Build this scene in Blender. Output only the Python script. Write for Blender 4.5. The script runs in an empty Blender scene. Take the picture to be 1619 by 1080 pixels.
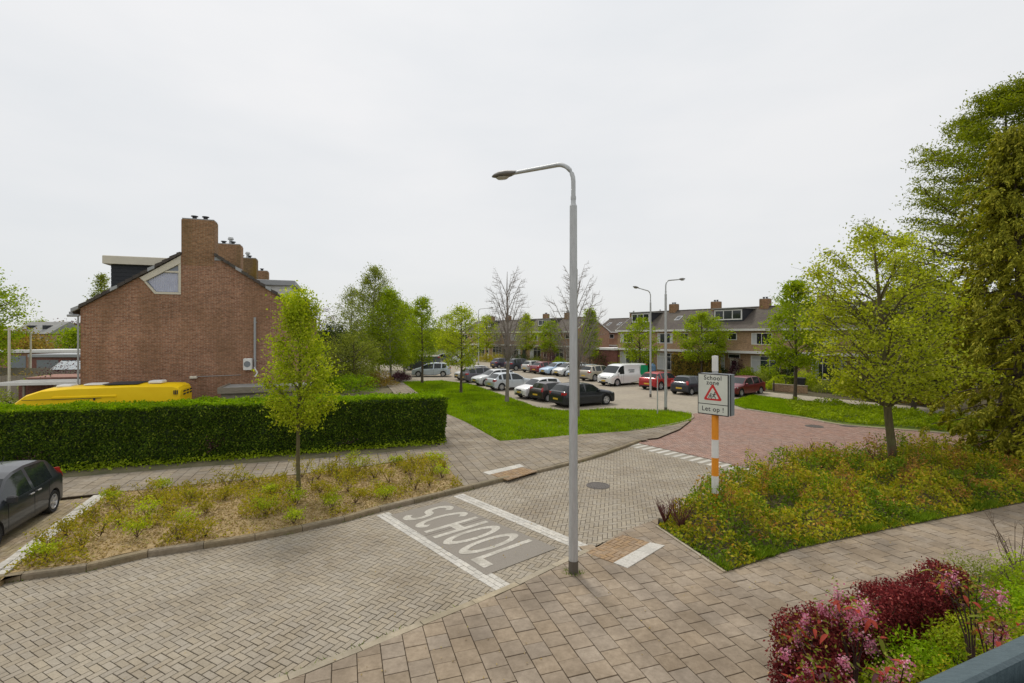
import bpy, math, random
import numpy as np
from mathutils import Vector, Matrix
from mathutils.geometry import tessellate_polygon

random.seed(7)
RS = np.random.RandomState(11)
R = math.radians
sc = bpy.context.scene
COL = sc.collection

# ------------------------------------------------------------------ camera
CH = 4.65            # eye height: a first-floor window
F = 778.0            # focal length in pixels of the 1619 px wide photograph
HY = 531.0           # horizon row
cam_d = bpy.data.cameras.new("camera")
cam = bpy.data.objects.new("camera", cam_d)
COL.objects.link(cam)
cam.location = (0, 0, CH)
cam.rotation_euler = (R(90), 0, 0)
cam_d.sensor_fit = 'HORIZONTAL'
cam_d.sensor_width = 36
cam_d.lens = 36 * F / 1619
cam_d.shift_x = 0.0
cam_d.shift_y = -(540 - HY) / 1619
cam_d.clip_start = 0.05
cam_d.clip_end = 3000
sc.camera = cam

# ------------------------------------------------------------------ world, sun, exposure
SUN_EL, SUN_AZ = 55.0, -20.0     # azimuth measured from the view direction, clockwise
w = bpy.data.worlds.new("World")
sc.world = w
w.use_nodes = True
nt = w.node_tree
nt.nodes.clear()
def WN(t, **k):
    n = nt.nodes.new(t)
    for a, b in k.items():
        setattr(n, a, b)
    return n
sky = WN('ShaderNodeTexSky', sky_type='NISHITA', sun_disc=False, sun_elevation=R(SUN_EL), sun_rotation=R(SUN_AZ))
bg1 = WN('ShaderNodeBackground'); bg1.inputs[1].default_value = 0.12
nt.links.new(sky.outputs[0], bg1.inputs[0])
tc = WN('ShaderNodeTexCoord')
mp = WN('ShaderNodeMapping'); mp.inputs['Scale'].default_value = (1.0, 1.0, 3.2)
nt.links.new(tc.outputs['Generated'], mp.inputs[0])
nz = WN('ShaderNodeTexNoise'); nz.inputs['Scale'].default_value = 1.5; nz.inputs['Detail'].default_value = 5; nz.inputs['Roughness'].default_value = 0.5
nt.links.new(mp.outputs[0], nz.inputs['Vector'])
cr = WN('ShaderNodeValToRGB')
cr.color_ramp.elements[0].position = 0.34; cr.color_ramp.elements[0].color = (0.665, 0.675, 0.685, 1)
cr.color_ramp.elements[1].position = 0.66; cr.color_ramp.elements[1].color = (0.755, 0.745, 0.74, 1)
nt.links.new(nz.outputs['Fac'], cr.inputs[0])
# an overcast sky is brighter overhead than at the horizon
sep = WN('ShaderNodeSeparateXYZ'); nt.links.new(tc.outputs['Generated'], sep.inputs[0])
gr = WN('ShaderNodeValToRGB')
gr.color_ramp.elements[0].position = 0.0; gr.color_ramp.elements[0].color = (0.93, 0.945, 0.95, 1)
gr.color_ramp.elements[1].position = 0.75; gr.color_ramp.elements[1].color = (1.16, 1.16, 1.16, 1)
nt.links.new(sep.outputs['Z'], gr.inputs[0])
mul = WN('ShaderNodeMix', data_type='RGBA', blend_type='MULTIPLY'); mul.inputs['Factor'].default_value = 1.0
nt.links.new(cr.outputs[0], mul.inputs[6]); nt.links.new(gr.outputs[0], mul.inputs[7])
bg2 = WN('ShaderNodeBackground'); bg2.inputs[1].default_value = 0.95
nt.links.new(mul.outputs[2], bg2.inputs[0])
mx = WN('ShaderNodeMixShader'); mx.inputs[0].default_value = 0.94
nt.links.new(bg1.outputs[0], mx.inputs[1]); nt.links.new(bg2.outputs[0], mx.inputs[2])
wo = WN('ShaderNodeOutputWorld'); nt.links.new(mx.outputs[0], wo.inputs[0])

sl = bpy.data.lights.new("sun", 'SUN'); sl.energy = 1.5; sl.angle = R(10); sl.color = (1.0, 0.95, 0.87)
so = bpy.data.objects.new("sun", sl); COL.objects.link(so)
sd = Vector((math.sin(R(SUN_AZ)) * math.cos(R(SUN_EL)), math.cos(R(SUN_AZ)) * math.cos(R(SUN_EL)), math.sin(R(SUN_EL))))
so.rotation_euler = sd.to_track_quat('Z', 'Y').to_euler()
so.location = (0, 0, 30)
sc.view_settings.view_transform = 'Standard'
sc.view_settings.look = 'None'
sc.view_settings.gamma = 1.0
sc.view_settings.use_curve_mapping = False
sc.view_settings.exposure = 0.25
sc.cycles.max_bounces = 6
sc.cycles.transparent_max_bounces = 4

# ------------------------------------------------------------------ helpers: places
def at(px, py, h=0.0):
    """a pixel of the photograph -> the point of the place at height h it shows"""
    Z = (CH - h) * F / (py - HY)
    return Vector(((px - 810) / F * Z, Z, h))
def xy(px, py, h=0.0):
    p = at(px, py, h); return (p.x, p.y)

# ------------------------------------------------------------------ helpers: materials
MATS = {}
def pbr(name, c1, c2=None, rough=0.8, scale=8.0, detail=6, bump=0.0, bscale=None, spec=0.3, metal=0.0,
        rnd=0.0, big=None, bigscale=0.4, bigamt=0.35, coat=0.0, streak=None):
    """procedural surface: noise between two colours, value jitter per piece, large stains, fine relief"""
    if name in MATS: return MATS[name]
    m = bpy.data.materials.new(name); MATS[name] = m; m.use_nodes = True
    t = m.node_tree; N = t.nodes; L = t.links
    b = N['Principled BSDF']
    b.inputs['Roughness'].default_value = rough; b.inputs['Metallic'].default_value = metal
    b.inputs['Specular IOR Level'].default_value = spec
    if coat: b.inputs['Coat Weight'].default_value = coat; b.inputs['Coat Roughness'].default_value = 0.04
    g = N.new('ShaderNodeNewGeometry')
    pos = g.outputs['Position']
    if streak:
        mpn = N.new('ShaderNodeMapping'); mpn.inputs['Scale'].default_value = streak
        L.new(pos, mpn.inputs[0]); pos = mpn.outputs[0]
    n = N.new('ShaderNodeTexNoise'); n.inputs['Scale'].default_value = scale; n.inputs['Detail'].default_value = detail
    n.inputs['Roughness'].default_value = 0.65
    L.new(pos, n.inputs['Vector'])
    mx = N.new('ShaderNodeMix'); mx.data_type = 'RGBA'
    mx.inputs[6].default_value = (*c1, 1); mx.inputs[7].default_value = (*(c2 or c1), 1)
    mr = N.new('ShaderNodeMapRange'); mr.inputs[1].default_value = 0.3; mr.inputs[2].default_value = 0.7
    L.new(n.outputs['Fac'], mr.inputs[0]); L.new(mr.outputs[0], mx.inputs[0])
    col = mx.outputs[2]
    if big:
        n2 = N.new('ShaderNodeTexNoise'); n2.inputs['Scale'].default_value = bigscale; n2.inputs['Detail'].default_value = 5
        L.new(g.outputs['Position'], n2.inputs['Vector'])
        m2 = N.new('ShaderNodeMapRange'); m2.inputs[1].default_value = 0.42; m2.inputs[2].default_value = 0.72; m2.inputs[4].default_value = bigamt
        L.new(n2.outputs['Fac'], m2.inputs[0])
        x2 = N.new('ShaderNodeMix'); x2.data_type = 'RGBA'; x2.inputs[7].default_value = (*big, 1)
        L.new(m2.outputs[0], x2.inputs[0]); L.new(col, x2.inputs[6]); col = x2.outputs[2]
    if rnd:
        oi = N.new('ShaderNodeObjectInfo')
        ad = N.new('ShaderNodeMath'); ad.operation = 'ADD'
        L.new(g.outputs['Random Per Island'], ad.inputs[0]); L.new(oi.outputs['Random'], ad.inputs[1])
        fr = N.new('ShaderNodeMath'); fr.operation = 'FRACT'; L.new(ad.outputs[0], fr.inputs[0])
        r2 = N.new('ShaderNodeMapRange'); r2.inputs[3].default_value = 1 - rnd; r2.inputs[4].default_value = 1 + rnd
        L.new(fr.outputs[0], r2.inputs[0])
        hs = N.new('ShaderNodeHueSaturation'); L.new(r2.outputs[0], hs.inputs['Value']); L.new(col, hs.inputs['Color'])
        r3 = N.new('ShaderNodeMapRange'); r3.inputs[3].default_value = 0.88; r3.inputs[4].default_value = 1.1
        wn = N.new('ShaderNodeMath'); wn.operation = 'MULTIPLY'; wn.inputs[1].default_value = 17.3; L.new(fr.outputs[0], wn.inputs[0])
        f2 = N.new('ShaderNodeMath'); f2.operation = 'FRACT'; L.new(wn.outputs[0], f2.inputs[0])
        L.new(f2.outputs[0], r3.inputs[0]); L.new(r3.outputs[0], hs.inputs['Saturation'])
        col = hs.outputs[0]
    L.new(col, b.inputs['Base Color'])
    if bump:
        bn = N.new('ShaderNodeTexNoise'); bn.inputs['Scale'].default_value = bscale or scale * 3; bn.inputs['Detail'].default_value = 5
        L.new(g.outputs['Position'], bn.inputs['Vector'])
        bp = N.new('ShaderNodeBump'); bp.inputs['Strength'].default_value = bump; bp.inputs['Distance'].default_value = 0.01
        L.new(bn.outputs['Fac'], bp.inputs['Height']); L.new(bp.outputs[0], b.inputs['Normal'])
    return m

def leafmat(name, c1, c2, c3=None, trans=0.35, spec=0.06):
    if name in MATS: return MATS[name]
    m = bpy.data.materials.new(name); MATS[name] = m; m.use_nodes = True
    t = m.node_tree; N = t.nodes; L = t.links
    N.remove(N['Principled BSDF'])
    g = N.new('ShaderNodeNewGeometry')
    cr = N.new('ShaderNodeValToRGB')
    e = cr.color_ramp.elements
    e[0].color = (*c1, 1); e[1].color = (*c2, 1)
    if c3:
        x = e.new(0.82); x.color = (*c2, 1); e[-1].position = 1.0; e[-1].color = (*c3, 1)
    L.new(g.outputs['Random Per Island'], cr.inputs[0])
    n = N.new('ShaderNodeTexNoise'); n.inputs['Scale'].default_value = 1.1; n.inputs['Detail'].default_value = 3
    L.new(g.outputs['Position'], n.inputs['Vector'])
    mr = N.new('ShaderNodeMapRange'); mr.inputs[1].default_value = 0.3; mr.inputs[2].default_value = 0.7; mr.inputs[3].default_value = 0.78; mr.inputs[4].default_value = 1.2
    L.new(n.outputs['Fac'], mr.inputs[0])
    hs = N.new('ShaderNodeHueSaturation'); L.new(mr.outputs[0], hs.inputs['Value']); L.new(cr.outputs[0], hs.inputs['Color'])
    p = N.new('ShaderNodeBsdfPrincipled'); p.inputs['Roughness'].default_value = 0.7; p.inputs['Specular IOR Level'].default_value = spec
    L.new(hs.outputs[0], p.inputs['Base Color'])
    tr = N.new('ShaderNodeBsdfTranslucent')
    h2 = N.new('ShaderNodeHueSaturation'); h2.inputs['Value'].default_value = 1.5; h2.inputs['Saturation'].default_value = 1.1
    L.new(hs.outputs[0], h2.inputs['Color']); L.new(h2.outputs[0], tr.inputs[0])
    mx = N.new('ShaderNodeMixShader'); mx.inputs[0].default_value = trans
    L.new(p.outputs[0], mx.inputs[1]); L.new(tr.outputs[0], mx.inputs[2])
    L.new(mx.outputs[0], N['Material Output'].inputs[0])
    return m

def brickmat(name, ca, cb, mortar, bw=0.22, bh=0.0625, rot=0.0, offx=0.0, dirty=None, ms=0.011):
    """brickwork in the object's own x-z or y-z plane"""
    if name in MATS: return MATS[name]
    m = bpy.data.materials.new(name); MATS[name] = m; m.use_nodes = True
    t = m.node_tree; N = t.nodes; L = t.links
    b = N['Principled BSDF']; b.inputs['Roughness'].default_value = 0.9; b.inputs['Specular IOR Level'].default_value = 0.2
    tc = N.new('ShaderNodeTexCoord')
    s = N.new('ShaderNodeSeparateXYZ'); L.new(tc.outputs['Object'], s.inputs[0])
    ad = N.new('ShaderNodeMath'); ad.operation = 'ADD'; L.new(s.outputs['X'], ad.inputs[0]); L.new(s.outputs['Y'], ad.inputs[1])
    cb_ = N.new('ShaderNodeCombineXYZ'); L.new(ad.outputs[0], cb_.inputs[0]); L.new(s.outputs['Z'], cb_.inputs[1])
    br = N.new('ShaderNodeTexBrick')
    br.inputs['Scale'].default_value = 1.0; br.inputs['Brick Width'].default_value = bw; br.inputs['Row Height'].default_value = bh
    br.inputs['Mortar Size'].default_value = ms; br.inputs['Mortar Smooth'].default_value = 0.2; br.inputs['Bias'].default_value = 0.0
    br.inputs['Color1'].default_value = (*ca, 1); br.inputs['Color2'].default_value = (*cb, 1); br.inputs['Mortar'].default_value = (*mortar, 1)
    L.new(cb_.outputs[0], br.inputs['Vector'])
    n = N.new('ShaderNodeTexNoise'); n.inputs['Scale'].default_value = 0.55; n.inputs['Detail'].default_value = 8; n.inputs['Roughness'].default_value = 0.65
    L.new(tc.outputs['Object'], n.inputs['Vector'])
    mr = N.new('ShaderNodeMapRange'); mr.inputs[1].default_value = 0.35; mr.inputs[2].default_value = 0.68; mr.inputs[3].default_value = 0.8; mr.inputs[4].default_value = 1.22
    L.new(n.outputs['Fac'], mr.inputs[0])
    n3 = N.new('ShaderNodeTexNoise'); n3.inputs['Scale'].default_value = 9.0; n3.inputs['Detail'].default_value = 3
    L.new(cb_.outputs[0], n3.inputs['Vector'])
    m3 = N.new('ShaderNodeMapRange'); m3.inputs[1].default_value = 0.3; m3.inputs[2].default_value = 0.7; m3.inputs[3].default_value = 0.75; m3.inputs[4].default_value = 1.25
    L.new(n3.outputs['Fac'], m3.inputs[0])
    mm = N.new('ShaderNodeMath'); mm.operation = 'MULTIPLY'; L.new(mr.outputs[0], mm.inputs[0]); L.new(m3.outputs[0], mm.inputs[1])
    hs = N.new('ShaderNodeHueSaturation'); L.new(mm.outputs[0], hs.inputs['Value']); L.new(br.outputs['Color'], hs.inputs['Color'])
    col = hs.outputs[0]
    if dirty:      # algae and soot with a shape of its own: (colour, amount)
        n4 = N.new('ShaderNodeTexNoise'); n4.inputs['Scale'].default_value = 0.8; n4.inputs['Detail'].default_value = 6
        mpn = N.new('ShaderNodeMapping'); mpn.inputs['Location'].default_value = (3, 8, 1); mpn.inputs['Scale'].default_value = (1.2, 1.2, 0.35)
        L.new(tc.outputs['Object'], mpn.inputs[0]); L.new(mpn.outputs[0], n4.inputs['Vector'])
        m4 = N.new('ShaderNodeMapRange'); m4.inputs[1].default_value = 0.45; m4.inputs[2].default_value = 0.62; m4.inputs[4].default_value = dirty[1]
        L.new(n4.outputs['Fac'], m4.inputs[0])
        x = N.new('ShaderNodeMix'); x.data_type = 'RGBA'; x.inputs[7].default_value = (*dirty[0], 1)
        L.new(m4.outputs[0], x.inputs[0]); L.new(col, x.inputs[6]); col = x.outputs[2]
    L.new(col, b.inputs['Base Color'])
    bp = N.new('ShaderNodeBump'); bp.inputs['Strength'].default_value = 0.6; bp.inputs['Distance'].default_value = 0.008; bp.invert = True
    L.new(br.outputs['Fac'], bp.inputs['Height']); L.new(bp.outputs[0], b.inputs['Normal'])
    return m

def tilemat(name, c1, c2, pitch=0.30, axis=0):
    """roof tiles: courses of rolled tiles in the object's own slope"""
    if name in MATS: return MATS[name]
    m = pbr(name, c1, c2, rough=0.85, scale=3.0, big=(0.16, 0.15, 0.10), bigscale=0.5, bigamt=0.4)
    t = m.node_tree; N = t.nodes; L = t.links
    tc = N.new('ShaderNodeTexCoord')
    s = N.new('ShaderNodeSeparateXYZ'); L.new(tc.outputs['Object'], s.inputs[0])
    def saw(src, p):
        d = N.new('ShaderNodeMath'); d.operation = 'MULTIPLY'; d.inputs[1].default_value = 1 / p; L.new(src, d.inputs[0])
        f = N.new('ShaderNodeMath'); f.operation = 'FRACT'; L.new(d.outputs[0], f.inputs[0]); return f.outputs[0]
    a = saw(s.outputs['X'], 0.21); b_ = saw(s.outputs['Y'], 0.27)
    sn = N.new('ShaderNodeMath'); sn.operation = 'PINGPONG'; sn.inputs[1].default_value = 0.5; L.new(a, sn.inputs[0])
    ad = N.new('ShaderNodeMath'); ad.operation = 'ADD'; L.new(sn.outputs[0], ad.inputs[0]); L.new(b_, ad.inputs[1])
    bp = N.new('ShaderNodeBump'); bp.inputs['Strength'].default_value = 0.8; bp.inputs['Distance'].default_value = 0.04
    L.new(ad.outputs[0], bp.inputs['Height']); L.new(bp.outputs[0], N['Principled BSDF'].inputs['Normal'])
    return m

def flat(name, c, rough=0.5, spec=0.4, metal=0.0, coat=0.0):
    return pbr(name, tuple(x * 0.93 for x in c), tuple(min(1, x * 1.05) for x in c), rough=rough, scale=3, spec=spec, metal=metal, coat=coat)

M_JOINT = pbr('joint_sand', (0.028, 0.019, 0.010), (0.055, 0.038, 0.020), rough=1, scale=20)
M_PAVER = pbr('beige_paver', (0.275, 0.238, 0.18), (0.375, 0.328, 0.255), rough=0.9, scale=30, bump=0.3, bscale=90, rnd=0.08, big=(0.18, 0.14, 0.095), bigscale=0.6, bigamt=0.6)
M_RED = pbr('red_paver', (0.265, 0.16, 0.125), (0.365, 0.235, 0.185), rough=0.9, scale=25, bump=0.3, bscale=80, rnd=0.16, big=(0.30, 0.22, 0.18), bigscale=0.35, bigamt=0.6)
M_TILE = pbr('sidewalk_tile', (0.24, 0.19, 0.135), (0.37, 0.30, 0.222), rough=0.92, scale=11, detail=9, bump=0.35, bscale=80, rnd=0.07, big=(0.13, 0.10, 0.07), bigscale=0.9, bigamt=0.7)
M_TILE2 = pbr('old_grey_tile', (0.22, 0.185, 0.135), (0.33, 0.28, 0.215), rough=0.95, scale=9, detail=9, bump=0.3, bscale=70, rnd=0.09, big=(0.15, 0.12, 0.085), bigscale=0.6, bigamt=0.7)
M_KERB = pbr('kerb_concrete', (0.32, 0.27, 0.19), (0.43, 0.37, 0.27), rough=0.9, scale=9, bump=0.3, rnd=0.08, big=(0.15, 0.14, 0.10), bigscale=1.2, bigamt=0.5)
M_KERBD = pbr('kerb_dark', (0.19, 0.15, 0.095), (0.30, 0.245, 0.165), rough=0.9, scale=9, bump=0.3, rnd=0.1, big=(0.10, 0.10, 0.06), bigscale=1.2, bigamt=0.5)
M_WPAVE = pbr('white_paver', (0.42, 0.395, 0.345), (0.60, 0.575, 0.515), rough=0.85, scale=20, bump=0.2, rnd=0.1, big=(0.40, 0.38, 0.34), bigscale=1.5, bigamt=0.5)
M_WORN = pbr('worn_white_tile', (0.36, 0.34, 0.29), (0.60, 0.57, 0.51), rough=0.9, scale=12, bump=0.2, rnd=0.08)
M_ASPH = pbr('marking_slab', (0.20, 0.178, 0.15), (0.285, 0.258, 0.22), rough=0.95, scale=60, bump=0.3, bscale=200, big=(0.27, 0.245, 0.21), bigscale=1.0, bigamt=0.5)
M_RPAINT = pbr('road_paint', (0.36, 0.335, 0.28), (0.60, 0.57, 0.50), rough=0.8, scale=22, detail=9, big=(0.30, 0.275, 0.23), bigscale=3, bigamt=0.75)
M_BROWNP = pbr('brown_paver', (0.25, 0.17, 0.10), (0.36, 0.25, 0.15), rough=0.9, scale=25, rnd=0.12)
M_SOIL = pbr('dry_soil', (0.24, 0.17, 0.085), (0.42, 0.31, 0.16), rough=1, scale=5, bump=0.6, bscale=14)
M_SOILD = pbr('dark_soil', (0.06, 0.05, 0.03), (0.12, 0.10, 0.05), rough=1, scale=5)
M_TURF = pbr('turf_soil', (0.09, 0.13, 0.02), (0.16, 0.20, 0.035), rough=1, scale=1.2)
M_FIELD = pbr('field', (0.06, 0.085, 0.03), (0.11, 0.11, 0.05), rough=1, scale=0.6)
M_LOT = pbr('lot_paving', (0.30, 0.258, 0.195), (0.40, 0.35, 0.27), rough=0.9, scale=3, bump=0.2, big=(0.22, 0.19, 0.16), bigscale=0.25, bigamt=0.5)
M_PATH = pbr('path_paving', (0.36, 0.315, 0.235), (0.44, 0.39, 0.30), rough=0.9, scale=3)
M_IRON = pbr('cast_iron', (0.08, 0.07, 0.065), (0.14, 0.125, 0.11), rough=0.7, scale=20)
M_GALV = pbr('galvanised_steel', (0.42, 0.43, 0.43), (0.55, 0.56, 0.56), rough=0.5, scale=6, spec=0.5, metal=0.35, streak=(4, 4, 0.6))
M_LAMPH = flat('lamp_housing', (0.17, 0.16, 0.145), 0.5)
M_POLEB = flat('pole_foot_coating', (0.12, 0.105, 0.085), 0.7)
M_LENS = flat('lamp_lens', (0.45, 0.44, 0.40), 0.15, 0.6)
M_ORANGE = flat('orange_band', (0.83, 0.30, 0.02), 0.5)
M_WHITE = flat('white_paint', (0.76, 0.75, 0.72), 0.5)
M_CREAM = flat('cream_paint', (0.66, 0.61, 0.50), 0.55)
M_BLACK = flat('black_print', (0.03, 0.03, 0.03), 0.6)
M_SIGNW = flat('sign_face', (0.66, 0.68, 0.60), 0.4)
M_SIGNR = flat('sign_red', (0.60, 0.03, 0.03), 0.4)
M_SIGNG = flat('sign_housing', (0.22, 0.24, 0.255), 0.5)
M_SIGNL = flat('sign_edge', (0.45, 0.48, 0.47), 0.5)
M_GLASS = pbr('dark_glass', (0.018, 0.022, 0.026), (0.03, 0.036, 0.04), rough=0.06, spec=0.6)
M_CGLASS = pbr('car_glass', (0.012, 0.016, 0.017), (0.02, 0.026, 0.027), rough=0.05, spec=0.5)
M_TYRE = flat('tyre_rubber', (0.022, 0.022, 0.022), 0.85)
M_RIM = flat('alloy_rim', (0.55, 0.55, 0.56), 0.3, 0.5, 0.5)
M_TRIM = flat('black_trim', (0.03, 0.03, 0.032), 0.6)
M_PLATE = flat('yellow_plate', (0.75, 0.50, 0.05), 0.5)
M_TAIL = flat('tail_lens', (0.45, 0.015, 0.015), 0.15, 0.6)
M_HEADL = flat('head_lens', (0.60, 0.62, 0.63), 0.1, 0.7)
M_BARK = pbr('grey_green_bark', (0.085, 0.07, 0.035), (0.16, 0.13, 0.07), rough=1, scale=8, bump=0.7, bscale=30, big=(0.13, 0.15, 0.05), bigscale=2.5, bigamt=0.6, streak=(3, 3, 0.6))
M_BARKD = pbr('dark_bark', (0.075, 0.058, 0.04), (0.14, 0.11, 0.08), rough=1, scale=8, bump=0.7, bscale=30)
M_BARKB = pbr('birch_bark', (0.16, 0.14, 0.12), (0.42, 0.39, 0.35), rough=0.9, scale=5, streak=(1, 1, 4))
M_TWIG = pbr('grey_twig', (0.20, 0.17, 0.145), (0.30, 0.26, 0.225), rough=1, scale=5)
M_GBRICK = brickmat('gable_brick', (0.25, 0.105, 0.06), (0.40, 0.19, 0.11), (0.38, 0.29, 0.21), dirty=((0.20, 0.115, 0.06), 0.40))
M_CHIM = brickmat('chimney_brick', (0.24, 0.115, 0.055), (0.35, 0.18, 0.09), (0.30, 0.23, 0.15), dirty=((0.16, 0.115, 0.05), 0.6))
M_CHIMM = brickmat('mossy_chimney_brick', (0.17, 0.09, 0.05), (0.24, 0.14, 0.06), (0.2, 0.17, 0.1), dirty=((0.22, 0.14, 0.02), 0.9))
M_RBRICK = brickmat('yellow_brown_brick', (0.34, 0.19, 0.09), (0.48, 0.29, 0.15), (0.40, 0.33, 0.26))
M_RBRICK2 = brickmat('orange_brown_brick', (0.34, 0.155, 0.09), (0.44, 0.22, 0.13), (0.38, 0.30, 0.23))
M_GAR = brickmat('dark_red_brick', (0.20, 0.06, 0.05), (0.28, 0.09, 0.07), (0.25, 0.18, 0.15))
M_ROOF = tilemat('brown_roof_tiles', (0.075, 0.06, 0.052), (0.125, 0.105, 0.09))
M_ROOFL = tilemat('dark_roof_tiles', (0.065, 0.055, 0.05), (0.11, 0.095, 0.085))
M_BITUM = pbr('roof_felt', (0.22, 0.22, 0.21), (0.32, 0.32, 0.30), rough=0.9, scale=4, big=(0.4, 0.39, 0.36), bigscale=1, bigamt=0.5)
M_CLAD = pbr('dark_cladding', (0.028, 0.03, 0.036), (0.045, 0.048, 0.055), rough=0.6, scale=2)
M_LEAD = flat('lead_flashing', (0.36, 0.37, 0.38), 0.5)
M_WOOD = pbr('weathered_wood', (0.20, 0.17, 0.13), (0.33, 0.29, 0.23), rough=0.9, scale=5, streak=(1, 1, 6))
M_CURT = pbr('net_curtain', (0.45, 0.47, 0.58), (0.58, 0.60, 0.70), rough=0.9, scale=2)
M_CURTW = flat('white_curtain', (0.55, 0.56, 0.56), 0.9)

# ------------------------------------------------------------------ helpers: meshes
def tag(o, label=None, cat=None, group=None, kind=None):
    if label: o['label'] = label
    if cat: o['category'] = cat
    if group: o['group'] = group
    if kind: o['kind'] = kind
    return o
def obj(name, me, parent=None, loc=None, rz=None):
    o = bpy.data.objects.new(name, me); COL.objects.link(o)
    if parent is not None: o.parent = parent
    if loc is not None: o.location = loc
    if rz is not None: o.rotation_euler = (0, 0, rz)
    return o
def empty(name, loc=(0, 0, 0), rz=0.0, **k):
    o = bpy.data.objects.new(name, None); COL.objects.link(o)
    o.location = loc; o.rotation_euler = (0, 0, rz); o.empty_display_size = 0.3
    return tag(o, **k)
def mesh(name, V, Fc, mat, smooth=False, sharp=None):
    me = bpy.data.meshes.new(name); me.from_pydata([tuple(v) for v in V], [], Fc); me.materials.append(mat)
    if smooth:
        me.polygons.foreach_set('use_smooth', [True] * len(me.polygons))
        if sharp: me.set_sharp_from_angle(angle=R(sharp))
    me.update(); return me

class MB:
    def __init__(s): s.V = []; s.F = []
    def add(s, V, Fc):
        n = len(s.V); s.V.extend([tuple(v) for v in V]); s.F.extend([tuple(i + n for i in f) for f in Fc]); return s
    def box(s, x0, x1, y0, y1, z0, z1):
        return s.add([(x0, y0, z0), (x1, y0, z0), (x1, y1, z0), (x0, y1, z0), (x0, y0, z1), (x1, y0, z1), (x1, y1, z1), (x0, y1, z1)],
              [(3, 2, 1, 0), (4, 5, 6, 7), (0, 1, 5, 4), (1, 2, 6, 5), (2, 3, 7, 6), (3, 0, 4, 7)])
    def bbox(s, x0, x1, y0, y1, z0, z1, b=0.01):
        """box with chamfered upright edges and top rim"""
        pts = [(x0 + b, y0), (x1 - b, y0), (x1, y0 + b), (x1, y1 - b), (x1 - b, y1), (x0 + b, y1), (x0, y1 - b), (x0, y0 + b)]
        cx, cy = (x0 + x1) / 2, (y0 + y1) / 2
        ins = [(cx + (x - cx) * (1 - b / max(abs(x1 - cx), 1e-6)), cy + (y - cy) * (1 - b / max(abs(y1 - cy), 1e-6))) for x, y in pts]
        V = [(x, y, z0) for x, y in pts] + [(x, y, z1 - b) for x, y in pts] + [(x, y, z1) for x, y in ins]
        Fc = [tuple(reversed(range(8))), tuple(range(16, 24))]
        for k in (0, 8):
            for i in range(8):
                j = (i + 1) % 8; Fc.append((k + i, k + j, k + j + 8, k + i + 8))
        return s.add(V, Fc)
    def prism(s, pts, z0, z1, bottom=True):
        n = len(pts)
        V = [(p[0], p[1], z0) for p in pts] + [(p[0], p[1], z1) for p in pts]
        Fc = [tuple(range(n, 2 * n))] + [(i, (i + 1) % n, n + (i + 1) % n, n + i) for i in range(n)]
        if bottom: Fc.append(tuple(reversed(range(n))))
        return s.add(V, Fc)
    def tube(s, P, r, n=8, cap=True):
        P = [Vector(p) for p in P]
        if not isinstance(r, (list, tuple)): r = [r] * len(P)
        V = []; 
        up = Vector((0, 0, 1))
        for i, p in enumerate(P):
            d = (P[min(i + 1, len(P) - 1)] - P[max(i - 1, 0)])
            if d.length < 1e-9: d = Vector((0, 0, 1))
            d.normalize()
            a = d.cross(up if abs(d.z) < 0.9 else Vector((0, 1, 0))); a.normalize(); b = a.cross(d)
            for k in range(n):
                t = 2 * math.pi * k / n
                V.append(p + (a * math.cos(t) + b * math.sin(t)) * r[i])
        Fc = []
        for i in range(len(P) - 1):
            for k in range(n):
                j = (k + 1) % n
                Fc.append((i * n + k, i * n + j, (i + 1) * n + j, (i + 1) * n + k))
        if cap:
            Fc.append(tuple(range(n))); Fc.append(tuple(reversed(range((len(P) - 1) * n, len(P) * n))))
        return s.add(V, Fc)
    def lathe(s, prof, n=20, axis='z', c=(0, 0, 0)):
        """profile of (radius, height) turned about an axis through c"""
        V = []; Fc = []
        for r, h in prof:
            for k in range(n):
                t = 2 * math.pi * k / n
                x, y = r * math.cos(t), r * math.sin(t)
                V.append((c[0] + x, c[1] + y, c[2] + h) if axis == 'z' else (c[0] + x, c[1] + h, c[2] + y))
        for i in range(len(prof) - 1):
            for k in range(n):
                j = (k + 1) % n; Fc.append((i * n + k, i * n + j, (i + 1) * n + j, (i + 1) * n + k))
        return s.add(V, Fc)
    def build(s, name, mat, parent=None, smooth=False, sharp=None, **k):
        o = obj(name, mesh(name, s.V, s.F, mat, smooth, sharp), parent)
        return tag(o, **k)

def box(name, mat, parent, x0, x1, y0, y1, z0, z1, **k):
    return MB().box(x0, x1, y0, y1, z0, z1).build(name, mat, parent, **k)

def sheet(name, pts, z, mat, skirt=0.25, **k):
    tri = tessellate_polygon([[Vector((p[0], p[1], 0)) for p in pts]])
    n = len(pts)
    area = sum(pts[i][0] * pts[(i + 1) % n][1] - pts[(i + 1) % n][0] * pts[i][1] for i in range(n))
    V = [(p[0], p[1], z) for p in pts] + [(p[0], p[1], z - skirt) for p in pts]
    Fc = []
    for a, b, c in tri:
        A, B, C_ = pts[a], pts[b], pts[c]
        s_ = (B[0] - A[0]) * (C_[1] - A[1]) - (C_[0] - A[0]) * (B[1] - A[1])
        Fc.append((a, b, c) if s_ > 0 else (a, c, b))
    for i in range(n):
        j = (i + 1) % n
        Fc.append((i, i + n, j + n, j) if area > 0 else (j, j + n, i + n, i))
    o = obj(name, mesh(name, V, Fc, mat)); tag(o, **k); return o

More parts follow.
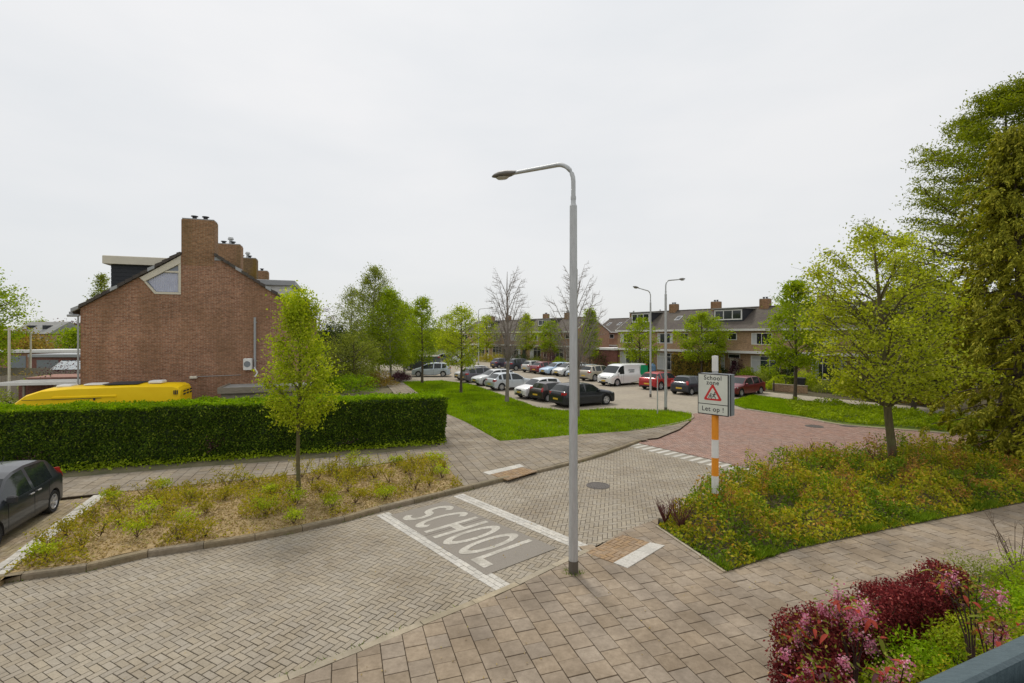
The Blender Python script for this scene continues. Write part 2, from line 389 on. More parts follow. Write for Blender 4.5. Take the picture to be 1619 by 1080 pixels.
def inside(p, poly):
    x, y = p; c = False; n = len(poly)
    for i in range(n):
        x1, y1 = poly[i]; x2, y2 = poly[(i + 1) % n]
        if (y1 > y) != (y2 > y) and x < (x2 - x1) * (y - y1) / (y2 - y1) + x1: c = not c
    return c
def inside_np(P, poly):
    c = np.zeros(len(P), bool); n = len(poly)
    for i in range(n):
        x1, y1 = poly[i]; x2, y2 = poly[(i + 1) % n]
        if y1 == y2: continue
        m = ((y1 > P[:, 1]) != (y2 > P[:, 1])) & (P[:, 0] < (x2 - x1) * (P[:, 1] - y1) / (y2 - y1) + x1)
        c ^= m
    return c
def seg_dist(p, a, b):
    ax, ay = a; bx, by = b; dx, dy = bx - ax, by - ay
    t = max(0, min(1, ((p[0] - ax) * dx + (p[1] - ay) * dy) / (dx * dx + dy * dy + 1e-12)))
    return math.hypot(p[0] - ax - t * dx, p[1] - ay - t * dy)
def clip_half(pts, a, b):
    """keep what lies to the left of a->b"""
    out = []; n = len(pts)
    def sd(p): return (b[0] - a[0]) * (p[1] - a[1]) - (b[1] - a[1]) * (p[0] - a[0])
    for i in range(n):
        p, q = pts[i], pts[(i + 1) % n]; dp, dq = sd(p), sd(q)
        if dp >= 0: out.append(p)
        if (dp >= 0) != (dq >= 0):
            t = dp / (dp - dq); out.append((p[0] + t * (q[0] - p[0]), p[1] + t * (q[1] - p[1])))
    return out
def parea(p): return 0.5 * sum(p[i][0] * p[(i + 1) % len(p)][1] - p[(i + 1) % len(p)][0] * p[i][1] for i in range(len(p)))
def ccw(poly): return poly if parea(poly) > 0 else list(reversed(poly))

def pieces(region, lay, rad, holes=()):
    """lay() yields (centre, polygon); returns [(centre, polygon, whole)] cut to the region, without the holes"""
    region = ccw(region); n = len(region); out = []
    holes = [ccw(h) for h in holes]
    conc = []
    for i in range(n):
        p0, p1, p2 = region[i - 1], region[i], region[(i + 1) % n]
        cz = (p1[0] - p0[0]) * (p2[1] - p1[1]) - (p1[1] - p0[1]) * (p2[0] - p1[0])
        if cz < -0.12 * math.hypot(p1[0] - p0[0], p1[1] - p0[1]) * math.hypot(p2[0] - p1[0], p2[1] - p1[1]): conc.append(p1)
    for c, pl in lay:
        near = [(region[i], region[(i + 1) % n]) for i in range(n) if seg_dist(c, region[i], region[(i + 1) % n]) < rad]
        whole = True; q = pl
        if not near:
            if not inside(c, region): continue
        else:
            ins = [inside(p, region) for p in pl]
            if not any(ins): continue
            if not all(ins) and not any(math.hypot(c[0] - v[0], c[1] - v[1]) < rad for v in conc):
                whole = False
                for a, b in near:
                    q = clip_half(q, a, b)
                    if len(q) < 3: break
                if len(q) < 3 or parea(q) < 0.0008: continue
        if any(all(inside(p, h) for p in q) for h in holes): continue
        out.append((c, q, whole))
    return out

def grid_lay(region, size, az, gap=0.008, bond=0.5, size2=None, org=(0, 0)):
    """running bond of size x size2 pieces, continuous joints along azimuth az"""
    size2 = size2 or size
    u = (math.sin(R(az)), math.cos(R(az))); v = (u[1], -u[0])
    S = [((p[0] - org[0]) * u[0] + (p[1] - org[1]) * u[1], (p[0] - org[0]) * v[0] + (p[1] - org[1]) * v[1]) for p in region]
    i0, i1 = math.floor(min(s[0] for s in S) / size) - 1, math.ceil(max(s[0] for s in S) / size) + 1
    j0, j1 = math.floor(min(s[1] for s in S) / size2) - 1, math.ceil(max(s[1] for s in S) / size2) + 1
    h1, h2 = size / 2 - gap / 2, size2 / 2 - gap / 2
    for j in range(j0, j1 + 1):
        for i in range(i0, i1 + 1):
            a = (i + (bond if j % 2 else 0)) * size; b = j * size2
            c = (org[0] + u[0] * a + v[0] * b, org[1] + u[1] * a + v[1] * b)
            pl = [(c[0] + u[0] * p + v[0] * q, c[1] + u[1] * p + v[1] * q) for p, q in ((-h1, -h2), (-h1, h2), (h1, h2), (h1, -h2))]
            yield c, ccw(pl)
def herring_lay(region, az, Wd=0.111, gap=0.012):
    """herringbone of Wd x 2Wd pavers"""
    u = (math.sin(R(az)), math.cos(R(az))); v = (u[1], -u[0])
    xs = [p[0] for p in region]; ys = [p[1] for p in region]
    c0 = ((min(xs) + max(xs)) / 2, (min(ys) + max(ys)) / 2); rad = math.hypot(max(xs) - min(xs), max(ys) - min(ys)) / 2 + 0.5
    n = int(rad / Wd) + 3
    g = gap / 2
    for j in range(-n, n + 1):
        for i in range(-n, n + 1):
            k = (i - j) % 4
            if k == 0: a0, a1, b0, b1 = i, i + 2, j, j + 1
            elif k == 3: a0, a1, b0, b1 = i, i + 1, j, j + 2
            else: continue
            A0, A1, B0, B1 = a0 * Wd + g, a1 * Wd - g, b0 * Wd + g, b1 * Wd - g
            ca, cb = (A0 + A1) / 2, (B0 + B1) / 2
            if ca * ca + cb * cb > rad * rad: continue
            c = (c0[0] + u[0] * ca + v[0] * cb, c0[1] + u[1] * ca + v[1] * cb)
            pl = [(c0[0] + u[0] * p + v[0] * q, c0[1] + u[1] * p + v[1] * q) for p, q in ((A0, B0), (A0, B1), (A1, B1), (A1, B0))]
            yield c, ccw(pl)

def seen(c, zmax=200):
    """is a ground point inside the frame (with some margin)?"""
    x, y = c
    if y < 2: return False
    return abs(x / y) < 1.12 and CH / y < 0.76
def lay_pieces(parent, pcs, z, mat, name, n_single=300, h=0.03, jitter=0.004, chamfer=0.004):
    """nearest n_single seen as objects of their own, the others as one joined part"""
    vis = [p for p in pcs if p[0][1] > 1.5]
    vis.sort(key=lambda p: (0 if seen(p[0]) else 1, math.hypot(p[0][0], p[0][1])))
    cache = {}
    for c, q, whole in vis[:n_single]:
        dz = random.uniform(-jitter, jitter * 0.5)
        loc = [(p[0] - c[0], p[1] - c[1]) for p in q]
        if whole:
            ang = math.atan2(loc[1][1] - loc[0][1], loc[1][0] - loc[0][0])
            key = tuple(round(v_, 3) for p in loc for v_ in p)
        else: key = None
        me = cache.get(key) if key else None
        if me is None:
            me = piece_mesh(name, loc, h, chamfer, mat)
            if key: cache[key] = me
        obj(name, me, parent, (c[0], c[1], z + dz))
    rest = vis[n_single:]
    if rest:
        V = []; Fc = []
        for c, q, whole in rest:
            dz = z + random.uniform(-jitter, jitter * 0.5); n = len(q); k = len(V)
            V += [(p[0], p[1], dz - h) for p in q] + [(p[0], p[1], dz) for p in q]
            Fc.append(tuple(range(k + n, k + 2 * n)))
            Fc += [(k + i, k + (i + 1) % n, k + n + (i + 1) % n, k + n + i) for i in range(n)]
        tag(obj(name + '_field', mesh(name + '_field', V, Fc, mat), parent), kind='stuff')
def piece_mesh(name, loc, h, b, mat):
    n = len(loc); cx = sum(p[0] for p in loc) / n; cy = sum(p[1] for p in loc) / n
    ins = []
    for p in loc:
        d = math.hypot(p[0] - cx, p[1] - cy); f = max(0.5, 1 - b * 1.4 / d) if d > 0 else 1
        ins.append((cx + (p[0] - cx) * f, cy + (p[1] - cy) * f))
    V = [(p[0], p[1], -h) for p in loc] + [(p[0], p[1], -b) for p in loc] + [(p[0], p[1], 0) for p in ins]
    Fc = [tuple(range(2 * n, 3 * n))]
    for k in (0, n):
        Fc += [(k + i, k + (i + 1) % n, k + n + (i + 1) % n, k + n + i) for i in range(n)]
    return mesh(name, V, Fc, mat)

def resample(pl, step):
    P = [Vector((p[0], p[1], 0)) for p in pl]; out = [P[0]]; acc = 0
    for i in range(len(P) - 1):
        d = (P[i + 1] - P[i]).length; t = step - acc
        while t < d:
            out.append(P[i].lerp(P[i + 1], t / d)); t += step
        acc = (acc + d) % step if d + acc >= step else acc + d
    out.append(P[-1]); return out
def smooth_line(pl, k=4):
    """Catmull-Rom through the points"""
    P = [Vector((p[0], p[1])) for p in pl]; out = []
    for i in range(len(P) - 1):
        a, b, c, d = P[max(i - 1, 0)], P[i], P[i + 1], P[min(i + 2, len(P) - 1)]
        for j in range(k):
            t = j / k
            q = 0.5 * ((2 * b) + (c - a) * t + (2 * a - 5 * b + 4 * c - d) * t * t + (3 * b - a - 3 * c + d) * t ** 3)
            out.append((q.x, q.y))
    out.append((P[-1].x, P[-1].y)); return out
def kerb(name, line, width, z0, z1, mat, side=1, step=1.0, label=None, top_slope=0.02):
    """kerb stones of ~1 m laid end to end along a line, body to the left (side=1) or right of it"""
    root = empty(name); root['kind'] = 'structure'
    if label: root['label'] = label
    P = resample(line, step)
    N_ = []
    for i in range(len(P)):
        d = P[min(i + 1, len(P) - 1)] - P[max(i - 1, 0)]; d.normalize(); N_.append(Vector((-d.y, d.x, 0)) * side)
    for i in range(len(P) - 1):
        d = (P[i + 1] - P[i])
        if d.length < 0.05: continue
        e = d.normalized() * 0.006
        a, b = P[i] + e, P[i + 1] - e
        A, B = a + N_[i] * width, b + N_[i + 1] * width
        a2, b2 = a + N_[i] * top_slope, b + N_[i + 1] * top_slope
        dz = random.uniform(-0.004, 0.004)
        V = [(p.x - a.x, p.y - a.y, z) for p, z in ((a, z0), (b, z0), (B, z0), (A, z0), (a, z1 - 0.03 + dz), (b, z1 - 0.03 + dz), (a2, z1 + dz), (b2, z1 + dz), (B, z1 + dz), (A, z1 + dz))]
        Fc = [(0, 1, 5, 4), (4, 5, 7, 6), (6, 7, 8, 9), (1, 2, 8, 7, 5), (2, 3, 9, 8), (3, 0, 4, 6, 9)]
        if side < 0: Fc = [tuple(reversed(f)) for f in Fc]
        obj('kerb_stone', mesh('kerb_stone', V, Fc, mat), root, (a.x, a.y, 0))
    return root
# ------------------------------------------------------------------ the ground
V_, F_ = [(0, 0, -0.09)], []
for k in range(48):
    t = 2 * math.pi * k / 48; V_.append((900 * math.cos(t), 900 * math.sin(t), -0.09))
for k in range(48): F_.append((0, 1 + k, 1 + (k + 1) % 48))
tag(obj('ground', mesh('ground', V_, F_, M_FIELD)), kind='structure')

# road edges (kerb foot), photograph pixels at road level
LK = [xy(*p) for p in ((0, 923), (133, 905), (200, 887), (310, 870), (433, 850), (540, 827), (592, 812), (715, 782), (807, 759))]
LK2 = [xy(*p) for p in ((848, 749), (941, 725), (1015, 699))]
d0 = (LK[1][0] - LK[0][0], LK[1][1] - LK[0][1]); l0 = math.hypot(*d0)
LKX = [(LK[0][0] - 9.0, LK[0][1] - 3.6), (LK[0][0] - 4.0, LK[0][1] - 1.55)]
RK = [(-15.5, 0.3), (-10.5, 2.9), (-7.8, 4.15), (-5.6, 5.15), (-3.95, 6.1)] + [xy(*p) for p in ((500, 1053), (659, 988), (796, 932), (900, 882), (926, 871))]
RK2 = [xy(*p) for p in ((985, 843), (1041, 823), (1100, 794), (1160, 768), (1212, 745))]
road_poly = LKX + LK + LK2 + list(reversed(RK2)) + list(reversed(RK))
road_poly = [(x, y) for x, y in road_poly]
sheet('road', road_poly, -0.016, M_JOINT, kind='structure')
road = bpy.data.objects['road']
# the marking slab and the two white bands
SL = dict(nl=xy(618, 815), nr=xy(769, 910), fr=xy(881, 867), fl=xy(704, 793))
def quad_pt(u, v):
    a = Vector(SL['nl']).lerp(Vector(SL['nr']), u); b = Vector(SL['fl']).lerp(Vector(SL['fr']), u)
    return a.lerp(b, v)
slab = [tuple(quad_pt(u, v)) for u, v in ((0, 0), (1, 0), (1, 1), (0, 1))]
bands = []
for (a, b, wd) in ((xy(595, 815), xy(787, 936), 0.36), (xy(717, 785), xy(922, 873), 0.36)):
    d = Vector((b[0] - a[0], b[1] - a[1])).normalized(); nrm = Vector((-d.y, d.x))
    bands.append((Vector(a), Vector(b), d, nrm, wd))
band_polys = []
for a, b, d, nrm, wd in bands:
    band_polys.append([tuple(a), tuple(b), tuple(b + nrm * wd), tuple(a + nrm * wd)])
# ladder strip at the far end
la, lb = Vector(xy(1010, 700)), Vector(xy(1214, 746))
ld = (lb - la).normalized(); ln = Vector((-ld.y, ld.x)); 
if ln.y > 0: ln = -ln
ladder = [tuple(la), tuple(lb), tuple(lb + ln * 0.95), tuple(la + ln * 0.95)]
near_reg = LKX + LK + [xy(848, 749)] + [xy(985, 843)] + list(reversed(RK))
cut = 7
pv = []
mid_l, mid_r = xy(735, 777), xy(925, 871)
regA = LKX + LK[:-1] + [mid_l, mid_r] + list(reversed(RK[:-1]))
regB = [mid_l, LK[-1]] + LK2 + list(reversed(RK2)) + [mid_r]
holes = [slab] + band_polys
pv = pieces(regA, herring_lay(regA, 28), 0.15, holes)
lay_pieces(road, pv, 0.0, M_PAVER, 'paver', 300)
pv2 = pieces(regB, herring_lay(regB, 12), 0.15, [ladder, band_polys[1]])
lay_pieces(road, pv2, 0.0, M_PAVER, 'far_paver', 0)
# white bands: three rows of pavers each
for a, b, d, nrm, wd in bands:
    Ln = (b - a).length; n = int(Ln / 0.21)
    for r in range(3):
        for i in range(-1, n + 1):
            s0 = i * 0.21 + (0.105 if r % 2 else 0) ; s1 = s0 + 0.203
            s0 = max(s0, 0); s1 = min(s1, Ln)
            if s1 - s0 < 0.04: continue
            c = a + d * ((s0 + s1) / 2) + nrm * (0.06 + r * 0.118)
            hx, hy = (s1 - s0) / 2, 0.055
            loc = [tuple(d * p + nrm * q) for p, q in ((-hx, -hy), (hx, -hy), (hx, hy), (-hx, hy))]
            obj('white_paver', piece_mesh('white_paver', loc, 0.03, 0.004, M_WPAVE), road, (c.x, c.y, 0.009 + random.uniform(-.003, .002)))
# the slab
MB().prism(ccw(slab), -0.05, 0.012, bottom=False).build('marking_slab', M_ASPH, road)
for u in (0.42,):      # joint across the slab
    a, b = quad_pt(u, 0), quad_pt(u + 0.0025, 0); c, d_ = quad_pt(u + 0.0025, 1), quad_pt(u, 1)
    MB().prism(ccw([tuple(a), tuple(b), tuple(c), tuple(d_)]), 0.006, 0.0135, bottom=False).build('slab_joint', M_JOINT, road)

def letter_shapes(ch):
    """closed rings in a 1 x 1.5 letter box: list of (outer ring points, inner ring or None) or ribbons"""
    sw = 0.225
    def ribbon(pts, wdt=sw):
        P = [Vector(p) for p in pts]; Lf = []; Rt = []
        for i, p in enumerate(P):
            d = (P[min(i + 1, len(P) - 1)] - P[max(i - 1, 0)]).normalized(); n = Vector((-d.y, d.x))
            Lf.append(p + n * wdt / 2); Rt.append(p - n * wdt / 2)
        return [(Lf[i], Lf[i + 1], Rt[i + 1], Rt[i]) for i in range(len(P) - 1)]
    def arc(cx, cy, rx, ry, a0, a1, n=14):
        return [(cx + rx * math.cos(R(a0 + (a1 - a0) * i / n)), cy + ry * math.sin(R(a0 + (a1 - a0) * i / n))) for i in range(n + 1)]
    if ch == 'O': return ribbon(arc(0.5, 0.75, 0.40, 0.65, 0, 360, 28)[:-1] + [(0.9, 0.75)])
    if ch == 'C': return ribbon(arc(0.5, 0.75, 0.40, 0.65, 48, 312, 24))
    if ch == 'S':
        return ribbon(arc(0.5, 1.07, 0.36, 0.33, 30, 250, 16) + arc(0.5, 0.43, 0.36, 0.33, 70, -150, 16))
    if ch == 'H':
        return [tuple(Vector(p) for p in q) for q in (((0.0, 0), (0.25, 0), (0.25, 1.5), (0.0, 1.5)), ((0.75, 0), (1.0, 0), (1.0, 1.5), (0.75, 1.5)), ((0.25, 0.64), (0.75, 0.64), (0.75, 0.88), (0.25, 0.88)))]
    if ch == 'L':
        return [tuple(Vector(p) for p in q) for q in (((0.04, 0.0), (0.29, 0.0), (0.29, 1.5), (0.04, 1.5)), ((0.29, 0.0), (0.95, 0.0), (0.95, 0.22), (0.29, 0.22)))]
wd_, gp = 0.126, 0.026
u0 = 0.06
for ch in "SCHOOL":
    V = []; Fc = []
    for q in letter_shapes(ch):
        k = len(V)
        for p in q:
            g = quad_pt(u0 + p.x * wd_, 0.07 + p.y / 1.5 * 0.86); V.append((g.x, g.y, 0.017))
        Fc.append((k, k + 1, k + 2, k + 3))
    me = mesh('letter', V, Fc, M_RPAINT)
    import bmesh
    bm = bmesh.new(); bm.from_mesh(me); bmesh.ops.remove_doubles(bm, verts=bm.verts, dist=0.002)
    bmesh.ops.recalc_face_normals(bm, faces=bm.faces)
    for f in bm.faces:
        if f.normal.z < 0: f.normal_flip()
    bm.to_mesh(me); bm.free()
    obj('letter', me, road)
    u0 += wd_ + gp
# ladder strip: white line on the far side with bars across the ramp
ladp = [Vector(p) for p in ladder]
MB().prism(ccw([tuple(p) for p in ladp]), -0.05, 0.0, bottom=False).build('ramp_slab', pbr('ramp_concrete', (0.24, 0.215, 0.17), (0.32, 0.29, 0.235), rough=.9, scale=6), road)
Ll = (lb - la).length
def strip(a, d, n, s0, s1, t0, t1, z, name, mat, par, skew=0.0):
    q = [a + d * s0 + n * t0, a + d * s1 + n * t0, a + d * (s1 + skew) + n * t1, a + d * (s0 + skew) + n * t1]
    return MB().prism(ccw([tuple(p) for p in q]), z - 0.004, z, bottom=False).build(name, mat, par)
strip(la, ld, ln, 0, Ll, 0.0, 0.13, 0.006, 'ramp_line', M_WPAVE, road)
nb = 15
for i in range(nb):
    s = 0.12 + i * (Ll - 0.4) / (nb - 1)
    strip(la, ld, ln, s, s + 0.17, 0.135, 0.88, 0.006, 'ramp_bar', M_WPAVE, road)
# manhole covers
def manhole(px, py, r, z, label):
    p = at(px, py)
    e = empty('manhole_cover', (p.x, p.y, z), label=label, cat='manhole cover')
    MB().lathe([(0, 0.006), (r * 0.82, 0.006), (r * 0.82, 0.002), (r * 0.88, 0.002), (r * 0.88, 0.008), (r, 0.008), (r, -0.02)], 28).build('cover_plate', M_IRON, e)
    g = MB()
    for i in range(-3, 4):
        hw = math.sqrt(max(0, (r * .7) ** 2 - (i * r * .2) ** 2)); g.box(i * r * .2 - .012, i * r * .2 + .012, -hw, hw, 0.006, 0.012)
    g.build('tread_rib', M_IRON, e)
manhole(946, 768, 0.36, 0.002, 'round dark iron manhole cover in the beige paver road')
manhole(1288, 675, 0.42, 0.032, 'dark manhole cover in the red brick junction, farther from the tree trunk')
manhole(1342, 674, 0.42, 0.032, 'dark manhole cover in the red brick junction beside the green verge')

# --- kerbs
kerb('kerb', smooth_line([LKX[0], LKX[1]] + LK), 0.16, -0.05, 0.12, M_KERBD, side=1, label='raised dark concrete kerb along the planting bed')
kerb('kerb', smooth_line(LK2), 0.16, -0.05, 0.10, M_KERBD, side=1, label='raised dark kerb along the brick pavement by the lawn')
kerb('kerb', smooth_line(RK), 0.15, -0.05, 0.055, M_KERB, side=-1, label='low pale kerb between road and tiled sidewalk')

kerb('kerb', RK2[1:], 0.15, -0.05, 0.075, M_KERB, side=-1, label='low kerb hidden along the road side of the shrub bed')

# --- front sidewalk (this side of the road)
HS = 0.05
bed_l = [xy(*p, HS) for p in ((1041, 832), (1095, 868), (1150, 904))]
bed_front = [xy(*p, HS) for p in ((1150, 904), (1250, 871), (1400, 838), (1619, 795), (1900, 748))]
bed_back = [xy(*p, HS) for p in ((1900, 690), (1619, 715), (1475, 722), (1400, 722), (1300, 722), (1214, 747), (1160, 770), (1100, 796))]
RKo = []
P = [Vector(p) for p in RK]
for i in range(len(P)):
    d = (P[min(i + 1, len(P) - 1)] - P[max(i - 1, 0)]).normalized(); RKo.append(tuple(P[i] + Vector((d.y, -d.x)) * 0.155))
FDIR = Vector((0.947, 0.322)); UDIR = Vector((-0.322, 0.947))     # facade line and the line square to it
garden_l = [xy(1236, 1110, HS), xy(1236, 985, HS)]
garden_b = [xy(1500, 925, HS), xy(1619, 885, HS), xy(1900, 820, HS)]
walk_poly = RKo + [xy(985, 843), xy(1041, 823)] + bed_l + bed_front[1:] + list(reversed(garden_b)) + list(reversed(garden_l)) + [(2.2, 1.0), (-4, -1.0), (-15, -3)]
insetR = [xy(*p, HS) for p in ((926, 874), (985, 846), (1028, 858), (970, 890))]
stripR = [xy(*p, HS) for p in ((970, 890), (1028, 858), (1052, 863), (993, 899))]
wk = sheet('sidewalk', walk_poly, 0.030, M_JOINT, kind='structure')
tl = pieces(walk_poly, grid_lay(walk_poly, 0.335, -18.8, gap=0.011), 0.25, [insetR, stripR])
lay_pieces(wk, tl, HS, M_TILE, 'tile', 300, h=0.03, jitter=0.006)
tl = pieces(insetR, herring_lay(insetR, 47, 0.1), 0.13)
lay_pieces(wk, tl, HS + 0.008, M_BROWNP, 'brown_paver', 60)
def tile_row(parent, quad, n, m, z, mat, name):
    A, B, C_, D = [Vector(p) for p in quad]
    for i in range(n):
        for j in range(m):
            g = 0.008
            q = [A.lerp(B, u).lerp(D.lerp(C_, u), v) for u, v in (((i + g) / n, (j + g * 2) / m), ((i + 1 - g) / n, (j + g * 2) / m), ((i + 1 - g) / n, (j + 1 - g * 2) / m), ((i + g) / n, (j + 1 - g * 2) / m))]
            c = sum(q, Vector((0, 0))) / 4
            obj(name, piece_mesh(name, ccw([tuple(p - c) for p in q]), 0.03, 0.004, mat), parent, (c.x, c.y, z))
tile_row(wk, stripR, 5, 1, HS + 0.012, M_WPAVE, 'white_tile')
kerb('kerb', [xy(1041, 832, HS), xy(1150, 905, HS)], 0.08, -0.05, 0.075, M_KERB, side=-1, label='thin concrete edging beside the shrub bed corner')

# --- far-side pavement: path behind the bed, brick pavement round the lawn corner
HL = 0.10
bedL = [xy(12, 912, .12), xy(171, 781, .12), xy(367, 762, .12), xy(540, 744, .12), xy(692, 722, .12), xy(728, 765, .12)]
kin = []
P = [Vector(p) for p in smooth_line([LKX[0], LKX[1]] + LK)]
for i in range(len(P)):
    d = (P[min(i + 1, len(P) - 1)] - P[max(i - 1, 0)]).normalized(); kin.append(tuple(P[i] + Vector((-d.y, d.x)) * 0.165))
kin_bed = [p for p in kin if LK[0][0] - 0.1 < p[0] < xy(722, 779)[0]]
bedL_poly = [xy(0, 918, .12)] + kin_bed + [xy(733, 768, .12), xy(692, 722, HL), xy(540, 744, HL), xy(367, 762, HL), xy(171, 781, HL)]
sheet('planting_bed', ccw(bedL_poly), 0.112, M_SOIL, kind='structure')
lawn_l = [(-0.62, 21.7), (-2.45, 26.0), (-3.9, 28.9), (-6.7, 37), (-10.7, 48.2)]
pave_poly = [xy(740, 770, .10)] + [p for p in kin if p[0] > xy(740, 776)[0]] + [xy(775, 757, HL), xy(845, 741, HL)]
k2 = []
P = [Vector(p) for p in LK2]
for i in range(len(P)):
    d = (P[min(i + 1, len(P) - 1)] - P[max(i - 1, 0)]).normalized(); k2.append(tuple(P[i] + Vector((-d.y, d.x)) * 0.165))
lawn_front = [xy(*p, HL) for p in ((1093, 664), (1060, 673), (1000, 681), (890, 689), (840, 694), (790, 697))]
path_left = [xy(700, 706, HL), (-6.0, 29.0), (-12.4, 48.0)]
pave_poly = ([xy(733, 768, HL)] + [p for p in kin if p[0] > xy(738, 776)[0]] + k2 + [xy(1040, 692, HL), xy(1075, 678, HL), xy(1093, 664, HL)]
             + lawn_front[1:] + lawn_l[1:] + list(reversed(path_left)) + [xy(540, 722, HL), xy(300, 739, HL), xy(93, 756, HL), xy(-120, 775, HL), xy(-260, 822, HL), xy(-100, 803, HL), xy(60, 790, HL), xy(171, 779, HL), xy(367, 760, HL), xy(540, 742, HL), xy(692, 720, HL)])
pw = sheet('pavement', pave_poly, 0.075, M_JOINT, kind='structure')
insetL = [xy(*p, HL) for p in ((783, 754), (848, 741), (826, 737), (760, 748))]
insetL = [xy(*p, HL) for p in ((772, 749), (822, 738), (850, 745), (803, 759))]
stripL = [xy(*p, HL) for p in ((764, 747), (822, 734), (830, 738), (774, 751))]
tl = pieces(pave_poly, grid_lay(pave_poly, 0.345, -18.8, gap=0.014), 0.25, [insetL, stripL])
lay_pieces(pw, tl, HL, M_TILE2, 'tile', 300, h=0.02, jitter=0.006)
lay_pieces(pw, pieces(insetL, herring_lay(insetL, 47, 0.1), 0.13), HL + 0.008, M_BROWNP, 'brown_paver', 40)
tile_row(pw, stripL, 6, 1, HL + 0.012, M_WPAVE, 'white_tile')

# --- parking bay at the left edge, white stone strip
bay = [xy(0, 918, .02), xy(-60, 930, .02), (LKX[1][0], LKX[1][1] + .2), (LKX[0][0], LKX[0][1] + .3), xy(-260, 830, .02), xy(-100, 805, .02), xy(60, 793, .02), xy(160, 783, .02)]
bay = [(p[0], p[1]) for p in bay]
bs = sheet('parking_bay', ccw(bay), -0.0, M_JOINT, kind='structure')
M_BAYP = pbr('brown_grey_paver', (0.24, 0.185, 0.12), (0.34, 0.27, 0.18), rough=0.95, scale=14, rnd=0.15, big=(0.28, 0.25, 0.10), bigscale=1.0, bigamt=0.5)
lay_pieces(bs, pieces(ccw(bay), grid_lay(bay, 0.21, -20, size2=0.105, gap=0.008), 0.13), 0.02, M_BAYP, 'paver', 120)
sA, sB = Vector(xy(0, 914, .1)), Vector(xy(172, 780, .1))
sd_ = (sB - sA).normalized(); sn_ = Vector((-sd_.y, sd_.x))
if sn_.x > 0: sn_ = -sn_
es = empty('edging_strip'); es['kind'] = 'structure'; es['label'] = 'worn white stone strip between parking bay and bed'
Lq = (sB - sA).length; nq = int(Lq / 0.42)
for i in range(nq):
    for r in range(2):
        s0 = i * Lq / nq + 0.01; s1 = (i + 1) * Lq / nq - 0.01
        c = sA + sd_ * (s0 + s1) / 2 + sn_ * (0.09 + r * 0.17)
        hx, hy = (s1 - s0) / 2, 0.08
        loc = [tuple(sd_ * p + sn_ * q) for p, q in ((-hx, -hy), (hx, -hy), (hx, hy), (-hx, hy))]
        obj('stone', piece_mesh('stone', ccw(loc), 0.1, 0.01, M_WORN), es, (c.x, c.y, 0.10 + random.uniform(-.012, .012)))

# --- red brick junction
HR = 0.03
red_poly = [xy(1010, 700, HR), xy(1040, 691, HR), xy(1075, 678, HR), xy(1094, 664, HR), xy(1090, 655, HR), xy(1150, 646, HR), xy(1180, 648, HR), xy(1239, 657, HR), xy(1279, 663, HR), xy(1318, 671, HR),
            xy(1378, 677, HR), xy(1472, 684, HR), xy(1640, 700, HR), xy(1900, 722, HR)] + [xy(1900, 740, HR), xy(1619, 750, HR), xy(1475, 745, HR), xy(1300, 745, HR), xy(1214, 746, HR)]
rr = sheet('red_road', red_poly, 0.012, M_JOINT, kind='structure')
rp = pieces(red_poly, herring_lay(red_poly, 5, 0.117), 0.15)
lay_pieces(rr, rp, HR, M_RED, 'paver', 0)
kerb('kerb', smooth_line([xy(*p, HR) for p in ((1180, 648), (1239, 657), (1279, 663), (1318, 671), (1378, 677), (1472, 684), (1640, 700))]), 0.12, -0.05, 0.09, M_KERB, side=1, label='thin pale kerb between red junction and green verge')
kerb('kerb', smooth_line([xy(*p, .07) for p in ((1000, 681), (1060, 672), (1092, 664), (1098, 657), (1080, 651), (1040, 650))]), 0.10, -0.05, 0.10, M_KERB, side=1, label='pale rounded kerb at the lawn tip')

# --- parking lot and street
lot = [xy(1095, 655), xy(1150, 647), xy(1185, 648), xy(1150, 636), xy(1196, 620), xy(1115, 606), xy(1040, 596), xy(950, 587), xy(860, 579), xy(800, 574), xy(750, 566), xy(700, 562), xy(600, 560), xy(470, 566),
       xy(520, 590), xy(575, 600), xy(640, 604), xy(700, 602), xy(745, 608), xy(800, 627), xy(850, 645), xy(900, 651), xy(960, 647), xy(1060, 650)]
sheet('parking_lot', lot, 0.005, M_LOT, kind='structure')
ps = empty('bay_markings'); ps['kind'] = 'structure'
# --- lawn
lawn = lawn_front + lawn_l[1:] + [xy(640, 605), xy(700, 603), xy(745, 609), xy(800, 628), xy(850, 646), xy(900, 652), xy(960, 648), xy(1060, 651), xy(1094, 656)]
sheet('lawn', lawn, 0.055, M_TURF, kind='structure')
# --- right verge and path along the gardens
verge = [xy(1150, 636, .05), xy(1192, 625, .05), xy(1259, 634, .05), xy(1403, 647, .05), xy(1480, 656, .05), xy(1640, 674, .05), xy(1900, 702, .05), xy(1900, 721, .05), xy(1640, 698, .05), xy(1472, 682, .05), xy(1378, 675, .05), xy(1318, 669, .05), xy(1279, 661, .05), xy(1239, 655, .05), xy(1180, 646, .05)]
sheet('verge', verge, 0.06, M_TURF, kind='structure')
path_r = [xy(1192, 625, .04), xy(1259, 634, .04), xy(1403, 647, .04), xy(1480, 656, .04), xy(1640, 674, .04), xy(1900, 702, .04), xy(1900, 680, .04), xy(1619, 660, .04), xy(1405, 639, .04), xy(1293, 628, .04), xy(1192, 618, .04)]
pr = sheet('footpath', path_r, 0.045, M_JOINT, kind='structure')
lay_pieces(pr, pieces(path_r, grid_lay(path_r, 0.30, -40, gap=0.01), 0.22), 0.06, M_PATH, 'tile', 0)
gardens = [xy(1900, 679, .03), xy(1619, 659, .03), xy(1405, 638, .03), xy(1293, 627, .03), xy(1192, 617, .03), xy(1115, 605, .03), xy(1040, 595, .03), xy(950, 586, .03), xy(860, 578, .03), xy(760, 566, .03), xy(760, 556, .03), (12, 95), (60, 60)]
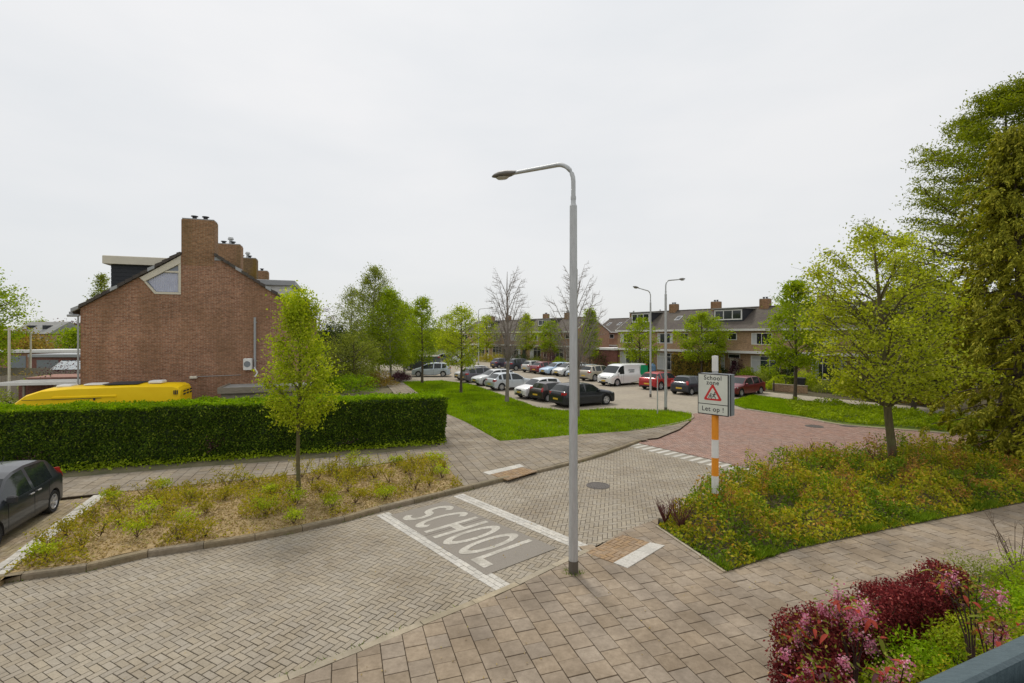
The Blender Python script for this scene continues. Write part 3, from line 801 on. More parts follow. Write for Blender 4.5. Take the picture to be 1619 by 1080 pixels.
sheet('garden_soil', gardens, 0.02, M_SOILD, kind='structure')
# --- our own front garden and the shrub bed on this side
gpoly = list(garden_l) + list(garden_b) + [(14, 3.2), (3, 0.9)]
gpoly = [xy(1236, 1110, .05), xy(1236, 985, .05), xy(1500, 925, .05), xy(1619, 885, .05), xy(1900, 820, .05), (8, 3.6), (2.3, 1.2)]
sheet('front_garden', ccw(gpoly), 0.062, M_SOILD, kind='structure')
bedR = [xy(1041, 832, HS), xy(1095, 868, HS), xy(1150, 904, HS)] + bed_front[1:] + bed_back
sheet('shrub_bed', ccw(bedR), 0.064, M_SOILD, kind='structure')
hedge_ground = [xy(93, 757, HL), xy(700, 706, HL), (-6.0, 29.0), (-12.4, 48.0), (-40, 48), (-40, 12), xy(-300, 790, HL)]
sheet('garden_ground', ccw([(p[0], p[1]) for p in hedge_ground]), 0.05, pbr('garden_earth', (0.10, 0.10, 0.05), (0.20, 0.17, 0.10), rough=1, scale=1.5), kind='structure')
# ------------------------------------------------------------------ helpers: foliage
def unit(n):
    v = RS.normal(size=(n, 3)); return v / np.linalg.norm(v, axis=1, keepdims=True)
def leaves(name, P, size, mat, parent=None, normal=None, spread=0.8, asp=0.55, droop=0.0, var=0.35, long=None, **k):
    """one small folded leaf-shaped face pair per point; optional common direction of normals / long axes"""
    P = np.asarray(P, float); n = len(P)
    nn = unit(n) * spread
    if normal is not None: nn = nn + np.asarray(normal)
    else: nn = nn + np.array([0, 0, 0.45])
    nn /= np.linalg.norm(nn, axis=1, keepdims=True) + 1e-9
    a = unit(n)
    if long is not None: a = a * 0.35 + np.asarray(long)
    a[:, 2] -= droop
    a -= nn * (a * nn).sum(1, keepdims=True); a /= np.linalg.norm(a, axis=1, keepdims=True) + 1e-9
    b = np.cross(nn, a)
    s = size * (1 + RS.uniform(-var, var, (n, 1)))
    V = np.empty((n, 4, 3)); w_ = asp * 0.5
    V[:, 0] = P - a * s * 0.5; V[:, 2] = P + a * s * 0.5
    V[:, 1] = P + b * s * w_ + nn * s * 0.1 - a * s * .05; V[:, 3] = P - b * s * w_ + nn * s * 0.1 - a * s * .05
    me = bpy.data.meshes.new(name)
    me.vertices.add(4 * n); me.vertices.foreach_set('co', V.ravel())
    me.loops.add(4 * n); me.loops.foreach_set('vertex_index', np.arange(4 * n, dtype=np.int32))
    me.polygons.add(n); me.polygons.foreach_set('loop_start', np.arange(0, 4 * n, 4, dtype=np.int32))
    me.materials.append(mat); me.update(calc_edges=True)
    o = obj(name, me, parent); return tag(o, **k)
def blades(name, P, h, wd, mat, parent=None, lean=0.35, **k):
    P = np.asarray(P, float); n = len(P)
    t = RS.uniform(0, 2 * np.pi, n); d = np.stack([np.cos(t), np.sin(t), np.zeros(n)], 1)
    hh = h * (1 + RS.uniform(-.4, .5, (n, 1)))
    ln = RS.normal(size=(n, 3)) * lean * hh; ln[:, 2] = 0
    V = np.empty((n, 3, 3)); V[:, 0] = P - d * wd / 2; V[:, 1] = P + d * wd / 2; V[:, 2] = P + ln + np.array([0, 0, 1]) * hh
    me = bpy.data.meshes.new(name)
    me.vertices.add(3 * n); me.vertices.foreach_set('co', V.ravel())
    me.loops.add(3 * n); me.loops.foreach_set('vertex_index', np.arange(3 * n, dtype=np.int32))
    me.polygons.add(n); me.polygons.foreach_set('loop_start', np.arange(0, 3 * n, 3, dtype=np.int32))
    me.materials.append(mat); me.update(calc_edges=True)
    return tag(obj(name, me, parent), **k)
def scatter(poly, n):
    poly = np.array([(p[0], p[1]) for p in poly]); lo, hi = poly.min(0), poly.max(0); out = []
    got = 0
    while got < n:
        q = RS.uniform(lo, hi, (n * 2, 2)); q = q[inside_np(q, poly)]; out.append(q); got += len(q)
        if len(q) == 0 and len(out) > 20: break
    return np.concatenate(out)[:n]
from mathutils import noise as MN
def nz2(x, y, s=1.0, o=0.0): return MN.noise(Vector((x * s + o, y * s - o, o)))

def bezier(a, b, c, n):
    return [a * (1 - t) ** 2 + b * 2 * t * (1 - t) + c * t * t for t in (i / n for i in range(n + 1))]
def tree(name, loc, H, base, rad, prof, mat, bark, label, cat='tree', group=None, nl=9000, leaf=0.09, trunk_r=0.10, limbs=26,
         up=0.55, asp=0.6, sub=7, cluster=0.28, tips=None, lean=(0, 0), seed=0, twig=0.0, droop=0.0, layer=0.0, tube_n=6, gaps=0.0, shell=0.35, top_r=0.25):
    """trunk with limbs and sub-limbs inside an envelope; leaves in clusters round the twigs.
    prof(t): relative half width for t from 0 (crown base) to 1 (top)"""
    rng = random.Random(seed * 77 + 5)
    e = empty(name, loc, label=label, cat=cat, group=group)
    T = MB()
    n = 9; tp = []; tr = []
    for i in range(n + 1):
        t = i / n
        tp.append(Vector((lean[0] * t + 0.03 * H * 0.15 * math.sin(t * 7 + seed), lean[1] * t + 0.02 * H * 0.15 * math.sin(t * 5 + 2 + seed), H * 0.97 * t)))
        tr.append(trunk_r * (1.25 if i == 0 else 1) * (1 - t) ** 0.75 + 0.012)
    T.tube(tp, tr, 9)
    def tpos(z):
        t = max(0, min(1, z / (H * 0.97))) * n; i = min(int(t), n - 1); return tp[i].lerp(tp[i + 1], t - i), tr[i] + (tr[i + 1] - tr[i]) * (t - i)
    centres = []; wgt = []
    for li in range(limbs):
        t = (li + rng.random() * 0.8) / limbs
        ze = base + (H - base) * t                      # height of the limb's end
        ang = li * 2.39996 + rng.uniform(-.5, .5)
        r = rad * prof(t) * rng.uniform(0.72, 1.08)
        zs = max(base * 0.82 + (H - base) * 0.02, ze - r * up * rng.uniform(0.8, 1.25) - 0.15)
        zs = min(zs, H * 0.93)
        p0, r0 = tpos(zs)
        tx, _ = tpos(ze)
        end = Vector((tx.x + r * math.cos(ang), tx.y + r * math.sin(ang), ze))
        ctrl = p0.lerp(end, 0.5) + Vector((0, 0, -0.10 * r + (0.18 * r if up > .5 else 0)))
        B = bezier(p0, ctrl, end, 6)
        rr = max(0.012, min(r0 * 0.55, 0.018 * (r + .6)))
        T.tube(B, [rr * (1 - 0.82 * i / 6) for i in range(7)], tube_n, cap=False)
        for s in range(sub):
            q = 0.25 + 0.75 * (s + rng.random()) / sub; f = min(q * 6, 5.999); i = int(f)
            b0 = B[i].lerp(B[i + 1], f - i)
            a2 = ang + rng.choice((-1, 1)) * rng.uniform(0.4, 1.25)
            L2 = (0.35 + 0.3 * rng.random()) * r * (1.15 - 0.6 * q) + 0.12
            d = Vector((math.cos(a2), math.sin(a2), rng.uniform(-0.1, 0.7) * (1 - layer) * (1 if up > .3 else 0.5) - droop * 0.6)).normalized() * L2
            b2 = b0 + d; m_ = b0 + d * 0.5 + Vector((0, 0, 0.06 * L2))
            T.tube([b0, m_, b2], [rr * 0.4, rr * 0.28, rr * 0.1 + 0.002], 4, cap=False)
            if twig:
                for k in range(int(twig)):
                    c0 = b0.lerp(b2, rng.uniform(.2, 1)); d3 = Vector((rng.gauss(0, .5) + math.cos(ang) * .4, rng.gauss(0, .5) + math.sin(ang) * .4, rng.uniform(.3, 1.1))).normalized() * L2 * rng.uniform(.4, .9)
                    T.tube([c0, c0 + d3], [0.006, 0.0025], 3, cap=False)
            for k in range(3):
                centres.append(b0.lerp(b2, 0.4 + 0.35 * k)); wgt.append(1.0 if rng.random() > gaps else 0.12)
        centres.append(B[6]); wgt.append(1); centres.append(B[5]); wgt.append(.7)
    topc = tpos(H * 0.95)[0]
    for k in range(6): centres.append(topc + Vector((rng.gauss(0, top_r * .4), rng.gauss(0, top_r * .4), rng.uniform(-.6, .15)))); wgt.append(.8)
    T.build('trunk', bark, e, smooth=True, sharp=60)
    if nl:
        C_ = np.array([tuple(c) for c in centres]); W = np.array(wgt); W /= W.sum()
        idx = RS.choice(len(C_), nl, p=W)
        sg = cluster * np.array([1, 1, 0.75 - 0.5 * layer])
        off = RS.normal(size=(nl, 3)) * sg * RS.uniform(.45, 1.35, len(C_))[idx][:, None]
        P = C_[idx] + off
        if droop: P[:, 2] -= np.abs(RS.normal(size=nl)) * droop * 0.5
        leaves('crown', P, leaf, mat, e, asp=asp, droop=droop, kind='stuff')
    return e
def prof_oval(t): return math.sin(math.pi * min(1, max(0, 0.13 + 0.85 * t))) ** 0.75
def prof_cone(t): return (1 - t) ** 0.8 * min(1, 0.45 + 3 * t) + 0.04
def prof_egg(t): return (math.sin(math.pi * (0.12 + 0.86 * t ** 1.0)) ** 0.8) * (1.25 - 0.5 * t) * 0.9
def prof_round(t): return math.sqrt(max(0.02, 1 - (2 * t - 0.9) ** 2 / 1.25))
def prof_spire(t): return 0.42 + 0.6 * math.exp(-((t - .22) / .26) ** 2) - 0.38 * t
def prof_sap(t): return lerp_pts(((0, .45), (.10, .85), (.25, 1.0), (.45, .86), (.62, .60), (.8, .44), (1, .30)), t)
def lerp_pts(tab, x):
    for (a, va), (b, vb) in zip(tab, tab[1:]):
        if x <= b: return va + (vb - va) * (x - a) / (b - a)
    return tab[-1][1]
def prof_vase(t): return 0.25 + 0.75 * math.sin(math.pi * (0.05 + .85 * t)) 

LF_YG = leafmat('yellow_green_leaf', (0.24, 0.31, 0.02), (0.42, 0.49, 0.035), (0.58, 0.57, 0.08), trans=0.4)
LF_MAP = leafmat('spring_maple_leaf', (0.27, 0.32, 0.025), (0.46, 0.5, 0.045), (0.62, 0.62, 0.12), trans=0.4)
LF_FR = leafmat('fresh_green_leaf', (0.18, 0.25, 0.014), (0.32, 0.41, 0.024), (0.43, 0.5, 0.05), trans=0.4)
LF_BI = leafmat('birch_leaf', (0.155, 0.19, 0.03), (0.27, 0.31, 0.045), (0.38, 0.4, 0.08), trans=0.35)
LF_DK = leafmat('dark_evergreen_leaf', (0.028, 0.048, 0.012), (0.06, 0.09, 0.02), (0.11, 0.14, 0.03), trans=0.2)
LF_HG = leafmat('hedge_leaf', (0.03, 0.06, 0.006), (0.085, 0.14, 0.012), (0.22, 0.27, 0.03), trans=0.22)
LF_HT = leafmat('hedge_top_shoot', (0.15, 0.26, 0.008), (0.24, 0.38, 0.012), (0.36, 0.46, 0.025), trans=0.35)
LF_CO = leafmat('golden_conifer_leaf', (0.15, 0.165, 0.018), (0.36, 0.35, 0.035), (0.58, 0.52, 0.07), trans=0.2)
LF_LA = leafmat('larch_needle', (0.14, 0.18, 0.012), (0.25, 0.29, 0.022), (0.36, 0.38, 0.04), trans=0.3)
LF_SH = leafmat('shrub_leaf', (0.2, 0.22, 0.015), (0.44, 0.42, 0.03), (0.6, 0.36, 0.07), trans=0.3)
LF_SH2 = leafmat('bed_shrub_leaf', (0.22, 0.21, 0.02), (0.4, 0.35, 0.035), (0.5, 0.34, 0.06), trans=0.3)
LF_RED = leafmat('barberry_leaf', (0.09, 0.016, 0.018), (0.24, 0.045, 0.045), (0.44, 0.13, 0.11), trans=0.3)
LF_RB = leafmat('red_young_leaf', (0.30, 0.04, 0.03), (0.45, 0.09, 0.06), (0.25, 0.12, 0.06), trans=0.35)
LF_PK = leafmat('pink_blossom', (0.58, 0.17, 0.29), (0.78, 0.38, 0.50), (0.88, 0.66, 0.72), trans=0.35)
LF_PP = leafmat('purple_leaf', (0.06, 0.025, 0.03), (0.14, 0.06, 0.07), (0.30, 0.20, 0.24), trans=0.25)
LF_YE = leafmat('golden_shrub_leaf', (0.30, 0.28, 0.02), (0.48, 0.42, 0.04), (0.55, 0.50, 0.08), trans=0.35)
LF_GR = leafmat('lawn_blade', (0.15, 0.25, 0.006), (0.25, 0.37, 0.01), (0.36, 0.44, 0.02), trans=0.4)
LF_DRY = leafmat('dry_litter', (0.30, 0.22, 0.09), (0.48, 0.37, 0.17), (0.30, 0.31, 0.07), trans=0.25)
LF_RU = leafmat('rusty_shoot', (.30, .16, .04), (.44, .24, .06), (.55, .36, .09), trans=.3)
LF_GB = leafmat('green_bed_leaf', (.09, .15, .012), (.17, .26, .02), (.30, .36, .04), trans=.3)
LF_OR = leafmat('orange_tan_leaf', (0.20, 0.13, 0.03), (0.34, 0.24, 0.05), (0.22, 0.24, 0.04), trans=0.25)

def shrub(loc, rx, ry, h, mat, label, group=None, n=900, leaf=0.08, name='shrub', cat='shrub', z0=0.0, stems=True, asp=0.6, spiky=0.0):
    """leafy bush: an uneven mass of leaves on a few stems"""
    e = empty(name, loc, label=label, cat=cat, group=group)
    d = unit(n); d[:, 2] = np.abs(d[:, 2]) * 1.0
    lob = np.ones(n); ph = RS.uniform(0, 6.28, 6)
    az = np.arctan2(d[:, 1], d[:, 0])
    lob += 0.13 * np.sin(3 * az + ph[0]) + 0.1 * np.sin(5 * az + ph[1]) * d[:, 2] + 0.12 * np.sin(7 * d[:, 2] + ph[2])
    r = (RS.uniform(0.25, 1.0, n) ** 0.4) * lob
    P = d * r[:, None] * np.array([rx, ry, h]) * (1 + RS.normal(size=(n, 1)) * 0.05 * (1 + spiky))
    P[:, 2] = P[:, 2] * 0.92 + z0 + 0.05
    leaves('foliage', P, leaf, mat, e, normal=d * 0.7, asp=asp, kind='stuff')
    if stems:
        m = MB()
        for k in range(4):
            a = k * 1.7 + RS.uniform(); m.tube([(0.04 * math.cos(a), 0.04 * math.sin(a), -0.03), (rx * .3 * math.cos(a), ry * .3 * math.sin(a), h * .4 + z0), (rx * .55 * math.cos(a), ry * .55 * math.sin(a), h * .75 + z0)], [.02, .014, .006], 4)
        m.build('stem', M_BARKD, e)
    return e
def hedge(name, A, B, thick, h, mat, mat_top, label, nf=900, leaf=0.06, core=(0.018, 0.03, 0.01), cat='hedge', toph=0.0, h2=None, ntop=None):
    """clipped hedge from A to B (front foot line), body behind it"""
    A = Vector(A); B = Vector(B); d = (B - A); Ln = d.length; d.normalize(); n_ = Vector((-d.y, d.x))
    h2 = h2 or h
    e = empty(name, (A.x, A.y, 0.05), math.atan2(d.y, d.x), label=label, cat=cat)
    cm = pbr('hedge_core', core, tuple(c * 1.8 for c in core), rough=1, scale=6)
    V = []; Fc = []
    nx, ny = int(Ln / 0.35) + 1, 5
    ring = [(0.10, 0.0), (0.08, 0.5), (0.08, 0.93), (0.2, 0.96), (0.8, 0.96), (0.92, 0.93), (0.92, 0.5), (0.9, 0)]
    for i in range(nx + 1):
        u = i / nx
        for (a, b) in ring:
            jt = 0.03 * nz2(i * .7, a * 5 + b * 7, 1, 3)
            x = Ln * u + (0.08 if i == 0 else (-0.08 if i == nx else 0)); V.append((x, a * thick + jt, b * (h + (h2 - h) * u) + jt))
    m = len(ring)
    for i in range(nx):
        for k in range(m - 1): Fc.append((i * m + k, (i + 1) * m + k, (i + 1) * m + k + 1, i * m + k + 1))
    Fc.append(tuple(range(m))); Fc.append(tuple(reversed(range(nx * m, nx * m + m))))
    obj('core', mesh('core', V, Fc, cm), e)
    # faces: front, both ends, top
    def face(n, o, u, v, nrm, mat_, nm, bulge=0.05, sz=leaf):
        s = RS.uniform(0, 1, (n, 2))
        P = o + s[:, :1] * u + s[:, 1:] * v
        wob = np.array([nz2(p[0] * 1.3 + p[1], p[2] * 1.3 + p[1], 1.0, 2.0) * 0.17 + nz2(p[0] * 5, p[2] * 5 + p[1] * 5, 1.0, 5.0) * 0.05 for p in P])
        P = P + np.array(nrm) * (wob[:, None] + RS.normal(size=(n, 1)) * bulge * .5)
        return P
    hh = np.array([0, 0, h]); tk = np.array([0, thick, 0]); lx = np.array([Ln, 0, 0.0])
    nfr = int(nf * Ln * h)
    P = face(nfr, np.zeros(3), lx, hh, (0, -1, 0), mat, 'f')
    P[:, 2] *= 1 + (h2 / h - 1) * P[:, 0] / Ln
    leaves('leaf_front', P, leaf, mat, e, normal=np.array([0, -0.8, 0.35]), spread=0.75, kind='stuff')
    Pe = face(int(nf * thick * h), lx, tk, np.array([0, 0, h2]), (1, 0, 0), mat, 'e')
    Pe2 = face(int(nf * thick * h * .6), np.zeros(3), tk, hh, (-1, 0, 0), mat, 'e')
    leaves('leaf_end', np.concatenate([Pe, Pe2]), leaf, mat, e, normal=np.array([0.5, 0, 0.35]), spread=0.8, kind='stuff')
    Pb = face(int(nf * Ln * h * .25), tk, lx, hh, (0, 1, 0), mat, 'b')
    leaves('leaf_back', Pb, leaf, mat, e, normal=np.array([0, .8, 0.35]), spread=0.75, kind='stuff')
    nt_ = ntop or int(nf * 1.3 * thick * Ln)
    Pt = face(nt_, np.array([0, 0, h]), lx, tk, (0, 0, 1), mat_top, 't', bulge=0.07)
    Pt[:, 2] += (h2 - h) * Pt[:, 0] / Ln + np.abs(RS.normal(size=nt_)) * 0.035 + toph
    leaves('top_shoots', Pt, leaf * 1.15, mat_top, e, spread=1.0, kind='stuff')
    return e
# ------------------------------------------------------------------ helpers: cars
def lerp_tab(tab, x):
    if x <= tab[0][0]: return tab[0][1]
    for (a, va), (b, vb) in zip(tab, tab[1:]):
        if x <= b:
            t = (x - a) / (b - a) if b > a else 0; return va + (vb - va) * t
    return tab[-1][1]
KINDS = {
 # x from the tail (0) to the nose (1); heights as fraction of H
 'hatch': dict(L=3.75, W=1.66, H=1.48, top=[(0, .50), (.012, .60), (.03, .66), (.05, .69), (.13, .94), (.20, .985), (.38, 1.0), (.52, .975), (.60, .93), (.755, .665), (.80, .64), (.90, .585), (.97, .52), (1, .44)],
               belt=[(0, .63), (.10, .645), (.30, .62), (.78, .60), (1, .5)], ws=(.60, .755), rg=(.05, .13), cab=(.145, .70), pil=((.145, .17), (.395, .425)), wx=(.155, .825), r=.29),
 'compact': dict(L=4.25, W=1.76, H=1.47, top=[(0, .48), (.012, .58), (.03, .66), (.05, .69), (.15, .93), (.23, .985), (.40, 1.0), (.52, .975), (.585, .93), (.735, .66), (.80, .63), (.90, .575), (.97, .50), (1, .42)],
               belt=[(0, .64), (.12, .655), (.30, .62), (.75, .59), (1, .5)], ws=(.585, .735), rg=(.05, .15), cab=(.12, .685), pil=((.19, .22), (.40, .425)), wx=(.18, .815), r=.31),
 'wagon': dict(L=4.65, W=1.77, H=1.47, top=[(0, .48), (.01, .58), (.02, .64), (.04, .70), (.095, .93), (.15, .975), (.38, 1.0), (.52, .975), (.59, .93), (.725, .66), (.80, .63), (.90, .575), (.97, .50), (1, .42)],
               belt=[(0, .64), (.12, .64), (.30, .615), (.75, .59), (1, .5)], ws=(.59, .725), rg=(.04, .095), cab=(.085, .68), pil=((.225, .25), (.41, .43)), wx=(.19, .81), r=.31),
 'suv': dict(L=4.40, W=1.82, H=1.60, top=[(0, .50), (.01, .60), (.025, .66), (.045, .70), (.12, .93), (.18, .98), (.38, 1.0), (.52, .98), (.58, .94), (.71, .70), (.78, .67), (.90, .62), (.97, .54), (1, .45)],
               belt=[(0, .66), (.12, .67), (.30, .645), (.75, .62), (1, .52)], ws=(.58, .71), rg=(.045, .12), cab=(.13, .665), pil=((.20, .23), (.40, .425)), wx=(.185, .81), r=.36),
 'mpv': dict(L=4.35, W=1.77, H=1.58, top=[(0, .48), (.01, .58), (.02, .64), (.04, .70), (.10, .93), (.16, .975), (.38, 1.0), (.55, .97), (.63, .92), (.82, .64), (.86, .61), (.92, .56), (.97, .49), (1, .42)],
               belt=[(0, .64), (.12, .64), (.30, .60), (.80, .56), (1, .5)], ws=(.63, .82), rg=(.04, .10), cab=(.095, .76), pil=((.21, .235), (.415, .44)), wx=(.18, .82), r=.32),
 'van': dict(L=5.0, W=1.95, H=1.97, top=[(0, .62), (.006, .9), (.012, .95), (.03, .985), (.1, 1.0), (.60, 1.0), (.69, .965), (.74, .92), (.865, .60), (.90, .57), (.95, .52), (.98, .46), (1, .38)],
               belt=[(0, .57), (.6, .56), (.87, .545), (1, .45)], ws=(.74, .865), rg=(.006, .012), cab=(.645, .80), pil=((.68, .68),), wx=(.16, .83), r=.34),
}
WHEEL = {}
def wheel_meshes(r, mat_rim):
    key = (round(r, 2), mat_rim.name)
    if key in WHEEL: return WHEEL[key]
    w_ = 0.20
    t = MB().lathe([(r * .64, -w_ * .42), (r * .93, -w_ * .5), (r, -w_ * .34), (r, w_ * .34), (r * .93, w_ * .5), (r * .64, w_ * .42)], 22, 'y')
    rim = MB().lathe([(r * .65, w_ * .44), (r * .60, w_ * .46), (r * .57, w_ * .30), (r * .50, w_ * .05), (0.02, w_ * .05)], 22, 'y')
    for k in range(5):
        a = 2 * math.pi * k / 5
        ca, sa = math.cos(a), math.sin(a)
        q = []
        for (rr, hw, y) in ((r * .10, r * .10, w_ * .36), (r * .60, r * .075, w_ * .42)):
            q += [(rr * ca - hw * sa, y, rr * sa + hw * ca), (rr * ca + hw * sa, y, rr * sa - hw * ca)]
        V = [q[0], q[1], q[3], q[2]] + [(p[0], p[1] - 0.035, p[2]) for p in (q[0], q[1], q[3], q[2])]
        rim.add(V, [(0, 1, 2, 3), (0, 4, 5, 1), (1, 5, 6, 2), (2, 6, 7, 3), (3, 7, 4, 0)])
    rim.lathe([(0.0, w_ * .40), (r * .13, w_ * .38), (r * .15, w_ * .2)], 10, 'y')
    res = (mesh('tyre', t.V, t.F, M_TYRE, True, 40), mesh('rim', rim.V, rim.F, mat_rim, True, 35))
    WHEEL[key] = res; return res
def car(kind, px, py, az, color, label, group=None, doors=False, scale=1.0, roofrails=False, tail='mid', wpos=None, cladding=False, extras=None, name='parked_car', cat='car', z=0.0, H=None, L=None, plate=True, glass=None):
    K = KINDS[kind]; L_ = (L or K['L']) * scale; W_ = K['W'] * scale; H_ = (H or K['H']) * scale
    p = Vector((*wpos, z)) if wpos else at(px, py); p.z = z
    e = empty(name, p, R(90 - az), label=label, cat=cat, group=group)
    r = K['r']; gc = 0.20
    wx = [(-0.5 + k) * L_ for k in K['wx']]
    Ra = r * 1.13
    if isinstance(color, bpy.types.Material): paint = color
    else:
        paint = pbr('car_paint_%d_%d_%d' % tuple(int(c * 999) for c in color), color, tuple(c * 1.12 + .002 for c in color), rough=0.32, scale=1.2, spec=0.5, coat=0.45, metal=0.2)
    # stations
    fr = sorted(set([0, .006, .012, .02, .035, .05, .08, .11, .5, .55, .92, .95, .97, .985, .994, 1.0] + [x for x, _ in K['top']] + list(K['ws']) + list(K['rg']) + list(K['cab']) + [q for pr_ in K['pil'] for q in pr_]
                    + [round((c / L_ + .5) + Ra / L_ * math.cos(R(a)), 4) for c in wx for a in range(0, 181, 20)]))
    st = [f for i, f in enumerate(fr) if i == 0 or f - fr[i - 1] > 0.0025 or f in K['cab'] or f in K['ws'] or f in (0, 1)]
    V = []; nr = 11
    for f in st:
        x = (f - .5) * L_
        zt = lerp_tab(K['top'], f) * H_; zb = min(lerp_tab(K['belt'], f) * H_, zt - 0.015)
        if kind == 'van' and f < .6: zb = .56 * H_
        u = abs(2 * f - 1)
        rearc = 0.05 if f < .5 else 0.10
        wf = 1 - rearc * (u ** 7) - (0.12 * max(0, (u - .955) / .045) ** 2)
        w = W_ / 2 * wf
        zlo = gc + (0.10 * max(0, (u - .93) / .07))
        for c in wx:
            if abs(x - c) < Ra: zlo = max(zlo, r + math.sqrt(max(0, Ra * Ra - (x - c) ** 2)))
        zlo = min(zlo, zb - 0.08)
        hgt = zt - zb
        tumble = (0.36 if kind != 'van' else 0.10) * hgt + 0.012
        zm = zlo + (zb - zlo) * 0.5
        y5 = w * .965; y6 = y5 - tumble
        edge = min(0.055, hgt * .5)
        ring = [(0, zlo + .02), (w * .80, zlo + .01), (w * .965, zlo), (w, zlo + .05 if zlo < .4 else zlo + .02), (w * 1.0, zm), (w * .992, zb - .05 if zb - .05 > zm else zm + .01), (y5, zb), (y6, zt - edge), (y6 - .05, zt - edge * .25), (y6 * .55, zt + .008), (0, zt + .014)]
        for y, z_ in ring: V.append((x, y, z_))
        for y, z_ in reversed(ring[1:-1]): V.append((x, -y, z_))
    m = 2 * nr - 2
    groups = {k: [] for k in ('body', 'windshield', 'rear_window', 'swl_f', 'swl_r', 'swr_f', 'swr_r', 'trim', 'dl_f', 'dl_r', 'dr_f', 'dr_r')}
    c0, c1 = K['cab']
    pil = K['pil']
    bx = pil[-1]
    for i in range(len(st) - 1):
        fm = (st[i] + st[i + 1]) / 2
        inpil = any(a <= fm <= b for a, b in pil)
        for k in range(m):
            k2 = (k + 1) % m
            f = (i * m + k, (i + 1) * m + k, (i + 1) * m + k2, i * m + k2)
            kk = k if k < nr - 1 else m - 1 - k       # mirrored segment index
            g = 'body'
            left = k < nr - 1
            if kk == 6 and c0 <= fm <= c1 and not inpil:
                g = ('swl' if left else 'swr') + ('_f' if fm > bx[1] else '_r')
            elif kk in (8, 9) and K['ws'][0] < fm < K['ws'][1]: g = 'windshield'
            elif kk in (8, 9) and K['rg'][0] < fm < K['rg'][1] and kind != 'van': g = 'rear_window'
            elif kk <= 2: g = 'trim'
            elif cladding and kk == 3: g = 'trim'
            elif doors and kk in (3, 4, 5):
                if bx[0] + .01 < fm < K['ws'][1] - .055: g = ('dl' if left else 'dr') + '_f'
                elif c0 + .075 < fm < bx[0] + .01: g = ('dl' if left else 'dr') + '_r'
            groups[g].append(f)
    groups['body'].append(tuple(reversed(range(m)))); groups['body'].append(tuple(range((len(st) - 1) * m, len(st) * m)))
    gl = glass or M_CGLASS
    nm = dict(body='body', windshield='windshield', rear_window='rear_window', trim='underbody', swl_f='side_window', swl_r='side_window', swr_f='side_window', swr_r='side_window', dl_f='door', dl_r='door', dr_f='door', dr_r='door')
    doorobj = {}
    for g, fs in groups.items():
        if not fs: continue
        used = sorted({v for f in fs for v in f}); mp_ = {v: i for i, v in enumerate(used)}
        mat = M_TRIM if g == 'trim' else (gl if 'w' in g and g not in ('body',) and not g.startswith('d') else paint)
        me = mesh(nm[g], [V[v] for v in used], [tuple(reversed([mp_[v] for v in f])) for f in fs], mat, True, 32)
        o = obj(nm[g], me, e)
        if g[0] == 'd': doorobj[g] = o
    hx = L_ / 2
    # door seams and handles on the sides
    zs0, zs1 = gc + .10, None
    for s in (1, -1):
        for fx in ((bx[0] + bx[1]) / 2, c0 + .08, K['ws'][1] - .06):
            if kind == 'van' and fx < .5: continue
            x = (fx - .5) * L_; zb = lerp_tab(K['belt'], fx) * H_
            nw = any(abs(x - c) < Ra for c in wx); zl = gc + .08
            if nw:
                c = min(wx, key=lambda c_: abs(x - c_)); zl = r + math.sqrt(max(0, Ra * Ra - (x - c) ** 2)) + .03
            if zl < zb - .1:
                box('door_seam', M_TRIM, e, x - .006, x + .006, s * W_ / 2 * .993 - .006, s * W_ / 2 * .993 + .008 if s > 0 else s * W_ / 2 * .993 + .006, zl, zb - .02)
        for fx in (bx[0] - .035, K['ws'][0] - .155):
            if kind == 'van' and fx > .5 and fx < .6: continue
            x = (fx - .5) * L_; zh = lerp_tab(K['belt'], fx) * H_ - .085
            MB().bbox(x - .08, x + .08, min(s * W_ / 2, s * (W_ / 2 + .025)), max(s * W_ / 2, s * (W_ / 2 + .025)), zh - .014, zh + .014, .006).build('door_handle', M_RIM if doors else paint, e)
        xm = (K['ws'][1] - .06 - .5) * L_; zm_ = lerp_tab(K['belt'], .72) * H_ + .08
        mb = MB(); y0, y1 = s * (W_ / 2 - .03), s * (W_ / 2 + .15)
        mb.bbox(xm - .06, xm + .06, min(y0, y1), max(y0, y1), zm_ - .07, zm_ + .07, .03).build('side_mirror', M_TRIM if doors else paint, e, smooth=False)
        # lamps
        zl = lerp_tab(K['top'], .965) * H_ - .075
        yb = W_ / 2 * .90
        V6 = [(hx - .03, s * yb * .70, zl - .06), (hx - .10, s * yb * .985, zl - .04), (hx - .34, s * (W_ / 2 * .985), zl + .02),
              (hx - .34, s * (W_ / 2 * .96), zl + .11), (hx - .12, s * yb * .93, zl + .075), (hx - .055, s * yb * .62, zl + .04)]
        V6b = [(x_ - .12, y_ * .75, z_) for x_, y_, z_ in V6]
        Fc = [tuple(range(6)), (0, 6, 7, 1), (1, 7, 8, 2), (2, 8, 9, 3), (3, 9, 10, 4), (4, 10, 11, 5), (5, 11, 6, 0)]
        if s < 0: Fc = [tuple(reversed(f)) for f in Fc]
        obj('headlight', mesh('headlight', V6 + V6b, Fc, M_HEADL), e)
        zt_ = lerp_tab(K['top'], .03) * H_
        z0t, z1t = {'mid': (zt_ - .20, zt_ - .03), 'high': (zt_ - .16, zt_ + .18), 'low': (zt_ - .30, zt_ - .08)}[tail]
        yo = W_ / 2 * .955
        V6 = [(-hx - .004 + .01, s * yo * .72, z0t), (-hx + .05, s * yo * 1.005, z0t), (-hx + .24, s * yo * 1.045, z0t + .05), (-hx + .26, s * yo * 1.03, z1t), (-hx + .07, s * yo * .97, z1t), (-hx + .02, s * yo * .74, z1t)]
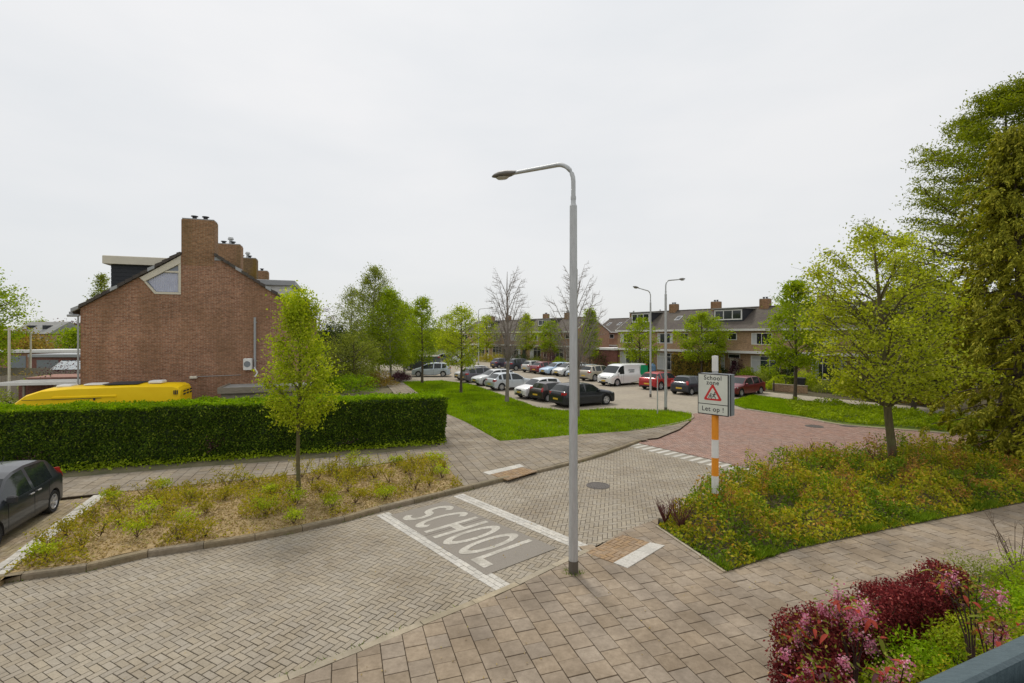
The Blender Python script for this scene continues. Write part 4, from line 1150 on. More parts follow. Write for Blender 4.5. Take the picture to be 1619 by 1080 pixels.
        if tail == 'high':
            V6 = [(-hx + .015, s * yo * .86, z0t), (-hx + .035, s * yo * .99, z0t), (-hx + .10, s * yo * 1.02, z0t + .05), (-hx + .16, s * yo * .96, z1t - .06), (-hx + .12, s * yo * .90, z1t - .06), (-hx + .05, s * yo * .86, z1t - .14)]
        V6b = [(x_ + .10, y_ * .75, z_) for x_, y_, z_ in V6]
        Fc = [tuple(reversed(range(6)))] + [(a, b, b + 6, a + 6) for a, b in ((0, 1), (1, 2), (2, 3), (3, 4), (4, 5), (5, 0))]
        if s < 0: Fc = [tuple(reversed(f)) for f in Fc]
        obj('tail_light', mesh('tail_light', V6 + V6b, Fc, M_TAIL), e)
    # nose: grille, lower intake, plate; tail: plate, bumper strip
    zf = lerp_tab(K['top'], 1) * H_
    MB().bbox(hx - .02, hx + .012, -W_ * .20, W_ * .20, zf - .06, zf + .03, .01).build('grille', M_TRIM, e)
    MB().bbox(hx - .03, hx + .010, -W_ * .30, W_ * .30, gc + .10, gc + .22, .01).build('air_intake', M_TRIM, e)
    if plate:
        MB().box(hx + .012, hx + .022, -.26, .26, gc + .24, gc + .35).build('number_plate', M_PLATE, e)
        MB().box(-hx - .014, -hx + .0, -.26, .26, .33 * H_, .33 * H_ + .11).build('number_plate', M_PLATE, e)
    MB().bbox(-hx - .012, -hx + .03, -W_ * .38, W_ * .38, gc + .12, gc + .20, .01).build('bumper_trim', M_TRIM, e)
    tm, rm = wheel_meshes(r, M_RIM)
    for c in wx:
        for s in (1, -1):
            wv = obj('wheel', tm, e, (c, s * (W_ / 2 - .105), r), 0 if s > 0 else math.pi)
            obj('rim', rm, wv)
    if roofrails:
        for s in (1, -1):
            zz = H_ + .03; yy = s * (W_ / 2 - .27)
            MB().tube([(-.28 * L_, yy, zz - .05), (-.26 * L_, yy, zz), (.03 * L_, yy, zz + .01), (.06 * L_, yy, zz - .06)], .014, 6).build('roof_rail', M_TRIM, e)
    MB().tube([(-.20 * L_, 0, H_ * .99), (-.24 * L_, 0, H_ + .16)], [.006, .003], 4).build('aerial', M_TRIM, e)
    if extras: extras(e, L_, W_, H_, paint)
    return e

# ------------------------------------------------------------------ helpers: houses
def win(parent, x0, x1, z0, z1, y, frame=M_WHITE, fw=.07, mull=(), trans=(), name='window', glass=None, curtain=None, depth=.06, recess=.07):
    """window in a wall whose outer face is at local y, facing -y: frame, panes"""
    m = MB(); yf0, yf1 = y - .05, y + depth
    m.box(x0, x0 + fw, yf0, yf1, z0, z1).box(x1 - fw, x1, yf0, yf1, z0, z1)
    m.box(x0 + fw, x1 - fw, yf0, yf1, z0, z0 + fw).box(x0 + fw, x1 - fw, yf0, yf1, z1 - fw, z1)
    w_ = m.build(name, frame, parent)
    xs = [x0 + fw] + [x0 + (x1 - x0) * t for t in mull] + [x1 - fw]
    for t in mull:
        xc = x0 + (x1 - x0) * t; box('mullion', frame, w_, xc - fw * .35, xc + fw * .35, yf0 + .004, yf1 - .004, z0 + fw, z1 - fw)
    for t in trans:
        zc = z0 + (z1 - z0) * t; box('transom', frame, w_, x0 + fw, x1 - fw, yf0 + .007, yf1 - .007, zc - fw * .35, zc + fw * .35)
    for a, b in zip(xs, xs[1:]):
        box('pane', glass or M_GLASS, w_, a, b, y - .02, y - .008, z0 + fw, z1 - fw)
    if curtain:
        for (a, b) in curtain:
            cx0, cx1 = x0 + fw + (x1 - x0 - 2 * fw) * a, x0 + fw + (x1 - x0 - 2 * fw) * b
            V = []; n = max(4, int((cx1 - cx0) / .06))
            for i in range(n + 1):
                xx = cx0 + (cx1 - cx0) * i / n; V += [(xx, y - .024 - .004 * (i % 2), z0 + fw), (xx, y - .024 - .004 * (i % 2), z1 - fw)]
            obj('curtain', mesh('curtain', V, [(2 * i, 2 * i + 2, 2 * i + 3, 2 * i + 1) for i in range(n)], M_CURTW), w_)
    return w_
def chimney(parent, x0, x1, y0, y1, z0, z1, mat, pots=2, cowl=False):
    c = MB().bbox(x0, x1, y0, y1, z0, z1, .04).build('chimney', mat, parent)
    box('cap_slab', M_LEAD, c, x0 + .03, x1 - .03, y0 + .03, y1 - .03, z1 + .001, z1 + .04)
    for i in range(pots):
        xx = x0 + (x1 - x0) * (i + 1) / (pots + 1); yy = (y0 + y1) / 2
        MB().lathe([(.10, 0.0), (.095, .16), (.16, .165), (.15, .2), (0.0, .22)], 10, c=(xx, yy, z1 + .03)).build('chimney_pot', M_TRIM, c)
    if cowl:
        MB().lathe([(.09, 0.0), (.09, .28), (.15, .3), (.16, .34), (.12, .44), (0.0, .47)], 12, c=((x0 + x1) / 2 + .12, (y0 + y1) / 2, z1 + .03)).build('cowl', M_GALV, c)
    return c
def terrace(loc, az, label, group, W=5.6, D=8.4, EV=5.35, RG=7.75, brick=None, roof=None, dormer=None, sky_l=None, ends=(False, False), seed=0, canopy=True, chim=True):
    """one house of a terrace: local x along the row, +y into the house, facing -y"""
    rng = random.Random(seed)
    brick = brick or M_RBRICK; roof = roof or M_ROOF
    e = empty('terraced_house', (loc[0], loc[1], 0), R(90 - az), label=label, cat='house', group=group)
    # walls: front with openings is one body; gable ends
    V = [(0, 0, 0), (W, 0, 0), (W, D, 0), (0, D, 0), (0, 0, EV), (W, 0, EV), (W, D, EV), (0, D, EV), (0, D / 2, RG - .06), (W, D / 2, RG - .06)]
    Fc = [(0, 1, 5, 4), (2, 3, 7, 6), (1, 2, 6, 9, 5), (3, 0, 4, 8, 7)]
    obj('wall', mesh('wall', V, Fc, brick), e)
    ov = .35; th = .10; sl = (RG - EV) / (D / 2)
    for s, nm_ in ((0, 'front'), (1, 'back')):
        ya, yb_ = (-ov, D / 2) if s == 0 else (D + ov, D / 2)
        za = EV - ov * sl + .04; zb_ = RG
        x0, x1 = (-.12 if ends[0] else .004), (W + .12 if ends[1] else W - .004)
        V = [(x0, ya, za), (x1, ya, za), (x1, yb_, zb_), (x0, yb_, zb_), (x0, ya, za + th), (x1, ya, za + th), (x1, yb_, zb_ + th), (x0, yb_, zb_ + th)]
        Fc = [(4, 5, 6, 7), (0, 3, 2, 1), (0, 1, 5, 4), (1, 2, 6, 5), (3, 0, 4, 7)]
        if s: Fc = [tuple(reversed(f)) for f in Fc]
        obj('roof', mesh('roof', V, Fc, roof), e)
    MB().tube([(0, D / 2, RG + th + .01), (W, D / 2, RG + th + .01)], .09, 6).build('ridge_tile_row', roof, e)
    box('gutter', M_WHITE, e, 0, W, -ov - .12, -ov - .001, EV - .18, EV + .04)
    if ends[0] or ends[1]:
        for k, xx in ((0, -.14), (1, W + .12)):
            if not ends[k]: continue
            for ya, yb_ in ((-ov, D / 2), (D + ov, D / 2)):
                za = EV - ov * sl
                V = [(xx, ya, za), (xx + .02, ya, za), (xx + .02, yb_, RG - .02), (xx, yb_, RG - .02), (xx, ya, za + .2), (xx + .02, ya, za + .2), (xx + .02, yb_, RG + .17), (xx, yb_, RG + .17)]
                obj('verge_board', mesh('verge_board', V, [(0, 1, 2, 3), (4, 7, 6, 5), (0, 4, 5, 1), (1, 5, 6, 2), (2, 6, 7, 3), (3, 7, 4, 0)], M_WHITE), e)
    if canopy: box('canopy', M_WHITE, e, 0, W, -.75, -.001, 2.82, 3.06)
    cu = rng.choice([None, [(0, .16), (.84, 1)], [(0, 1)], [(0, .25)]])
    win(e, .5, 2.6, 3.75, 4.95, -.001, mull=(.5,), curtain=cu)
    win(e, 3.7, 4.7, 4.2, 4.95, -.001, mull=())
    win(e, .45, 3.35, .55, 2.6, -.001, mull=(.33, .66), trans=(.78,), curtain=rng.choice([[(0, .2), (.8, 1)], None, [(0, .33)]]))
    d = box('door', rng.choice([M_SIGNG, M_CREAM, M_WHITE, M_CLAD]), e, 3.95, 4.85, -.05, -.002, .12, 2.2)
    box('glazing', M_GLASS, d, 4.15, 4.65, -.06, -.052, 1.1, 2.0)
    box('door_step', M_KERB, e, 3.8, 5.0, -.5, -.001, 0, .12)
    win(e, 3.75, 5.05, 2.24, 2.7, -.001, mull=())
    if chim: chimney(e, W - .5, W + .45, D / 2 - .45, D / 2 + .45, RG - .5, RG + .95, M_CHIM, pots=2, cowl=rng.random() < .4)
    if dormer:
        x0, x1 = dormer; z1 = RG - .12; z0 = EV + .75; y0 = (z0 - EV) / sl; 
        db = M_WHITE if rng.random() < .5 else M_CLAD
        V = [(x0, y0, z0), (x1, y0, z0), (x1, y0, z1), (x0, y0, z1), (x0, D / 2, z1), (x1, D / 2, z1)]
        o = obj('dormer', mesh('dormer', V, [(0, 1, 2, 3), (0, 3, 4), (1, 5, 2)], M_CLAD), e)
        box('dormer_roof', M_BITUM, e, x0 - .15, x1 + .15, y0 - .25, D / 2 + .1, z1, z1 + .12)
        win(e, x0 + .1, x1 - .1, z0 + .3, z1 - .08, y0 - .001, mull=(.34, .66), name='dormer_window', fw=.13)
    if sky_l:
        for xx in sky_l:
            zc = EV + 1.1; yc = 1.1 / sl
            V = [(xx, yc, zc), (xx + .7, yc, zc), (xx + .7, yc + .9, zc + .9 * sl), (xx, yc + .9, zc + .9 * sl)]
            V = [(a, b - .03, c + th + .05) for a, b, c in V]
            V2 = [(a, b, c - .1) for a, b, c in V]
            sk = obj('skylight', mesh('skylight', V + V2, [(0, 1, 2, 3), (0, 4, 5, 1), (1, 5, 6, 2), (2, 6, 7, 3), (3, 7, 4, 0)], M_LEAD), e)
            V3 = [(a + (.08 if i in (0, 3) else -.08), b + (.09 if i < 2 else -.09), c + (.09 * sl if i < 2 else -.09 * sl) + .006) for i, (a, b, c) in enumerate(V)]
            obj('pane', mesh('pane', V3, [(0, 1, 2, 3)], M_GLASS), sk)
    return e
# ================================================================== large structure: the gable-end house and its row
GW, GE_L, GE_R, GS, GR = 8.76, 5.88, 6.02, 4.58, 8.94      # width, eaves, ridge position and height
GO = (-19.3, 22.0); GRZ = math.atan2(.322, .947)
PIT = 5.3
def zroof(s): return GE_L + .668 * s if s < GS else GE_R + .668 * (GW - s) - 0.0
GE_R = GR - .668 * (GW - GS)
def row_house(k):
    e = empty('gable_house' if k == 0 else 'row_house', (GO[0] + -.322 * PIT * k, GO[1] + .947 * PIT * k, 0), GRZ,
              label='dark red brick end house with blank gable wall, tall chimney and slanted attic window' if k == 0 else
              ['', 'row house just behind the gable wall, its white dormer showing over the roof edge', 'third house of the brick row, chimney with round metal cowl',
               'fourth house of the brick row, only its low chimney in view'][k], cat='house', group='houses of the brick row behind the hedge')
    D = PIT
    if k == 0:
        # gable wall with the opening for the attic window; the window sits between slope and chimney
        ws0, ws1, wz0 = 2.82, 3.87, 6.60
        zc = 7.58       # where the slanted lower edge meets the roof line board
        pts = [(0, 0), (GW, 0), (GW, zroof(GW)), (GS, GR), (ws1, zroof(ws1)), (ws1, wz0), (ws0, wz0), (2.32, zroof(2.32)), (0, zroof(0))]
        tri = tessellate_polygon([[Vector((a, b, 0)) for a, b in pts]])
        V = [(a, 0, b) for a, b in pts]; Fc = []
        for a, b, c in tri:
            A, B, C_ = pts[a], pts[b], pts[c]
            Fc.append((a, b, c) if (B[0] - A[0]) * (C_[1] - A[1]) - (C_[0] - A[0]) * (B[1] - A[1]) > 0 else (a, c, b))
        n = len(V); V += [(a, .32, b) for a, b in pts]
        for i in range(n):
            j = (i + 1) % n; Fc.append((j, i, i + n, j + n))
        obj('wall', mesh('wall', V, Fc, M_GBRICK), e)
        box('side_wall', M_GBRICK, e, .0, .3, .33, D, 0, zroof(0) - .05); box('side_wall', M_GBRICK, e, GW - .3, GW, .33, D, 0, zroof(GW) - .05)
        # attic window: upright at the chimney, sill, slanted side, cream board under the roof edge
        def poly(name, pp, y0, y1, mat, par):
            nn = len(pp); V = [(a, y0, b) for a, b in pp] + [(a, y1, b) for a, b in pp]
            ar = sum(pp[i][0] * pp[(i + 1) % nn][1] - pp[(i + 1) % nn][0] * pp[i][1] for i in range(nn))
            f = list(range(nn)); Fc = [tuple(f if ar > 0 else reversed(f)), tuple((i + nn) for i in (reversed(f) if ar > 0 else f))]
            for i in range(nn):
                j = (i + 1) % nn; q = (i, i + nn, j + nn, j); Fc.append(q if ar < 0 else tuple(reversed(q)))
            return obj(name, mesh(name, V, Fc, mat), par)
        cr = lambda s: zroof(s) - .03
        wn = poly('window', [(ws0, wz0), (ws1, wz0), (ws1, wz0 + .10), (ws0 + .05, wz0 + .10)], -.03, .12, M_CREAM, e)
        poly('upright', [(ws1 - .10, wz0 + .11), (ws1, wz0 + .11), (ws1, cr(ws1) - .36), (ws1 - .10, cr(ws1 - .1) - .36)], -.028, .118, M_CREAM, wn)
        poly('slanted_side', [(ws0, wz0), (ws0 + .05, wz0 + .105), (2.44, 7.22), (2.30, zroof(2.3) - .12)], -.032, .122, M_CREAM, wn)
        poly('roof_edge_board', [(2.24, cr(2.24) - .02), (2.42, 7.16), (2.52, 7.22), (ws1, cr(ws1) - .36), (ws1, cr(ws1))], -.06, .10, M_CREAM, wn)
        poly('transom', [(3.18, 7.62), (ws1 - .10, 7.62), (ws1 - .10, 7.70), (3.30, 7.70)], -.026, .1, M_CREAM, wn)
        poly('pane', [(ws0 + .03, wz0 + .09), (ws1 - .09, wz0 + .09), (ws1 - .09, 7.63), (3.14, 7.63), (2.42, 7.2)], .05, .06, pbr('clear_pane', (.16, .18, .22), (.20, .22, .26), rough=.08, spec=.8), wn)
        poly('pane', [(3.26, 7.69), (ws1 - .09, 7.69), (ws1 - .09, 8.10)], .05, .06, pbr('clear_pane', (.16, .18, .22)), wn)
        m = MB(); V = []; cn = 26
        for i in range(cn + 1):
            s = 2.56 + (3.76 - 2.56) * i / cn; yy = .012 if i % 2 else .048
            zt_ = min(7.60, 7.22 + (s - 2.48) * .60 - .04); zb_ = max(wz0 + .10, wz0 + .12 + max(0, (2.87 - s)) * 1.5)
            V += [(s, yy, zb_), (s, yy, zt_)]
        obj('curtain', mesh('curtain', V, [(2 * i, 2 * i + 2, 2 * i + 3, 2 * i + 1) for i in range(cn)], M_CURT), wn)
        chimney(e, ws1 + .002, 5.26, -.006, .75, 8.0, 10.2, M_CHIM, pots=2)
        box('chimney_flashing', M_LEAD, e, 5.262, 5.55, -.03, .5, 8.28, 8.44)
        box('brick_offset', M_GBRICK, e, 5.98, 6.05, -.018, .0, 6.5, 7.75)
        # flue pipe, heat pump and wiring on the wall
        MB().tube([(7.02, -.12, 3.0), (7.02, -.12, 5.55)], .055, 10).build('flue_pipe', M_LEAD, e, smooth=True, sharp=50)
        for z in (3.4, 4.4, 5.3): box('pipe_clip', M_GALV, e, 6.95, 7.09, -.06, -.001, z, z + .04)
        a = MB().bbox(6.55, 6.92, -.42, -.02, 3.0, 3.55, .03).build('wall_air_unit', M_WHITE, e)
        MB().lathe([(0, 0), (.13, 0), (.14, -.01), (.15, .02)], 16, 'y', c=(6.73, -.43, 3.28)).build('fan_grille', M_SIGNG, a)
        MB().tube([(7.0, -.2, 3.1), (7.15, -.25, 2.85), (7.05, -.3, 2.65)], .04, 6).build('drain_hose', M_WHITE, e)
        MB().tube([(4.45, -.02, 2.70), (6.4, -.02, 2.74)], .012, 4).build('cable', M_LEAD, e)
        MB().bbox(4.25, 4.55, -.16, -.003, 2.63, 2.74, .02).build('wall_lamp', M_CREAM, e)
        # gutter end at the left eave
        MB().tube([(-.45, -.05, 5.55), (-.02, -.05, 5.55)], .055, 8).build('gutter_end', M_LEAD, e)
        MB().tube([(-.06, -.04, 5.5), (-.06, -.04, 0.0)], .04, 8).build('downpipe', M_LEAD, e)
    else:
        box('wall', M_GBRICK, e, 0, .3, 0, D, 0, zroof(0) - .05); box('wall', M_GBRICK, e, GW - .3, GW, 0, D, 0, zroof(GW) - .05)
    # roof slabs
    y0, y1 = (.004 if k == 0 else .003), D - .003
    for sgn in (0, 1):
        s0, s1 = (-.30, GS) if sgn == 0 else (GW + .30, GS)
        za, zb_ = (GE_L - .2, GR) if sgn == 0 else (GR - .668 * (GW + .30 - GS), GR)
        V = [(s0, y0, za), (s0, y1, za), (s1, y1, zb_), (s1, y0, zb_)]; V += [(a, b, c + .14) for a, b, c in V]
        Fc = [(0, 3, 2, 1), (4, 5, 6, 7), (0, 1, 5, 4), (1, 2, 6, 5), (2, 3, 7, 6), (3, 0, 4, 7)]
        if sgn == 0: Fc = [tuple(reversed(f)) for f in Fc]
        o = obj('roof', mesh('roof', V, Fc, M_ROOFL), e)
        # visible tile edge: one tile end per course
        if k == 0:
            nc = 17
            for i in range(nc):
                t0, t1 = i / nc, (i + .96) / nc
                a = Vector(V[0]).lerp(Vector(V[3]), t0); b = Vector(V[0]).lerp(Vector(V[3]), t1)
                if sgn == 0 and b.x > 3.868:
                    if a.x > 3.868: continue
                    b = Vector(V[0]).lerp(Vector(V[3]), (3.866 - s0) / (s1 - s0))
                if sgn == 1 and b.x < 5.262:
                    if a.x < 5.262: continue
                    b = Vector(V[0]).lerp(Vector(V[3]), (s0 - 5.264) / (s0 - s1))
                VV = [(a.x, -.14, a.z + .02), (b.x, -.14, b.z + .0), (b.x, -.14, b.z + .14), (a.x, -.14, a.z + .185)]
                VV += [(x_, .12, z_) for x_, _, z_ in VV]
                f6 = [(0, 1, 2, 3), (7, 6, 5, 4), (0, 4, 5, 1), (1, 5, 6, 2), (2, 6, 7, 3), (3, 7, 4, 0)]
                obj('edge_tile', mesh('edge_tile', VV, f6, M_ROOFL if i % 5 else M_LEAD), o)
    # gutters
    box('gutter', M_LEAD, e, -.46, -.31, y0 + .1, y1, GE_L - .3, GE_L - .15)
    if k > 0:
        zt = [0, 9.9, 9.9, 9.7][k]
        chimney(e, 4.1, 5.5, -.45, .45, 7.8, zt, M_CHIM if k != 2 else M_CHIMM, pots=2, cowl=(k in (1, 2)))
    if k == 0:     # dark-clad dormer on the street side, cream fascia
        d = MB().box(.80, 4.0, .95, 4.4, 6.2, 8.02).build('dormer', M_CLAD, e)
        for i in range(9): box('cladding_board', M_CLAD, d, .785, 4.0, .935, .948, 6.35 + i * .185, 6.35 + i * .185 + .17)
        MB().bbox(.52, 4.3, .72, 4.6, 8.022, 8.40, .02).build('dormer_fascia', M_CREAM, e)
    if k == 1:
        d = MB().box(5.2, 8.35, -2.6, 1.2, 6.1, 7.42).build('dormer', M_WHITE, e)
        for i in range(6): box('cladding_board', M_WHITE, d, 5.6, 8.36, -2.615, -2.602, 6.35 + i * .18, 6.35 + i * .18 + .165)
        MB().bbox(5.0, 8.6, -2.8, 1.3, 7.421, 7.70, .02).build('dormer_fascia', M_LEAD, e)
    if k == 2:
        MB().box(5.2, 8.7, -.5, 2.6, 6.1, 7.35).build('dormer', M_CLAD, e)
    return e
for k in range(4): row_house(k)

# wooden shed against the gable wall, flat felt roof
def local(o, x, y): 
    c, s = math.cos(GRZ), math.sin(GRZ); return (o[0] + x * c - y * s, o[1] + x * s + y * c)
sh = empty('shed', (*local(GO, 6.0, -2.3), 0), GRZ, label='weathered wooden shed with flat felt roof against the gable wall', cat='shed')
for i in range(12): box('plank', M_WOOD, sh, 0.02, 3.6, -.02, .01, .05 + i * .18, .05 + i * .18 + .168)
box('wall', M_WOOD, sh, .04, 3.6, .012, 2.2, 0, 2.2)
for i in range(12): box('plank', M_WOOD, sh, .01, .038, .02, 2.2, .05 + i * .18, .05 + i * .18 + .168)
rf = box('roof', M_BITUM, sh, -.05, 3.65, -.1, 2.25, 2.2, 2.3)
box('fascia_board', M_WOOD, rf, -.1, 3.7, -.15, -.101, 2.1, 2.36); box('fascia_board', M_WOOD, rf, -.1, -.051, -.1, 2.25, 2.1, 2.36)

# ================================================================== the terraces across the parking lot
TAZ = 142.0
tdx, tdy = math.sin(R(TAZ)), math.cos(R(TAZ))
def terr_at(p, n, W, **k):      # p: near front corner; house n counted from there
    return ((p[0] - tdx * W * (n + 1), p[1] - tdy * W * (n + 1)))
looks2 = ['behind the wide maple, beyond the dark evergreen', 'behind the middle of the maple crown', 'behind the left half of the maple crown', 'whose window shows under the tree by the path', 'with white-framed dormer, between two street trees',
          'behind the round green street tree', 'behind the two steel lamp posts', 'at the far end of the nearer row, by the garage']
P2 = (36.5, 36.0)
# shift so that the far end of the row stands at (14, 65.2)
Wd2 = 5.75
P2 = (14.0 + tdx * Wd2 * 8, 65.2 + tdy * Wd2 * 8)
dorm = [None, (.6, 3.6), None, (.8, 4.0), None, (1.3, 4.7), None, (1.2, 4.2)]
for n in range(8):
    terrace(terr_at(P2, n, Wd2), TAZ, 'brown brick terraced house ' + looks2[n], 'terraced houses facing the parking lot', W=Wd2, dormer=dorm[n], sky_l=([1.5] if n in (2, 6) else None), ends=(n == 7, n == 0), seed=20 + n)
P1 = (9.8, 78.0)
looks1 = ['with its gable end to the parking lot', 'second from the gable end, white dormer', 'with dark dormer, middle of the farther row', 'behind the bare tree trunk, farther row', 'far end of the farther row behind street trees', 'last roof of the farther row behind the slim lamp post']
for n in range(6):
    terrace(terr_at(P1, n, 5.6), TAZ, 'orange-brown brick terraced house, ' + looks1[n], 'terraced houses of the farther row', W=5.6, RG=7.65, brick=M_RBRICK2 if n < 1 else M_RBRICK, dormer=[None, (1, 4.4), (.8, 3.0), None, (1, 3.5), None][n], ends=(n == 5, n == 0), seed=50 + n)
for n in range(3):
    terrace(terr_at((25.5, 77.5), n, 5.6), TAZ, 'brown brick terraced house with skylights, ' + ['seen over the garage between the rows', 'half hidden behind the orange gable', 'ridge just showing over the orange gable roof'][n], 'terraced houses between the two rows', W=5.6, sky_l=[1.2, 3.6], brick=M_RBRICK2, ends=(False, n == 0), seed=70 + n)
g = empty('garage', (11.3, 68.2, 0), R(90 - 142), label='flat-roofed dark red brick garage between the two rows', cat='garage')
box('wall', M_GAR, g, 0, 4.2, 0, 5, 0, 2.75); box('roof', M_WHITE, g, -.2, 4.4, -.2, 5.2, 2.751, 3.0)

# ================================================================== left background: garages, carport, sheds, far houses
def LB(px, Z): return ((px - 810) / F * Z, Z)
g = empty('garage_row', (*LB(-30, 62), 0), R(6), label='row of brown brick garages with white roof edge beyond the gardens', cat='garage')
box('wall', M_GBRICK, g, 0, 16, 0, 5, 0, 2.5); r_ = box('roof', M_WHITE, g, -.2, 16.2, -.2, 5.2, 2.501, 2.85)
for i in range(6): box('garage_door', [M_SIGNG, M_WOOD, M_SIGNL][i % 3], g, 3.4 + i * 2.1, 5.2 + i * 2.1, -.04, -.001, .05, 2.1)
g = empty('garage_row', (*LB(50, 52), 0), R(0), label='dark brick garage wall with pale roof edge left of the gable', cat='garage')
box('wall', M_GAR, g, 0, 9, 0, 4, 0, 2.4); box('roof', M_LEAD, g, -.2, 9, -.2, 4.2, 2.401, 2.7)
for i in range(3): box('garage_door', [M_SIGNG, M_CLAD, M_SIGNG][i], g, .6 + i * 2.7, 2.9 + i * 2.7, -.04, -.001, .05, 2.1)
g = empty('carport', (*LB(-20, 27.5), 0), R(14), label='low garden lean-to with thin pale roof edge and brown posts', cat='shed')
box('roof', M_BITUM, g, 0, 6.5, 0, 2.6, 1.88, 1.96); box('roof_edge', M_WHITE, g, -.05, 6.55, -.06, -.001, 1.84, 2.0)
for i in range(5): box('post', M_WOOD, g, .1 + i * 1.5, .2 + i * 1.5, .05, .15, 0, 1.88)
box('back_wall', M_GAR, g, 0, 6.5, 2.4, 2.5, 0, 1.86)
g = empty('carport', (*LB(40, 30.5), 0), R(16), label='reddish flat shed roof just left of the gable corner', cat='shed')
box('roof', pbr('red_felt', (.25, .13, .10), (.35, .2, .15), rough=.9, scale=3), g, 0, 3.6, 0, 3.0, 1.95, 2.05); box('wall', M_GAR, g, .1, 3.5, .1, 2.9, 0, 1.948)
g = empty('greenhouse', (*LB(84, 40), 0), R(12), label='small glass-roofed garden building beside the gable wall', cat='greenhouse')
box('wall', M_WOOD, g, 0, 3, 0, 2.5, 0, 1.9)
V = [(-.1, -.1, 1.9), (3.1, -.1, 1.9), (3.1, 1.25, 2.55), (-.1, 1.25, 2.55), (3.1, 2.6, 1.9), (-.1, 2.6, 1.9)]
r_ = obj('roof', mesh('roof', V, [(0, 1, 2, 3), (3, 2, 4, 5), (0, 3, 5), (1, 4, 2)], pbr('pale_glass', (.33, .37, .38), (.42, .46, .47), rough=.2, spec=.7)), g)
for i in range(7): 
    MB().tube([(-.1 + i * .53, -.1, 1.92), (-.1 + i * .53, 1.25, 2.57)], .02, 4).build('glazing_bar', M_WHITE, r_)
g = empty('house', (*LB(18, 115), 0), R(-14), label='distant house with grey roof and small dormer windows at the left', cat='house')
box('wall', M_RBRICK, g, 0, 12, 0, 8, 0, 5.2)
V = [(-.3, -.4, 5.1), (12.3, -.4, 5.1), (12.3, 4, 8.0), (-.3, 4, 8.0), (12.3, 8.4, 5.1), (-.3, 8.4, 5.1)]
obj('roof', mesh('roof', V, [(0, 1, 2, 3), (3, 2, 4, 5), (0, 3, 5), (1, 4, 2)], M_BITUM), g)
for xx in (2, 6, 9.3): win(g, xx, xx + 1.4, 2.9, 4.4, -.001)
for xx in (3, 8): MB().box(xx, xx + 1.2, 1.2, 3.4, 6.2, 7.1).build('dormer', M_CLAD, g)
g = empty('house', (*LB(60, 140), 0), R(-10), label='distant brown-roofed house beside the red-brown tree', cat='house')
box('wall', M_RBRICK2, g, 0, 14, 0, 8, 0, 5.0)
V = [(-.3, -.4, 4.9), (14.3, -.4, 4.9), (13, 4, 8.2), (1, 4, 8.2), (14.3, 8.4, 4.9), (-.3, 8.4, 4.9)]
obj('roof', mesh('roof', V, [(0, 1, 2, 3), (3, 2, 4, 5), (0, 3, 5), (1, 4, 2)], M_ROOF), g)
for px, Z, h, lb in ((15, 33, 5.2, 'white washing-line post nearest the picture edge'), (49, 45, 5.0, 'slim white post in front of the far garages'), (75, 75, 4.0, 'thin pale post between distant garages and trees')):
    e = empty('white_post', (*LB(px, Z), 0), label=lb, cat='post')
    MB().tube([(0, 0, 0), (0, 0, h)], .07, 8).build('shaft', M_CREAM, e); MB().tube([(-.35, 0, h - .15), (.35, 0, h - .15)], .035, 6).build('crossbar', M_CREAM, e)
# fences along the gardens at the left
for (px, Z, wd, h, rz, lb) in ((-40, 36, 10, 1.7, 8, 'weathered board fence behind the lean-to'), (-30, 44, 8, 1.8, -4, 'pale board fence in the middle of the back gardens')):
    e = empty('garden_fence', (*LB(px, Z), 0), R(rz), label=lb, cat='fence')
    for i in range(int(wd / .25)): box('board', M_WOOD, e, i * .25, i * .25 + .235, 0, .02, .05, h + random.uniform(-.02, .02))
    for i in range(int(wd / 2) + 1): box('post', M_WOOD, e, i * 2 - .04, i * 2 + .04, .021, .1, 0, h + .05)

# ================================================================== our own window sill and wall under it
fl = Vector((.459, .567)); fd = Vector((.231, .097)).normalized(); fi = Vector((fd.y, -fd.x))      # fi: into the house
e = empty('window_sill', (fl.x - fd.x * 1.5, fl.y - fd.y * 1.5, 0), math.atan2(fd.y, fd.x), label='grey-blue painted window ledge with dark groove in the picture corner', cat='window ledge')
M_SILL = pbr('sill_paint', (.05, .075, .085), (.085, .12, .13), rough=.45, scale=40, bump=.15, bscale=200, streak=(1, 12, 1))
MB().bbox(0, 4, -.026, 0, 4.12, 4.25, .004).build('outer_lip', M_SILL, e)
box('groove', M_BLACK, e, 0, 4, -.044, -.0265, 4.12, 4.215)
MB().bbox(0, 4, -.26, -.0445, 4.12, 4.232, .004).build('inner_board', pbr('inner_paint', (.13, .16, .17), (.19, .22, .23), rough=.5, scale=30), e)
e = empty('house_wall', (fl.x - fd.x * 5, fl.y - fd.y * 5, 0), math.atan2(fd.y, fd.x), label='brick front wall under the window ledge', cat='wall')
box('brickwork', M_GBRICK, e, 0, 11, -.34, -.04, 0, 4.11)
